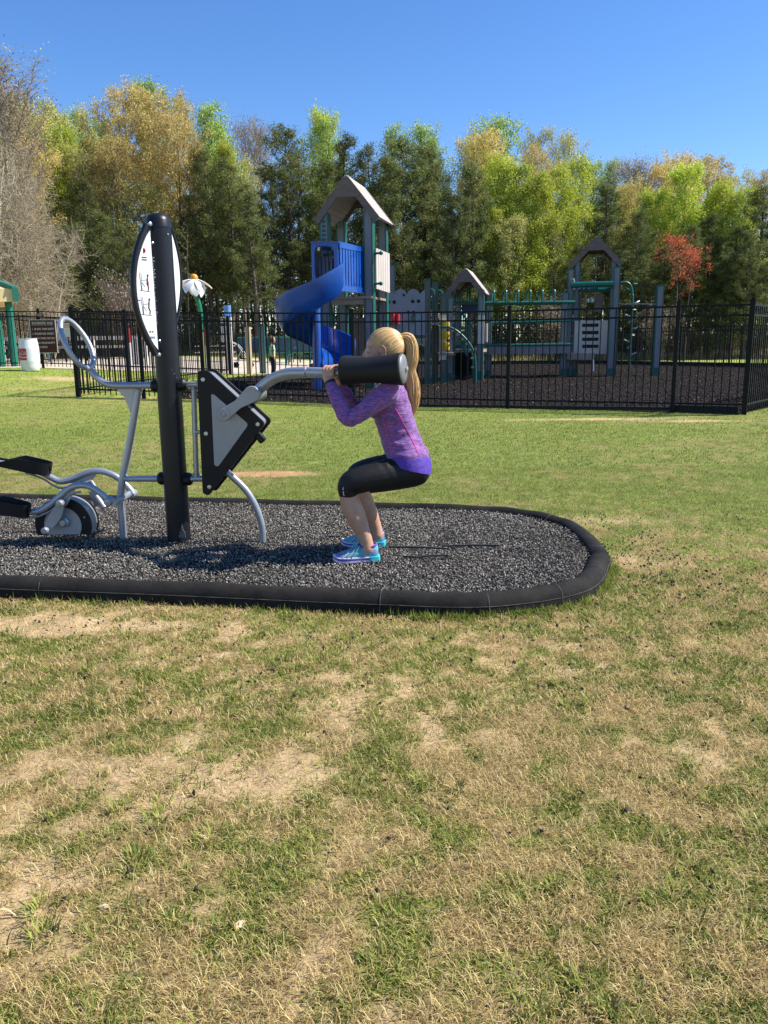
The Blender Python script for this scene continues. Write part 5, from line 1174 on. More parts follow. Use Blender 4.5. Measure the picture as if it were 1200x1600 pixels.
def lumber_post(u, vtop, Y_, root, w=.20, x_=None, z0=None, ztop_=None, m=None, cap=True):
    x_ = at(u, vtop, Y_).x if x_ is None else x_; zt_ = at(u, vtop, Y_).z if ztop_ is None else ztop_; zb_2 = -.05 if z0 is None else z0
    mb = MB(); mb.box((x_, Y_, (zt_+zb_2)/2), (w*.74, w*.98, zt_-zb_2)); o = mb.build('post', m or m_post, root, smooth=0)
    mb = MB()                                              # green edge trims
    for s in (-1, 1): mb.box((x_+s*w*.44, Y_, (zt_+zb_2)/2), (w*.14, w*1.04, zt_-zb_2-.01))
    if cap: mb.box((x_, Y_, zt_+.02), (w*1.06, w*1.1, .05))
    mb.box((x_, Y_, zb_2+.17), (w*1.06, w*1.1, .34)); mb.build('edge_trim', m_dgrn, o, smooth=0); return o
def gable_roof(root, x0, x1, y0, y1, ze, za, over=.14, board=9, th=.05):
    """ridge along Y; built of boards"""
    xc = (x0+x1)/2; R2 = []
    for s, xe in ((-1, x0-over), (1, x1+over)):
        mb = MB(); a = V3(xc, 0, za); b_ = V3(xe, 0, ze-(za-ze)/(xc-x0)*over*1.0); n = board
        for k in range(n):
            p = a+(b_-a)*(k/n); q = a+(b_-a)*((k+.94)/n); mb.beam(V3(p.x, (y0+y1)/2, p.z), V3(q.x, (y0+y1)/2, q.z), (y1-y0)+.3, th)
        mb.build('roof_slope', m_roof, root, smooth=0)
    # gable trims front and back
    for yy in (y0-.16, y1+.16):
        mb = MB()
        for s, xe in ((-1, x0-over), (1, x1+over)):
            b_ = V3(xe, yy, ze-(za-ze)/(xc-x0)*over-.06); mb.beam(V3(xc, yy, za-.08), b_, .05, .17, (0, 1, 0) if False else (0, 0, 1))
        h_ = za-ze; mb.add([V3(xc-(xc-x0)*.42, yy-.02, za-h_*.42-.05), V3(xc+(xc-x0)*.42, yy-.02, za-h_*.42-.05), V3(xc, yy-.02, za-.06), V3(xc-(xc-x0)*.42, yy+.02, za-h_*.42-.05), V3(xc+(xc-x0)*.42, yy+.02, za-h_*.42-.05), V3(xc, yy+.02, za-.06)], [(0, 1, 2), (5, 4, 3), (0, 3, 4, 1), (1, 4, 5, 2), (2, 5, 3, 0)])
        mb.box((xc, yy-.005, za-h_*.48-.05), ((x1-x0)*.52, .06, .13)); mb.box((xc, yy, za-.14), (.16, .052, .20), Matrix.Rotation(PI/4, 3, 'Y')); mb.build('gable_board', m_cedar, root, smooth=0)
# ---- slide tower
YT0, YT1 = 22.0, 23.5
xl = at(505, 300, YT0).x; xr = at(577, 300, YT0).x; ze = at(540, 331, YT0).z; za = at(541, 276, YT0).z
tw = empty('slide_tower', ((xl+xr)/2, YT0, 0), 'tallest playground tower with gabled roof above the blue spiral slide', 'play tower')
zdk = at(560, 462, YT0).z
for x_, y_ in ((xl, YT0), (xr, YT0), (xl, YT1), (xr, YT1)): lumber_post(0, 0, y_, tw, w=.24, x_=x_, ztop_=ze-.02, cap=False)
gable_roof(tw, xl-.05, xr+.12, YT0, YT1, ze, za)
mb = MB(); 
for k in range(8): mb.box(((xl+xr)/2, YT0-.08+k*.235, zdk-.06), (xr-xl+.2, .215, .06))
mb.box(((xl+xr)/2, YT0-.05, zdk-.16), (xr-xl, .05, .14)); mb.box(((xl+xr)/2, YT1+.05, zdk-.16), (xr-xl, .05, .14)); mb.build('deck', m_deck, tw, smooth=0)
# beige slatted side panel on the right, angled
a = V3(xr+.16, YT0+.12, 0); zA = at(594, 389, YT0).z; zB = at(594, 452, YT0).z; mb = MB()
for k in range(6): mb.box((xr+.17+k*.03, YT0+.08+k*.13, (zA+zB)/2-.012*k), (.05, .118, zA-zB), Matrix.Rotation(-.23, 3, 'Z'))
for z_ in (zA-.12, zB+.12): mb.beam((xr+.12, YT0+.05, z_), (xr+.30, YT0+.82, z_-.04), .03, .08)
mb.build('slatted_panel', m_beige, tw, smooth=0)
mb = MB(); zl = .62
for y_ in (YT0+.1, YT1-.1): mb.box(((xl+xr)/2, y_, zl), (xr-xl, .06, .12))
mb.box(((xl+xr)/2, (YT0+YT1)/2, zl), (xr-xl, YT1-YT0, .05)); mb.box(((xl+xr)/2+.1, YT1, 1.4), (xr-xl-.3, .05, 1.1)); mb.build('lower_panel', m_cedar, tw, smooth=0)
mb = MB()
for y_ in (YT0, YT1):
    for z_ in (zdk+.35, zdk+1.05): mb.beam((xl, y_-.16, z_), (xl+.001, y_+.16, z_), .05, .05)
for u in (509, 513): mb.tube([at(u, 455, YT0+.6), at(u, 510, YT0+.6)], .025, 8)
mb.tube(spline([at(541, 468, YT1), at(541, 500, YT1), at(541, 520, YT1)], 3), .03, 8)
for (u, v) in ((573, 385), (573, 439), (588, 397), (588, 444)): c = at(u, v, YT0-.02); mb.tube([c-V3(.16, 0, 0), c+V3(.16, 0, 0)], .03, 8); mb.ell(c+V3(.16, -.02, 0), (.055, .05, .055), None, 10, 6)
for u in (504.5, 507): 
    for k in range(7): c = at(u, 338+k*7, YT0-.14); mb.ell(c, (.025, .02, .035), None, 6, 5)
mb.build('clamps', m_tealp, tw)
# slide hood
HYF = YT0-1.35
hd = empty('spiral_slide', (at(495, 600, YT0-1.3).x, YT0-1.3, 0), 'blue plastic spiral slide with slatted entrance hood', 'slide')
def hz(v, Y_=YT0-.9): return at(500, v, Y_).z
hx0, hx1 = at(487, 400, YT0-1.2).x, at(529, 400, YT0-1.2).x; hxb = at(567, 400, YT0-.2).x; ztp, zbt = at(500, 378, YT0-1.2).z, at(500, 452, YT0-1.2).z
# front wall with a rounded opening
def wall_with_hole(O, U, W_, w, h, hole, th, m, parent, name):
    """O lower left corner, U direction right, W_ thickness dir"""
    n = 40; outer = []; inner = []
    hx_, hz_, hw, hh = hole
    for k in range(n):
        a = 2*PI*k/n+PI/4; ca_, sa_ = math.cos(a), math.sin(a); f = 1/max(abs(ca_), abs(sa_)); outer.append((w/2+ca_*f*w/2, h/2+sa_*f*h/2))
        e = 5; rr = (abs(ca_)**e+abs(sa_)**e)**(-1/e); inner.append((hx_+ca_*rr*hw, hz_+sa_*rr*hh))
    U = Vector(U).normalized(); W2 = Vector(W_)
    pt = lambda q, d_: O+U*q[0]+V3(0, 0, q[1])+W2*d_
    R0 = [pt(q, 0) for q in outer]; R1 = [pt(q, 0) for q in inner]; R2_ = [pt(q, th) for q in inner]; R3 = [pt(q, th) for q in outer]
    vs = R0+R1+R2_+R3; fs = []
    for j in range(4):
        j2 = (j+1) % 4
        for k in range(n): k2 = (k+1) % n; fs.append((j*n+k, j*n+k2, j2*n+k2, j2*n+k))
    mb = MB(); mb.add(vs, fs); return mb.build(name, m, parent, smooth=30, bevel=.02)
O = V3(hx0, YT0-1.25, zbt-.05); w_ = hx1-hx0; h_ = ztp-zbt+.05
hood = wall_with_hole(O, (1, 0, 0), (0, 1, 0), w_, h_, (w_*.47, h_*.56, w_*.36, h_*.34), .06, m_blue, hd, 'hood')
mb = MB()                                                    # back, top, slatted diagonal wall
mb.add([V3(hx0-.01, YT0-1.26, ztp+.01), V3(hx1+.01, YT0-1.26, ztp+.01), V3(hxb, YT0-.12, ztp-.01), V3(hx0+.05, YT0-.12, ztp-.01)]+[V3(hx0, YT0-1.25, ztp-.07), V3(hx1, YT0-1.25, ztp-.07), V3(hxb, YT0-.12, ztp-.09), V3(hx0+.05, YT0-.12, ztp-.09)], [(0, 1, 2, 3), (7, 6, 5, 4), (0, 4, 5, 1), (1, 5, 6, 2), (2, 6, 7, 3), (3, 7, 4, 0)])
mb.box((hx0+.034, YT0-.64, (ztp+zbt)/2), (.06, 1.08, ztp-zbt-.04)); mb.build('hood_top', m_blue, hood, smooth=20)
A = V3(hx1, YT0-1.22, 0); B = V3(hxb, YT0-.14, 0); mb = MB(); dd = (B-A); ang = math.atan2(dd.y, dd.x); Rz = Matrix.Rotation(ang, 3, 'Z')
for k in range(9):
    t = (k+.5)/9; c = A+dd*t; mb.box(c+V3(0, 0, (ztp+zbt)/2), (.095, .07, ztp-zbt-.10), Rz)
mb.box((A+B)/2+V3(0, 0, ztp-.09), (dd.length, .10, .12), Rz); mb.box((A+B)/2+V3(0, 0, zbt+.02), (dd.length, .10, .14), Rz); mb.build('slatted_side', m_blue, hood, smooth=0)
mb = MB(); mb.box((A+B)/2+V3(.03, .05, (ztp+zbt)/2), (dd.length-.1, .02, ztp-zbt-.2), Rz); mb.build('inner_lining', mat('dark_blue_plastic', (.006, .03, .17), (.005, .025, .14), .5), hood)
mb = MB()
for k in range(6): mb.box((hx0+.12+k*.10, YT0-.2, (ztp+zbt)/2-.1), (.06, .05, ztp-zbt-.3))
mb.build('inner_slats', m_blue, hood)
# spiral trough
cxs = at(494, 500, YT0-1.6).x; cys = YT0-1.55; Rm = .50; hw = .35
N_ = 60; rows = []; z_start = zbt-.22; z_end = .50
for i in range(N_+1):
    t = i/N_; th_ = math.radians(-40-t*352)                # clockwise seen from above: front right, front, left, back, right, front
    fl = z_start+(z_end-z_start)*(t**.94); er = Vector((math.cos(th_), math.sin(th_), 0)); c = V3(cxs, cys, 0); k_ = 1+.06*math.sin(PI*t)
    wallh = (.62 if t < .88 else .62-(t-.88)*2.6)+.15*max(0, 1-t*7); inn = .20
    prof_ = [(Rm+hw+.05, wallh), (Rm+hw+.03, .25), (Rm+hw*.8, .06), (Rm, 0), (Rm-hw*.8, .05), (Rm-hw, .20+inn*.4), (Rm-hw-.045, .20+inn*.4), (Rm-hw*.85, -.01), (Rm, -.06), (Rm+hw*.86, 0), (Rm+hw+.09, .22), (Rm+hw+.11, wallh)]
    rows.append([c+er*(r*k_)+V3(0, 0, fl+h2) for r, h2 in prof_])
mb = MB(); mb.rings(rows, True); mb.build('trough', m_blue, hd, smooth=45)
mb = MB(); mb.tube([(cxs, cys, -.05), (cxs, cys, zbt+.1)], .115, 18); mb.build('centre_pole', m_blue, hd)
# ---- low platform behind: grey wavy play panel between tower and posts (Y=25)
YPn = 24.6
pp = empty('cloud_panel', (at(636, 600, YPn).x, YPn, 0), 'wide grey cloud topped play panel with round holes behind the ponytail', 'play panel')
x0 = at(602, 500, YPn).x; x1 = at(664, 500, YPn).x; zt_ = at(630, 459, YPn).z; zb2 = at(630, 524, YPn).z; mb = MB(); top = []
for k in range(41): t = k/40; top.append(V3(x0+(x1-x0)*t, YPn, zt_-.02+.17*abs(math.sin(PI*(t*3.0+.35)))**.6-.06*abs(t-.5)))
mb.prism(top+[V3(x1, YPn, zb2), V3(x0, YPn, zb2)], (0, .05, 0)); pn = mb.build('panel', m_grey, pp, smooth=20)
mb = MB()
for (u, v, r_) in ((607, 472, .055), (616, 472, .055), (645, 471, .055), (654, 470.5, .055), (631, 461, .04), (638, 488, .05), (646, 488, .05)): mb.lathe([(r_, 0), (r_*.9, .004), (.001, .002)], at(u, v, YPn-.003), (0, -1, 0), 14)
mb.build('hole', mat('hole_dark', (.02, .022, .02), None, .9), pn)
mb = MB(); c = at(616, 498, YPn-.08); mb.box(c, (.17, .06, .34)); mb.tube([c+V3(.1, -.01, -.15), c+V3(.1, -.01, .13)], .07, 12); mb.tube([c+V3(-.04, -.02, -.15), c+V3(-.04, -.02, .17)], .07, 12); mb.build('red_drum', mat('red_plastic', (.62, .02, .03), (.55, .02, .03), .4), pn)
mb = MB(); mb.tube(spline([at(645, 505, YPn-.06), at(645, 494, YPn-.06), at(649, 491, YPn-.06), at(649, 505, YPn-.06)], 4), .022, 8); mb.build('handle', m_tealp, pn)
mb = MB(); zdm = at(640, 531, YPn).z; mb.box(((x0+x1)/2-.1, YPn+.6, zdm), (x1-x0+.2, 1.3, .10)); mb.box(((x0+x1)/2-.1, YPn+.02, zdm-.12), (x1-x0+.2, .06, .16)); mb.build('deck', m_deck, pp)
mb = MB()
for k in range(9): x_ = x0+.75+(x1-x0-.8)*k/8; mb.tube([(x_, YPn-.04, at(640, 525, YPn).z), (x_, YPn-.04, at(640, 532, YPn).z)], .012, 6)
mb.tube(spline([at(651, 545, YPn-.1), at(655, 539, YPn-.1), at(661, 541, YPn-.1)], 4), .03, 8); mb.build('rail', m_tealp, pp)
mb = MB(); mb.box(((x0+x1)/2-.2, YPn+1.0, .35), (x1-x0+.1, .06, .7)); mb.build('skirt', m_cedar, pp)
lumber_post(600, 425, YPn+1.2, pp, w=.17, x_=at(613, 420, YPn+1.2).x, ztop_=at(613, 415, YPn+1.2).z)
# ---- middle cluster: four lumber posts, yellow tic-tac panel, curved climber, small roofed tower
cl_ = empty('post_cluster', (at(680, 596, 25).x, 25.4, 0), 'middle play platform with tall posts and a yellow game panel', 'play platform')
for (u, vt, Y_) in ((668, 438, 24.7), (680, 443, 25.3), (693, 462, 24.9), (704, 466, 25.6)): lumber_post(u, vt, Y_, cl_, w=.18, m=m_cedar if u < 700 else m_post)
mb = MB()
for (u, v, r) in ((674, 452, 0), (687, 454, 0)): mb.tube(spline([at(u-2, v, 25.0), at(u+2.5, v+1, 25.0), at(u+4, v+8, 25.0), at(u+3.5, v+34, 25.0)], 4), .03, 8)
mb.build('hand_rail', m_tealp, cl_)
mb = MB(); a = at(686.5, 492, 24.8); b_ = at(697, 562, 24.8); mb.box(((a.x+b_.x)/2, 24.78, (a.z+b_.z)/2), (b_.x-a.x, .05, a.z-b_.z)); gp = mb.build('game_panel', m_beige, cl_)
mb = MB()
for v in (507, 524, 541): c = at(697, v, 24.7); mb.lathe([(.01, -.12), (.10, -.11), (.115, 0), (.10, .11), (.01, .12)], c, (0, 0, 1), 16); mb.box(at(691, v, 24.72), (.07, .08, .26))
mb.build('turning_drum', m_ylw, gp)
mb = MB(); mb.box((at(683, 520, 25.1).x, 25.2, (at(0, 514, 25).z)), (.55, .9, .07)); mb.box((at(697, 560, 25.1).x, 25.2, at(0, 561, 25).z), (.5, .9, .08)); mb.build('deck', m_deck, cl_)
cc = empty('arched_climber', (at(735, 600, 24.4).x, 24.4, 0), 'curved green arch climber with rungs on the right of the yellow game panel', 'climber')
for dy, du in ((0, 0), (.55, -3)):
    mb = MB(); mb.tube(spline([at(u+du, v, 24.4+dy) for u, v in ((688, 511), (700, 511), (712, 516), (724, 526), (734, 538), (741, 553), (743, 575), (743, 601 if dy == 0 else 598))], 5), .035, 10); mb.build('rail', m_tealp, cc)
cpts = spline([at(u, v, 24.4) for u, v in ((688, 511), (700, 511), (712, 516), (724, 526), (734, 538), (741, 553), (743, 575))], 3)
for p in cpts[2::2]: mb = MB(); mb.tube([p, p+V3(-.06, .55, 0)], .028, 8); mb.build('rung', m_cap, cc)
# small roofed tower
YM0, YM1 = 26.6, 28.0; st2 = empty('small_tower', (at(729, 590, 26.6).x, 26.6, 0), 'smallest roofed playground tower, in the middle behind the arched climber', 'play tower')
xl2 = at(703, 455, YM0).x; xr2 = at(752, 455, YM0).x; ze2 = at(730, 452, YM0).z; za2 = at(729, 420, YM0).z
for x_, y_ in ((xl2, YM0), (xr2, YM0), (xl2+.05, YM1), (xr2+.1, YM1)): lumber_post(0, 0, y_, st2, w=.19, x_=x_, ztop_=ze2-.02, cap=False)
gable_roof(st2, xl2, xr2, YM0, YM1, ze2, za2, over=.12)
mb = MB(); zd2 = at(730, 548, YM0).z; mb.box(((xl2+xr2)/2, (YM0+YM1)/2, zd2), (xr2-xl2+.2, YM1-YM0+.1, .1)); mb.build('deck', m_deck, st2)
mb = MB(); n_ = 9
for k in range(n_): x_ = xl2+.15+(xr2-xl2-.5)*k/(n_-1); mb.tube([(x_, YM0+.2, zd2), (x_, YM0+.2, at(0, 492+k*2.0, YM0).z)], .022, 8)
mb.tube([at(712, 489, YM0+.2), at(722, 492, YM0+.2), at(731, 506, YM0+.2), at(742, 508, YM0+.2)], .03, 8)
mb.tube(spline([at(u, v, YM0-.2) for u, v in ((706, 560), (708, 548), (716, 541), (726, 543), (732, 556))], 5), .05, 8); mb.build('barrier', m_tealp, st2)
mb = MB(); mb.box(((xl2+xr2)/2+.05, YM1, at(0, 488, YM0).z), (.75, .06, .34)); mb.build('bubble_panel', mat('navy_panel', (.01, .03, .11), None, .4), st2)
mb = MB(); a = at(749, 493, YM0-.15); b_ = at(758, 537, YM0-.15); mb.box(((a.x+b_.x)/2, YM0-.15, (a.z+b_.z)/2), (b_.x-a.x, .05, a.z-b_.z)); mb.box(((a.x+b_.x)/2+.17, YM0+.1, (a.z+b_.z)/2-.1), (.06, .4, a.z-b_.z-.3)); mb.build('side_panel', m_beige, st2)
mb = MB(); c = at(722, 562, YM0); mb.lathe([(.36, -.4), (.42, -.4), (.42, .4), (.36, .4), (.36, -.4)], V3(c.x, YM0+.45, .50), (0, 1, 0), 24); mb.build('crawl_tunnel', m_hdpe, st2)
# overhead ladder
YO = 27.4; zo = at(700, 475, YO).z; xo0 = at(700, 475, YO).x; xo1 = at(893, 473, 28.2).x
ol = empty('overhead_ladder', (xo0, YO, 0), 'long green overhead ladder between the small tower and the right tower', 'overhead ladder')
for dy in (0, .75): mb = MB(); mb.tube([(xo0, YO+dy, at(700, 474, YO).z), (xo1, YO+.3+dy, at(893, 473, 28.2).z)], .052, 12); mb.build('rail', m_tealp, ol)
for k in range(9):
    x_ = at(719+k*20.3, 0, YO).x; zr = at(700, 474, YO).z-.0; mb = MB(); mb.tube(spline([(x_, YO, zr), (x_, YO+.02, zr+.30), (x_+.01, YO+.12, zr+.40), (x_+.01, YO+.62, zr+.40), (x_, YO+.73, zr+.30), (x_, YO+.75, zr)], 4), .035, 8); mb.build('rung', m_tealp, ol)
# balance beam bridge below
bb_ = empty('bridge_beam', (xo0+1.2, YM1, 0), 'low grey beam with green rails joining the small and right towers', 'bridge'); xb0 = at(745, 556, 27.8).x; xb1 = at(884, 556, 28.4).x
mb = MB(); zz_ = at(0, 556, 27.8).z; mb.box(((xb0+xb1)/2, 28.0, zz_), (xb1-xb0, .9, .26)); mb.build('beam', mat('beam_grey', (.22, .20, .22), (.17, .155, .17), .75, nscale=4, stretch=(.5, 3, 3)), bb_, smooth=0)
mb = MB(); mb.tube([(xb0, 27.52, at(0, 548, 27.5).z), (xb1, 27.52, at(0, 548, 27.5).z)], .045, 8); mb.tube([(xb0+.2, 27.9, at(0, 513, 27.5).z), (xb1+.1, 27.9, at(0, 510, 27.5).z)], .045, 8); mb.tube([(xb0+.2, 28.5, at(0, 513, 27.5).z), (xb1+.1, 28.5, at(0, 510, 27.5).z)], .045, 8); mb.build('rail', m_tealp, bb_)
# ---- right tower
YR0, YR1 = 28.2, 29.8; rt_ = empty('right_tower', (at(929, 590, YR0+.6).x, 28.8, 0), 'right playground tower with grey gabled roof, green beams and a slotted climbing panel', 'play tower')
for nm_, u, vt, Y_, w in (('a', 893, 457, YR0-.1, .24), ('b', 897, 421, YR0+.3, .2), ('c', 967, 419, YR0+.3, .22), ('d', 965, 483, YR0-.1, .22)):
    lumber_post(0, 0, Y_, rt_, w=w, x_=at(u, vt, Y_).x, ztop_=at(u, vt, Y_).z)
xl3 = at(905, 405, YR0+.5).x; xr3 = at(960, 405, YR0+.5).x; ze3 = at(930, 404, YR0+.5).z; za3 = at(933, 369, YR0+.5).z
for x_, y_ in ((xl3, YR0+.6), (xr3, YR0+.6), (xl3+.02, YR1), (xr3+.02, YR1)): lumber_post(0, 0, y_, rt_, w=.17, x_=x_, ztop_=ze3-.02, cap=False)
gable_roof(rt_, xl3-.08, xr3+.08, YR0+.6, YR1, ze3, za3, over=.16)
mb = MB()
for (v, r) in ((455, .105), (464, .08)):
    Yq = YR0+(.0 if v < 460 else .7); z_ = at(0, v, Yq).z; mb.tube([(at(900, v, Yq).x, Yq, z_), (at(964, v, Yq).x, Yq, z_)], r, 14)
mb.build('cross_beam', m_tealp, rt_)
mb = MB()
for u in (912, 919, 927): mb.tube([at(u, 451, YR0-.02), at(u+1, 449, YR0)], .035, 8)
mb.tube(spline([at(901, 437, YR0), at(903.5, 435, YR0), at(905, 440, YR0), at(905, 452, YR0)], 3), .03, 8)
for (u, v) in ((925, 466), (931, 466)): mb.tube([at(u, v, YR0+.1), at(u, v+6, YR0+.1)], .06, 8)
mb.build('fitting', m_cap, rt_)
zdr = at(930, 558, YR0).z; mb = MB(); xa, xb_ = at(898, 0, YR0).x, at(960, 0, YR0).x
for k in range(7): mb.box(((xa+xb_)/2, YR0+.05+k*.22, zdr+.1), (xb_-xa, .20, .06))
mb.box(((xa+xb_)/2, YR0-.05, zdr), (xb_-xa, .05, .16)); mb.build('deck', m_deck, rt_, smooth=0)
mb = MB(); a = at(903, 501, YR0+.25); b_ = at(952, 553, YR0+.25); c = (a+b_)/2; mb.box((c.x, YR0+.25, c.z), (b_.x-a.x, .05, a.z-b_.z)); cp = mb.build('climbing_panel', m_beige, rt_)
mb = MB()
for v in (508, 519.5, 530, 541): q = at(927, v, YR0+.22); mb.tube([q-V3(.27, 0, 0), q+V3(.27, 0, 0)], [(.055, .02)]*2, 10)
mb.build('foot_slot', m_hdpe, cp)
mb = MB(); zz1 = at(0, 498, YR1).z; zz2 = at(0, 470, YR1).z
for (u0, u1) in ((904, 917), (938, 952)): a = at(u0, 0, YR1-.05); b_ = at(u1, 0, YR1-.05); mb.box(((a.x+b_.x)/2, YR1-.05, (zz1+zz2)/2), (b_.x-a.x, .05, zz2-zz1))
mb.build('back_panel', m_cedar, rt_)
mb = MB(); mb.tube([at(926, 562, YR0+.6), at(926, 580, YR0+.6)], .05, 10); mb.build('support_leg', mat('pale_blue', (.22, .30, .50), None, .5), rt_)
# spiral climber
YSx = 28.3; xs0 = at(985, 450, YSx).x
sc_ = empty('spiral_climber', (xs0, YSx, 0), 'green pole climber with small spiral steps right of the right tower', 'climber')
mb = MB(); mb.tube(spline([at(970, 442, YSx), at(978, 441, YSx), at(985, 446, YSx), at(988, 458, YSx), at(988, 480, YSx), V3(at(988, 480, YSx).x, YSx, .0)], 6), .042, 10); mb.build('pole', m_tealp, sc_)
xp = at(988, 480, YSx).x
for k in range(12):
    a = k*PI*.5+.4; z_ = at(0, 455, YSx).z-k*.215; mb = MB(); mb.tube(spline([V3(xp, YSx, z_), V3(xp+.14*math.cos(a), YSx+.14*math.sin(a), z_+.01), V3(xp+.22*math.cos(a+.9), YSx+.22*math.sin(a+.9), z_+.07)], 4), .026, 8); mb.build('step', m_tealp if k < 3 else m_cap, sc_)
lp = empty('lone_post', (at(1031, 592, 28.2).x, 28.2, 0), 'single grey post with green edges standing right of the spiral climber', 'post'); lumber_post(1031, 448, 28.2, lp, w=.24)
mb = MB(); mb.tube([at(972, 475, 28.3), at(1026, 475, 28.2)], .014, 6); mb.build('tie_bar', m_cap, lp)
lp2 = empty('lone_post', (at(408, 575, 28.6).x, 28.6, .1), 'grey post with green cap left of the boy', 'post'); lumber_post(408, 509, 28.6, lp2, w=.20)
# ================================================================ SMALL FIGURES
def figure(x_, y_, z0, H, yaw, top_c, leg_c, hair_c, label, arms=((.16, -.02), (.30, .05)), hairlen=0):
    s = H/1.12*1.12; root_org = Vector((x_, y_, z0)); R_ = Matrix.Rotation(yaw, 3, 'Z'); T_ = lambda a, b_, c: root_org+R_ @ Vector((a*s, b_*s, c*s))
    b = MB()
    b.tube([T_(0, 0, .55), T_(0, 0, .66), T_(0, 0, .78), T_(0, 0, .86), T_(0, .0, .90), T_(0, 0, .94)], [(.062*s, .092*s), (.066*s, .088*s), (.070*s, .102*s), (.055*s, .110*s), (.03*s, .04*s), (.03*s, .032*s)], 16, ref=R_ @ Vector((1, 0, 0)))
    hc_ = T_(.01, 0, 1.02); b.ell(hc_, (.085*s, .075*s, .100*s), R_, 18, 12); b.ell(T_(.085, 0, 1.0), (.014*s, .012*s, .016*s), R_, 8, 6); b.ell(T_(.045, 0, .965), (.042*s, .045*s, .04*s), R_, 12, 8)
    for sd in (-1, 1):
        limb(b, [(T_(0, sd*.052, .56), .066*s), (T_(.02, sd*.06, .32), .048*s), (T_(.0, sd*.062, .14), .037*s), (T_(-.01, sd*.062, .05), .028*s)], 12, 3); b.ell(T_(.03, sd*.064, .028), (.075*s, .032*s, .03*s), R_, 12, 8)
        ax_, az_ = arms[0 if sd < 0 else 1]
        limb(b, [(T_(0, sd*.115, .84), .034*s), (T_(-.02, sd*(.145+ax_*.2), .70), .028*s), (T_(az_, sd*(.15+ax_*.6), .56), .022*s)], 10, 3); hw_ = T_(az_+.01, sd*(.155+ax_*.7), .52); b.ell(hw_, (.022*s, .014*s, .030*s), R_, 10, 8)
        for k in range(5): f_ = hw_+R_ @ Vector(((-.018+k*.009)*s, 0, -.02*s)); b.tube([f_, f_+R_ @ Vector(((.004+(k == 0)*-.012)*s, 0, -.028*s))], .0048*s, 6)
        b.ell(T_(0, sd*.078, 1.01), (.014*s, .008*s, .022*s), R_, 8, 6)
    me = remeshed(b, 'person', .008, 2); pr = link('person', me, m_skin, None, org=root_org, smooth=180); tag(pr, label, 'person')
    t = MB(); t.tube([T_(0, 0, .54), T_(0, 0, .66), T_(0, 0, .78), T_(0, 0, .87), T_(0, 0, .905)], [(.074*s, .104*s), (.074*s, .098*s), (.078*s, .112*s), (.062*s, .122*s), (.036*s, .05*s)], 18, ref=R_ @ Vector((1, 0, 0)))
    for sd in (-1, 1):
        ax_, az_ = arms[0 if sd < 0 else 1]; limb(t, [(T_(0, sd*.112, .845), .044*s), (T_(-.01, sd*(.135+ax_*.15), .755), .040*s)], 12, 3)
    link('shirt', remeshed(t, 'shirt', .010, 2), top_c, pr, smooth=180)
    l = MB(); l.tube([T_(0, 0, .62), T_(0, 0, .55), T_(0, 0, .50)], [(.072*s, .098*s), (.078*s, .104*s), (.07*s, .1*s)], 16, ref=R_ @ Vector((1, 0, 0)))
    for sd in (-1, 1): limb(l, [(T_(0, sd*.052, .54), .074*s), (T_(.02, sd*.06, .32), .056*s), (T_(.0, sd*.062, .14), .046*s), (T_(-.01, sd*.062, .08), .042*s)], 12, 3)
    link('trousers', remeshed(l, 'trousers', .010, 2), leg_c, pr, smooth=180)
    h = MB(); h.ell(T_(-.006, 0, 1.035), (.096*s, .086*s, .100*s), R_, 18, 12)
    if hairlen: h.ell(T_(-.06, 0, .95), (.05*s, .07*s, hairlen*s), R_, 14, 10)
    hm = h.mesh('h'); bm = bmesh.new(); bm.from_mesh(hm); fw = R_ @ Vector((1, 0, 0)); c0 = T_(.01, 0, 1.02)
    bmesh.ops.delete(bm, geom=[f for f in bm.faces if (f.calc_center_median()-c0).dot(fw) > .035*s and (f.calc_center_median()-c0).z < .055*s or (f.calc_center_median()-c0).z < -.05*s and (f.calc_center_median()-c0).dot(fw) > -.02*s], context='FACES'); bm.to_mesh(hm); bm.free(); link('hair', hm, hair_c, pr, smooth=180)
    for sd in (-1, 1):
        q = MB(); q.ell(T_(.03, sd*.064, .03), (.085*s, .038*s, .034*s), R_, 12, 8); q.build('shoe', m_hdpe, pr)
    return pr
m_auburn = mat('auburn_hair', (.17, .075, .035), (.12, .05, .025), .6, nscale=40); m_ctop = mat('grey_lime_top', (.62, .78, .30), (.24, .26, .31), .7, nscale=7, contrast=(.47, .53)); m_ctr = mat('dark_trousers', (.02, .021, .026), None, .8); m_wtop = mat('white_tee', (.78, .77, .78), (.68, .67, .70), .8, nscale=4, bump=.3, bscale=12); m_jean = mat('light_jeans', (.28, .36, .55), (.2, .27, .44), .8); m_brn = mat('brown_hair', (.10, .05, .03), None, .6)
xb = at(426, 560, 25.4).x; figure(xb, 25.4, gz(xb, 25.4)+.0, 1.16, math.radians(20), m_ctop, m_ctr, m_auburn, 'small boy with auburn hair in a grey and lime top behind the fence')
xw = at(516, 520, 25.6).x; zw = at(516, 484, 25.6).z-1.62; figure(xw, 25.6, zw, 1.62, math.radians(200), m_wtop, m_jean, m_brn, 'adult in white tee and jeans standing behind the blue slide', hairlen=.09)
mb = MB(); mb.box((xw, 25.6, zw/2-.03), (1.3, 1.0, max(.1, zw)+.02)); tag(mb.build('mulch_mound_step', m_cedar, org=(xw, 25.6, 0)), 'low brown step behind the blue slide under the adult', 'step')
xk = at(519.5, 410, YT0-.35).x; figure(xk, YT0+.35, zdk-.03, 1.15, math.radians(190), mat('rust_top', (.30, .07, .05), None, .8), m_ctr, m_brn, 'child in rust top inside the slide tower, glimpsed through the blue hood')

for r_ in (tw, st2, rt_): r_.rotation_euler = (0, 0, math.radians(-14))
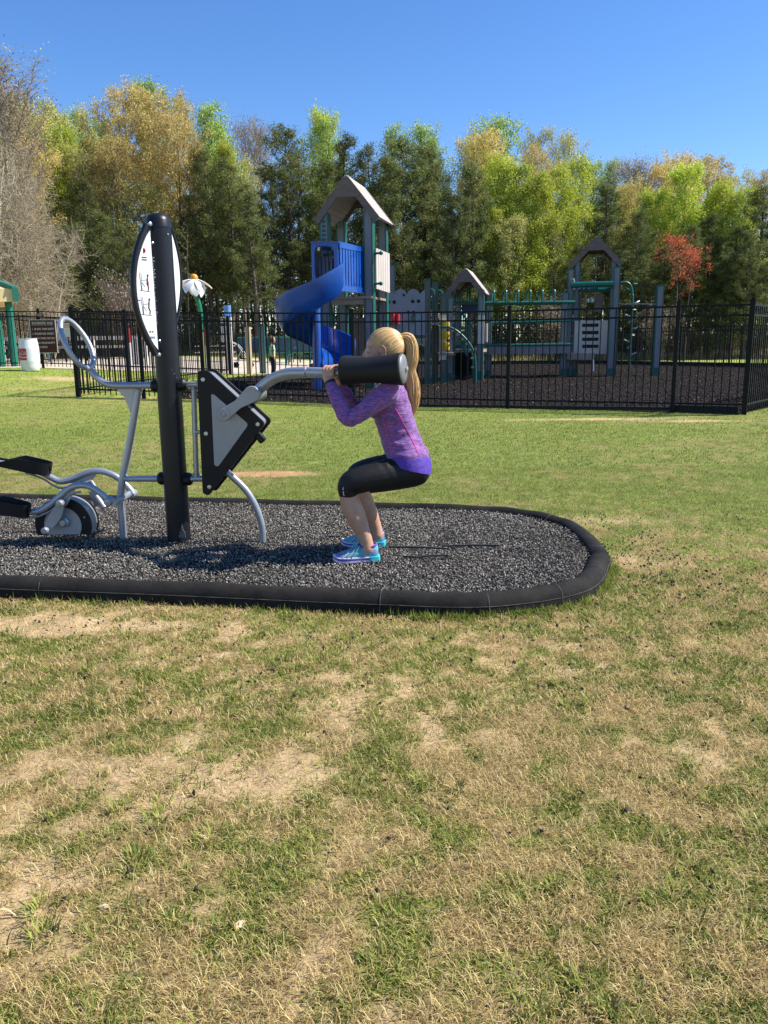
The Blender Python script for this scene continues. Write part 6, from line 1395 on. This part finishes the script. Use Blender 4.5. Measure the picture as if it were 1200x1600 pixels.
# ================================================================ TREES
TR = np.random.default_rng(5)
def sticks(P0, P1, r0, r1, n=4):
    P0 = np.asarray(P0, float); P1 = np.asarray(P1, float); N = len(P0); d = P1-P0; d /= np.linalg.norm(d, axis=1)[:, None]+1e-9
    up = np.where(np.abs(d[:, 2:3]) > .9, np.array([[1., 0, 0]]), np.array([[0, 0, 1.]])); a = np.cross(d, up); a /= np.linalg.norm(a, axis=1)[:, None]; b = np.cross(d, a)
    V = []
    for k in range(n):
        t = 2*PI*k/n; o = a*math.cos(t)+b*math.sin(t); V.append(P0+o*np.asarray(r0)[:, None]); V.append(P1+o*np.asarray(r1)[:, None])
    V = np.stack(V, 1).reshape(-1, 3); base = (np.arange(N)*2*n)[:, None]; Q = []
    for k in range(n): k2 = (k+1) % n; Q.append(base+np.array([[2*k, 2*k2, 2*k2+1, 2*k+1]]))
    return V, np.concatenate(Q, 0)
class TB:
    def __init__(s): s.P0 = []; s.P1 = []; s.r0 = []; s.r1 = []
    def path(s, pts, r):
        for i in range(len(pts)-1): s.P0.append(pts[i]); s.P1.append(pts[i+1]); s.r0.append(r[i]); s.r1.append(r[i+1])
def curve(p, d, L_, bend, n, jit):
    """grow a limb: returns points; bend = pull towards +z"""
    pts = [np.array(p, float)]; d = np.array(d, float); d /= np.linalg.norm(d)
    for k in range(n):
        pts.append(pts[-1]+d*L_/n); d = d+np.array([0, 0, bend/n])+TR.normal(0, jit, 3); d /= np.linalg.norm(d)
    return pts, d
def leafquads(C, spread, n, size, asp, cols, up=.0, flat=False):
    C = np.repeat(np.asarray(C), n, 0); N = len(C); sp = np.asarray(spread); P_ = C+TR.normal(size=(N, 3))*sp
    a = TR.normal(size=(N, 3)); a[:, 2] += up; a /= np.linalg.norm(a, axis=1)[:, None]; b = np.cross(a, TR.normal(size=(N, 3))); b /= np.linalg.norm(b, axis=1)[:, None]
    s = size*TR.uniform(.6, 1.35, (N, 1)); V = np.stack([P_-a*s-b*s*asp*.5, P_-a*s*.2+b*s*asp*-1.0, P_+a*s+b*s*asp*.2, P_+a*s*.1+b*s*asp], 1).reshape(-1, 3)
    Q = np.arange(N*4).reshape(-1, 4); col = np.asarray(cols)[TR.integers(0, len(cols), N)]*TR.uniform(.7, 1.3, (N, 1)); return V, Q, np.repeat(col, 4, 0)
KINDS = {
 'pine': dict(cols=[(.125, .15, .045), (.16, .185, .055), (.085, .11, .037), (.23, .245, .075)], bark=(.13, .10, .085)),
 'yellow_green': dict(cols=[(.54, .60, .07), (.46, .54, .06), (.62, .66, .11), (.36, .43, .055)], bark=(.16, .14, .12)),
 'green': dict(cols=[(.42, .53, .12), (.36, .48, .10), (.50, .60, .17), (.27, .37, .08)], bark=(.15, .13, .11)),
 'orange': dict(cols=[(.72, .52, .19), (.64, .50, .17), (.78, .60, .26), (.54, .45, .15), (.54, .54, .13)], bark=(.16, .13, .11)),
 'olive': dict(cols=[(.58, .54, .17), (.48, .50, .12), (.66, .55, .24), (.40, .45, .10)], bark=(.17, .15, .12)),
 'bare': dict(cols=[(.36, .27, .20), (.30, .24, .17), (.33, .30, .14)], bark=(.38, .30, .215)),
 'red': dict(cols=[(.56, .12, .06), (.46, .09, .05), (.64, .18, .09)], bark=(.10, .07, .06)),
}
BARK = {k: mat('bark_'+k, v['bark'], tuple(x*.55 for x in v['bark']), .9, nscale=3, stretch=(1, 1, .3)) for k, v in KINDS.items()}
BARK['tan'] = mat('bark_tan', (.48, .41, .28), (.25, .21, .145), .9, nscale=2)
BARK['pale'] = mat('bark_pale', (.25, .215, .175), (.11, .095, .08), .9, nscale=1.5, stretch=(1, 1, .4))
LEAF = leafmat('tree_leaves', .42, .22)
PROTO = {}
def broom(kind, seed, H, R_, base, nl, density, leafn, lsize, elev=(40, 65), spreadc=.28, shape='oval', twign=5, trunk_r=.16, cbend=.5):
    global TR; TR = np.random.default_rng(seed); tb = TB(); C = []
    n = 9; pts = [np.array([0., 0, -.2])]
    for k in range(n): pts.append(np.array([TR.normal(0, .10)+pts[-1][0]*.9, TR.normal(0, .10)+pts[-1][1]*.9, H*.96*(k+1)/n]))
    rr = [trunk_r*(1-.93*k/n)+.012 for k in range(n+1)]; tb.path(pts, rr)
    def trunk_at(z): f = max(0, min(n-1e-3, z/(H*.96)*n)); i = int(f); return pts[i]*(1-f+i)+pts[i+1]*(f-i)
    for i in range(nl):
        h = base+(1-base)*((i+TR.random())/nl)**.9; t = (h-base)/(1-base)
        if shape == 'oval': prof_ = math.sin(PI*(.12+.80*t))**.8
        elif shape == 'cone': prof_ = (1-t)**.75*.95+.14
        elif shape == 'dome': prof_ = (.45+.9*t) if t < .5 else .9*math.sqrt(max(.02, 1-((t-.5)/.5)**2))+.05
        p = trunk_at(h*H); az = i*2.4+TR.normal(0, .4); el = math.radians(TR.uniform(*elev)); L_ = R_*prof_*TR.uniform(.65, 1.15)/max(.5, math.cos(el)); L_ = min(L_, (H*1.02-p[2])/max(.2, math.sin(el)) if shape != 'cone' else 99)
        if L_ < .25: L_ = .25
        d = [math.cos(az)*math.cos(el), math.sin(az)*math.cos(el), math.sin(el)]; lp_, dl = curve(p, d, L_, cbend*TR.uniform(.3, 1), 4, .10)
        r0 = max(.012, trunk_r*.34*(1-h*.65)); tb.path(lp_, [r0, r0*.75, r0*.5, r0*.3, .008])
        nt_ = max(2, int(twign*L_/1.6))
        for q in range(nt_):
            f = TR.uniform(.25, 1.0)*4; j = min(3, int(f)); s0 = lp_[j]*(1-f+j)+lp_[j+1]*(f-j); dd_ = dl+TR.normal(0, .75, 3); dd_[2] += .15; tp_, _ = curve(s0, dd_, TR.uniform(.35, .95)*min(1, L_/1.3), .2, 2, .2); tb.path(tp_, [.014, .010, .004])
            if TR.random() < density: C.append(tp_[-1]); C.append(tp_[1]*.5+tp_[2]*.5)
        if TR.random() < density+.2: C.append(lp_[-1])
    V, Q, col = leafquads(np.array(C), spreadc, leafn, lsize, .75, KINDS[kind]['cols']); return tb, (V, Q, col)
def pine(seed, H, R_, base, nl=74, fill=1.0):
    global TR; TR = np.random.default_rng(seed); tb = TB(); C = []; n = 8; pts = [np.array([0., 0, -.2])]
    for k in range(n): pts.append(np.array([pts[-1][0]*.9+TR.normal(0, .06), pts[-1][1]*.9+TR.normal(0, .06), H*.97*(k+1)/n]))
    tb.path(pts, [.17*(1-.9*k/n)+.01 for k in range(n+1)])
    gap = TR.random(40)
    for i in range(nl):
        t = (i+TR.random())/nl; h = base+(1-base)*t; prof_ = (1-t)**.62*(.55+.75*min(1, (t+.08)/.30))*.82+.12; p = np.array([0, 0, h*H*.97]); f = h*n; j = int(min(n-1, f)); p[:2] = (pts[j]*(1-f+j)+pts[j+1]*(f-j))[:2]
        az = i*2.399+TR.normal(0, .5); el = math.radians(TR.uniform(-8, 22)+35*t); L_ = max(.35, R_*prof_*TR.uniform(.55, 1.2)); d = [math.cos(az)*math.cos(el), math.sin(az)*math.cos(el), math.sin(el)]
        lp_, dl = curve(p, d, L_, .45, 4, .09); r0 = .045*(1-t*.6); tb.path(lp_, [r0, r0*.8, r0*.6, r0*.4, .010])
        nt_ = max(3, int(L_*4.6*fill))
        for q in range(nt_):
            f = TR.uniform(.28 if t < .7 else .1, 1.02)*4; j = min(3, int(f)); s0 = lp_[j]*(1-f+j)+lp_[j+1]*(f-j); dd_ = dl*.9+TR.normal(0, .55, 3); dd_[2] += .25; e = s0+dd_/np.linalg.norm(dd_)*TR.uniform(.18, .55)*min(1, .4+L_/2); tb.path([s0, e], [.012, .006]); C.append(e)
        C.append(lp_[-1])
    C.append(np.array([0, 0, H])); V, Q, col = leafquads(np.array(C), .125, 40, .085, .24, KINDS['pine']['cols'], up=.5)
    return tb, (V, Q, col)
def weeper(seed, H, R_):
    """bare wide tree with arching twigs reaching sideways"""
    global TR; TR = np.random.default_rng(seed); tb = TB(); C = []
    for st__ in range(5):
        az0 = st__*1.3; tp_, d0 = curve([TR.normal(0, .3), TR.normal(0, .3), -.1], [math.cos(az0)*.30, math.sin(az0)*.30, 1], H*TR.uniform(.8, 1.0), .3, 10, .05); tb.path(tp_, [.13*(1-.09*k)+.01 for k in range(11)])
        for i in range(38):
            f = 1.2+8.6*TR.random(); j = int(f); p = tp_[j]*(1-f+j)+tp_[j+1]*(f-j); az = TR.uniform(0, 2*PI); el = math.radians(TR.uniform(5, 55)); t = f/10; L_ = R_*TR.uniform(.5, 1.1)*(1-.55*t); lp_, dl = curve(p, [math.cos(az)*math.cos(el), math.sin(az)*math.cos(el), math.sin(el)], L_, -.55*(1-t)+.1, 6, .09); r0 = .035*(1-t*.5); tb.path(lp_, [r0*(1-k/6.5) for k in range(7)])
            for q in range(11):
                f2 = TR.uniform(.8, 6)*.999; j2 = int(f2); s0 = lp_[j2]*(1-f2+j2)+lp_[min(6, j2+1)]*(f2-j2); dd_ = dl+TR.normal(0, .6, 3); t2, d2 = curve(s0, dd_, TR.uniform(.5, 1.4), -.1, 3, .15); tb.path(t2, [.012, .010, .008, .004])
                for w_ in range(2): t3, _ = curve(t2[1+w_ % 3], d2+TR.normal(0, .7, 3), TR.uniform(.2, .6), 0, 1, .1); tb.path(t3, [.007, .004]); C.append(t3[-1])
    V, Q, col = leafquads(np.array(C), .10, 2, .032, .7, [(.40, .30, .20), (.36, .33, .13), (.30, .22, .15)]); return tb, (V, Q, col)
def shrub(seed, H, twig_only=False):
    global TR; TR = np.random.default_rng(seed); tb = TB(); C = []
    for i in range(46 if twig_only else 26):
        az = TR.uniform(0, 2*PI); e = TR.uniform(.1, .5); lp_, dl = curve([TR.normal(0, .15), TR.normal(0, .15), -.05], [math.cos(az)*e, math.sin(az)*e, 1], H*TR.uniform(.6, 1.05), .1, 5, .10); tb.path(lp_, [.022*(1-k/5.5) for k in range(6)])
        for q in range(9 if twig_only else 6):
            f2 = TR.uniform(1, 5)*.999; j2 = int(f2); s0 = lp_[j2]*(1-f2+j2)+lp_[min(5, j2+1)]*(f2-j2); t2, _ = curve(s0, dl+TR.normal(0, .5, 3), TR.uniform(.3, .8), .2, 2, .15); tb.path(t2, [.010, .007, .003]); C.append(t2[-1]); C.append(t2[1])
    V, Q, col = leafquads(np.array(C), .13, 2 if twig_only else 9, .045, .7, [(.30, .24, .17), (.26, .19, .14)] if twig_only else [(.14, .17, .05), (.22, .22, .08), (.10, .12, .04), (.26, .19, .10)]); return tb, (V, Q, col)
def sapling(seed, H):
    global TR; TR = np.random.default_rng(seed); tb = TB(); C = []; pts, _ = curve([0, 0, -.2], [TR.normal(0, .03), TR.normal(0, .03), 1], H, .1, 8, .025); tb.path(pts, [.062*(1-k/9) for k in range(9)])
    for i in range(16):
        f = TR.uniform(3, 8)*.999; j = int(f); p = pts[j]*(1-f+j)+pts[j+1]*(f-j); az = TR.uniform(0, 2*PI); lp_, dl = curve(p, [math.cos(az), math.sin(az), TR.uniform(.6, 1.8)], TR.uniform(.5, 1.4), .3, 3, .1); tb.path(lp_, [.018, .013, .009, .004]); C.append(lp_[-1]); C.append(lp_[2])
    V, Q, col = leafquads(np.array(C), .2, 5, .07, .7, [(.30, .33, .10), (.32, .26, .14), (.2, .25, .07)]); return tb, (V, Q, col)
def proto(key, gen, kindname, bark, H):
    tb, (V, Q, col) = gen; tv, tq = sticks(tb.P0, tb.P1, tb.r0, tb.r1, 5 if len(tb.P0) < 1200 else 3)
    tm = np_mesh('trunk', tv, tq); tm.materials.append(BARK[bark]); tm.polygons.foreach_set('use_smooth', [True]*len(tm.polygons))
    cm = np_mesh('crown', V, Q, None, col); cm.materials.append(LEAF)
    PROTO.setdefault(key, []).append((kindname, tm, cm, H))
for s in range(5): proto('pine', pine(100+s, 14, (2.5, 2.2, 2.8, 2.0, 2.4)[s], (.28, .34, .22, .30, .12)[s], fill=(1, 1, 1.1, 1, 1.1)[s]), 'pine_tree', 'pine', 14)
for s in range(3): proto('yellow_green', broom('yellow_green', 200+s, 14, (2.3, 1.9, 2.6)[s], .20, 70, .85, 26, .062, shape=('cone', 'oval', 'cone')[s], spreadc=.20, twign=5), 'maple_tree', 'yellow_green', 14)
for s in range(2): proto('green', broom('green', 230+s, 15, 2.1, .25, 54, .8, 22, .06, elev=(45, 72), shape=('cone', 'oval')[s], spreadc=.20), 'poplar_tree', 'green', 15)
for s in range(3): proto('orange', broom('orange', 260+s, 15, (3.3, 2.9, 3.2)[s], .26, 66, .85, 20, .056, shape='dome', elev=(25, 60), spreadc=.18, twign=6), 'oak_tree', 'orange', 15)
for s in range(2): proto('olive', broom('olive', 290+s, 15, 2.6, .25, 56, .7, 13, .055, shape='dome', elev=(35, 65), twign=7, spreadc=.2), 'ash_tree', 'olive', 15)
for s in range(2): proto('bare', broom('bare', 320+s, 14, 2.2, .22, 50, .6, 6, .045, elev=(50, 74), twign=11, shape='oval'), 'bare_tree', 'bare', 14)
proto('red', broom('red', 350, 7, 1.35, .62, 20, .7, 13, .045, elev=(35, 65), spreadc=.14, shape='oval', trunk_r=.07), 'redbud_tree', 'red', 7)
proto('weeper', weeper(360, 9, 4.2), 'bare_tree', 'tan', 9); proto('weeper', weeper(361, 9, 4.2), 'bare_tree', 'tan', 9)
for s in range(3): proto('sapling', sapling(380+s, 9), 'young_tree', 'pale' if s else 'bare', 9)
for s in range(3): proto('shrub', shrub(400+s, 2.0), 'shrub', 'pine', 2)
for s in range(2): proto('twiggy', shrub(420+s, 2.6, True), 'shrub', 'orange', 2.6)
DESC = {'pine': ('dark olive green pine', 'pines in the wood'), 'yellow_green': ('bright yellow-green maple', 'yellow-green maples in the wood'), 'green': ('fresh green slender tree', 'fresh green trees in the wood'), 'orange': ('orange-tan flowering oak', 'orange-tan oaks in the wood'),
        'olive': ('sparse olive and tan budding tree', 'sparse budding trees in the wood'), 'bare': ('bare brown-grey tree', 'bare trees in the wood'), 'red': ('small red-leaved tree', None), 'weeper': ('wide tangled tan twigged tree', 'tangled bare trees at the left'), 'sapling': ('thin pale bare-stemmed young tree', 'thin stemmed young trees in the wood'),
        'shrub': ('low scrubby green-brown bush', 'bushes at the foot of the wood'), 'twiggy': ('leafless reddish twig bush', 'leafless bushes')}
MARK = [(-1e9, 'beyond the left edge'), (0, 'above the green shelter'), (100, 'behind the silver handle loop'), (210, 'behind the dark machine post'), (300, 'behind the giant daisy'), (400, 'left of the slide tower'), (490, 'behind the slide tower'), (620, 'behind the grey panel'), (700, 'behind the small tower'), (790, 'behind the overhead ladder'), (880, 'behind the right tower'), (975, 'behind the spiral climber'), (1050, 'near the red tree'), (1130, 'at the right edge'), (1200, 'beyond the right edge')]
TREES = []
def plant(kind, u, vtop, Y_, wk=1.0, var=None, rot=None, vb=None):
    if kind == 'pine': wk *= 1.15
    TREES.append((kind, u, vtop, Y_, wk, var, rot))
# far skyline
for a in [('bare', -12, 112, 46, 1.3, 0), ('bare', 12, 160, 50, 1.2, 1), ('olive', 30, 172, 54, .9, 0), ('orange', 48, 196, 57, .8, 1), ('green', 74, 172, 66, .8, 0), ('olive', 100, 190, 60, .9, 1), ('yellow_green', 96, 215, 56, .7, 1), ('green', 128, 192, 66, .8, 1), ('yellow_green', 140, 232, 60, .9, 0), ('yellow_green', 66, 230, 58, .9, 2), ('olive', 118, 244, 56, .9, 0), ('orange', 20, 230, 52, .8, 2), ('green', 158, 196, 70, .9, 0),
          ('orange', 198, 160, 60, .85, 0), ('orange', 244, 166, 58, .95, 1), ('orange', 270, 205, 55, .75, 2), ('orange', 178, 232, 55, .75, 1), ('green', 238, 150, 70, .9, 1), ('olive', 290, 185, 64, .8, 1), ('green', 326, 170, 62, 1.0, 0), ('yellow_green', 340, 205, 64, .9, 0), ('yellow_green', 352, 238, 60, .6, 2), ('bare', 385, 208, 70, .9, 0), ('bare', 402, 214, 68, .8, 1), ('olive', 376, 262, 64, .7, 0),
          ('pine', 441, 200, 56, 1.15, 2), ('pine', 468, 236, 57, 1.0, 0), ('yellow_green', 499, 193, 70, .8, 1), ('green', 510, 205, 68, .7, 1), ('pine', 537, 213, 60, 1.0, 1), ('pine', 575, 228, 58, 1.0, 0), ('pine', 508, 252, 55, 1.0, 3), ('green', 614, 203, 72, .8, 0), ('pine', 630, 218, 56, 1.25, 2), ('pine', 604, 246, 54, 1.0, 3), ('pine', 660, 236, 57, 1.15, 0), ('green', 662, 214, 72, .9, 1), ('green', 676, 222, 70, .7, 0),
          ('pine', 735, 256, 53, 1.0, 3), ('pine', 706, 300, 52, .9, 1), ('orange', 760, 224, 62, .75, 1), ('green', 770, 206, 72, 1.2, 1), ('green', 748, 216, 73, 1.0, 0), ('olive', 738, 232, 64, .8, 0), ('yellow_green', 778, 262, 56, .8, 1), ('yellow_green', 806, 268, 55, .9, 2), ('orange', 832, 250, 62, .6, 2), ('olive', 838, 224, 66, .7, 1), ('olive', 884, 224, 66, .65, 0), ('yellow_green', 846, 276, 54, .8, 0), ('yellow_green', 880, 272, 57, .8, 2), ('yellow_green', 908, 262, 62, .8, 1),
          ('green', 928, 262, 66, .8, 0), ('green', 953, 268, 68, .7, 1), ('pine', 944, 288, 56, 1.0, 3), ('bare', 988, 264, 66, 1.1, 0), ('bare', 1004, 272, 66, 1.1, 1), ('orange', 984, 300, 60, .6, 1), ('yellow_green', 968, 300, 62, .8, 0), ('yellow_green', 1012, 312, 58, .7, 1), ('pine', 995, 330, 54, .95, 4), ('orange', 1062, 258, 66, .8, 0), ('orange', 1108, 262, 67, .85, 1), ('olive', 1140, 290, 66, .7, 0), ('orange', 1044, 272, 64, .7, 2),
          ('yellow_green', 1070, 274, 58, .85, 1), ('yellow_green', 1040, 306, 60, .7, 2), ('yellow_green', 1132, 296, 58, .9, 2), ('yellow_green', 1108, 304, 60, .8, 0), ('yellow_green', 1168, 308, 57, .8, 1), ('orange', 1182, 284, 68, .7, 2), ('pine', 1116, 334, 53, .9, 3), ('pine', 1154, 352, 53, .9, 4), ('pine', 1086, 350, 52, .8, 4), ('pine', 1196, 292, 52, 1.0, 0), ('pine', 1176, 362, 50, .8, 4), ('red', 1062, 380, 47, .8, 0), ('red', 1080, 400, 48, .75, 0),
          ('pine', 130, 278, 52, .95, 4), ('pine', 156, 330, 50, .9, 4), ('pine', 188, 352, 48, .9, 4), ('pine', 120, 350, 49, .9, 2), ('pine', 212, 380, 50, .9, 4), ('pine', 318, 236, 54, 1.0, 0), ('pine', 354, 250, 53, 1.0, 1), ('pine', 392, 300, 52, 1.0, 3), ('pine', 300, 300, 56, 1.0, 2), ('olive', 226, 300, 54, .9, 1), ('bare', 150, 262, 56, 1.0, 0), ('pine', 780, 300, 58, .9, 3), ('pine', 680, 262, 60, 1.0, 2), ('pine', 424, 262, 60, 1.0, 3), ('pine', 262, 330, 60, 1.0, 1),
          ('weeper', -4, 262, 38, .72, 0), ('weeper', 48, 318, 40, .62, 1), ('weeper', -75, 225, 37, 1.0, 1), ('yellow_green', 10, 392, 44, .7, 0), ('pine', 100, 420, 46, .8, 4), ('pine', 160, 440, 46, .8, 4), ('bare', 842, 350, 54, .9, 0), ('pine', 868, 372, 54, .8, 3), ('yellow_green', 820, 330, 54, .8, 2), ('yellow_green', 764, 330, 54, .7, 0), ('olive', 800, 350, 53, .7, 0), ('pine', 1010, 400, 52, .9, 4), ('pine', 1136, 400, 51, .9, 4), ('pine', 905, 380, 53, .8, 4), ('pine', 1040, 385, 54, .9, 0)]: plant(*a)
rs = random.Random(3)
for u in list(range(-150, -30, 38))+list(range(1240, 1400, 34)): plant(rs.choice(['pine', 'yellow_green', 'orange', 'green', 'pine']), u, rs.uniform(190, 300), rs.uniform(50, 66), .9, 0)
for i in range(80): plant('sapling', 255+i*10.4+rs.uniform(-5, 5), rs.uniform(300, 430), rs.uniform(53, 66), rs.uniform(.8, 1.2), i % 3)
for i in range(30): plant('sapling', 20+i*9+rs.uniform(-5, 5), rs.uniform(280, 430), rs.uniform(50, 60), rs.uniform(.8, 1.2), i % 3)
for i in range(40): plant('shrub', -20+i*31.5+rs.uniform(-8, 8), rs.uniform(500, 532), rs.uniform(52, 57), rs.uniform(1.0, 1.8), i % 3)
for (u, v, Y_) in ((195, 432, 43), (212, 452, 44), (866, 470, 49), (1030, 478, 49)): plant('twiggy', u, v, Y_, .8, None)
cnt = {}; info = []
TREES.sort(key=lambda t: t[1])
def where(u):
    w = MARK[0][1]
    for x_, s in MARK:
        if u >= x_: w = s
    return w
for t in TREES: k = (t[0], where(t[1])); cnt[k] = cnt.get(k, 0)+1
ORDN = ['first', 'second', 'third', 'fourth', 'fifth', 'sixth', 'seventh', 'eighth', 'ninth', 'tenth', 'eleventh', 'twelfth', 'thirteenth', 'fourteenth', 'fifteenth', 'sixteenth']
seen = {}
for i, (kind, u, v, Y_, wk, var, rot) in enumerate(TREES):
    nm, tm, cm, H0 = PROTO[kind][(var if var is not None else i) % len(PROTO[kind])]; top = P(u, v, Y_); g_ = gz(top.x, Y_); s = (top.z-g_)/H0; k = (kind, where(u)); seen[k] = seen.get(k, 0)+1
    d0, grp = DESC[kind]; lab = d0+' '+k[1] if cnt[k] == 1 else '%s of the %s %s' % (ORDN[min(15, seen[k]-1)]+' from left', d0+'s', k[1])
    root = empty(nm, (top.x, Y_, g_), lab, 'bush' if nm == 'shrub' else 'tree', grp)
    sx = (.55+.45*s)*wk if kind not in ('shrub', 'twiggy') else s*wk
    if kind in ('sapling',): sx = 1.0
    root.scale = (sx, sx, s); root.rotation_euler = (0, 0, rs.uniform(0, 6.28))
    for n_, me in (('trunk', tm), ('crown', cm)):
        o = bpy.data.objects.new(n_, me); COL.objects.link(o); o.parent = root
# the far-off wood that closes the view between the stems
TR = np.random.default_rng(77)
N = 9000; x = TR.uniform(-75, 75, N); y = TR.uniform(66, 84, N); hmax = 8.5+2.5*fbm(x, y*0, .09, 4); z = TR.uniform(.0, 1, N)**.9*hmax
cols = [(.07, .085, .03), (.10, .11, .04), (.15, .17, .05), (.13, .11, .07), (.17, .15, .10), (.20, .22, .06)]
V, Q, col = leafquads(np.stack([x, y, z], -1), .5, 14, .17, .6, cols)
n2 = 900; tx = TR.uniform(-75, 75, n2); ty = TR.uniform(60, 84, n2); hh = TR.uniform(7, 12, n2); P0 = np.stack([tx, ty, tx*0-.2], -1); P1 = P0+np.stack([TR.normal(0, .35, n2), TR.normal(0, .35, n2), hh], -1); tv, tq = sticks(P0, P1, TR.uniform(.05, .13, n2), np.full(n2, .02), 4)
tc_ = np.repeat(np.array([(.26, .22, .18), (.18, .15, .12), (.32, .28, .23)])[TR.integers(0, 3, n2)], 8, 0)
me = np_mesh('far_wood', np.concatenate([V, tv]), np.concatenate([Q, tq+len(V)]), None, np.concatenate([col, tc_])); o = link('far_wood', me, LEAF, smooth=0); tag(o, 'dense far wood of stems and foliage closing the view', kind='stuff')
# long dry grass and leaf litter along the wood edge
N = 30000; x = TR.uniform(-40, 40, N); y = TR.uniform(51, 57, N); parts2 = blades(x, y, gz_np(x, y), TR.uniform(.15, .65, N), TR.uniform(.03, .06, N), TR.uniform(.05, .7, N), TR.uniform(0, 6.28, N), np.array([(.50, .40, .22), (.40, .32, .17), (.30, .32, .10)])[TR.integers(0, 3, N)], 1)
o = link('long_grass', np_mesh('long_grass', parts2[0], None, parts2[2], parts2[3]), MATS['grass_blade'], smooth=0); tag(o, 'long dry grass along the foot of the wood', kind='stuff')
# ================================================================ LIGHT, SKY, CAMERA
EL = math.radians(47); AZ = math.radians(4)                     # azimuth measured from +X towards +Y
S = Vector((math.cos(EL)*math.cos(AZ), math.cos(EL)*math.sin(AZ), math.sin(EL)))
sl_ = bpy.data.lights.new('sun', 'SUN'); sl_.energy = 4.9; sl_.angle = math.radians(.55); sl_.color = (1, .955, .88); so = bpy.data.objects.new('sun', sl_); COL.objects.link(so); so.location = S*50; so.rotation_euler = S.to_track_quat('Z', 'Y').to_euler()
w = bpy.data.worlds.new('World'); SC.world = w; w.use_nodes = True; nd = w.node_tree.nodes; bg = nd['Background']; sk = nd.new('ShaderNodeTexSky'); sk.sky_type = 'NISHITA'; sk.sun_disc = False; sk.sun_elevation = EL; sk.sun_rotation = PI/2-AZ
sk.altitude = 300; sk.air_density = 1.0; sk.dust_density = .15; sk.ozone_density = 4.5; hs_ = nd.new('ShaderNodeHueSaturation'); hs_.inputs['Saturation'].default_value = 1.20; hs_.inputs['Hue'].default_value = .508; w.node_tree.links.new(sk.outputs[0], hs_.inputs['Color']); w.node_tree.links.new(hs_.outputs[0], bg.inputs['Color']); bg.inputs['Strength'].default_value = .117
cam = bpy.data.cameras.new('camera'); co = bpy.data.objects.new('camera', cam); COL.objects.link(co); co.location = (0, 0, CAMH); co.rotation_euler = (Matrix.Rotation(math.radians(90)-PITCH, 3, 'X') @ Matrix.Rotation(-ROLL, 3, 'Z')).to_euler(); cam.sensor_fit = 'VERTICAL'; cam.sensor_height = 36; cam.lens = 36*FPX/1600; cam.clip_end = 3000; cam.clip_start = .05; SC.camera = co
SC.view_settings.view_transform = 'Standard'; SC.view_settings.look = 'None'; SC.view_settings.exposure = 0.74; SC.view_settings.gamma = 1; SC.view_settings.use_curve_mapping = False
SC.render.resolution_x = 768; SC.render.resolution_y = 1024
SC.cycles.max_bounces = 6; SC.cycles.transparent_max_bounces = 4
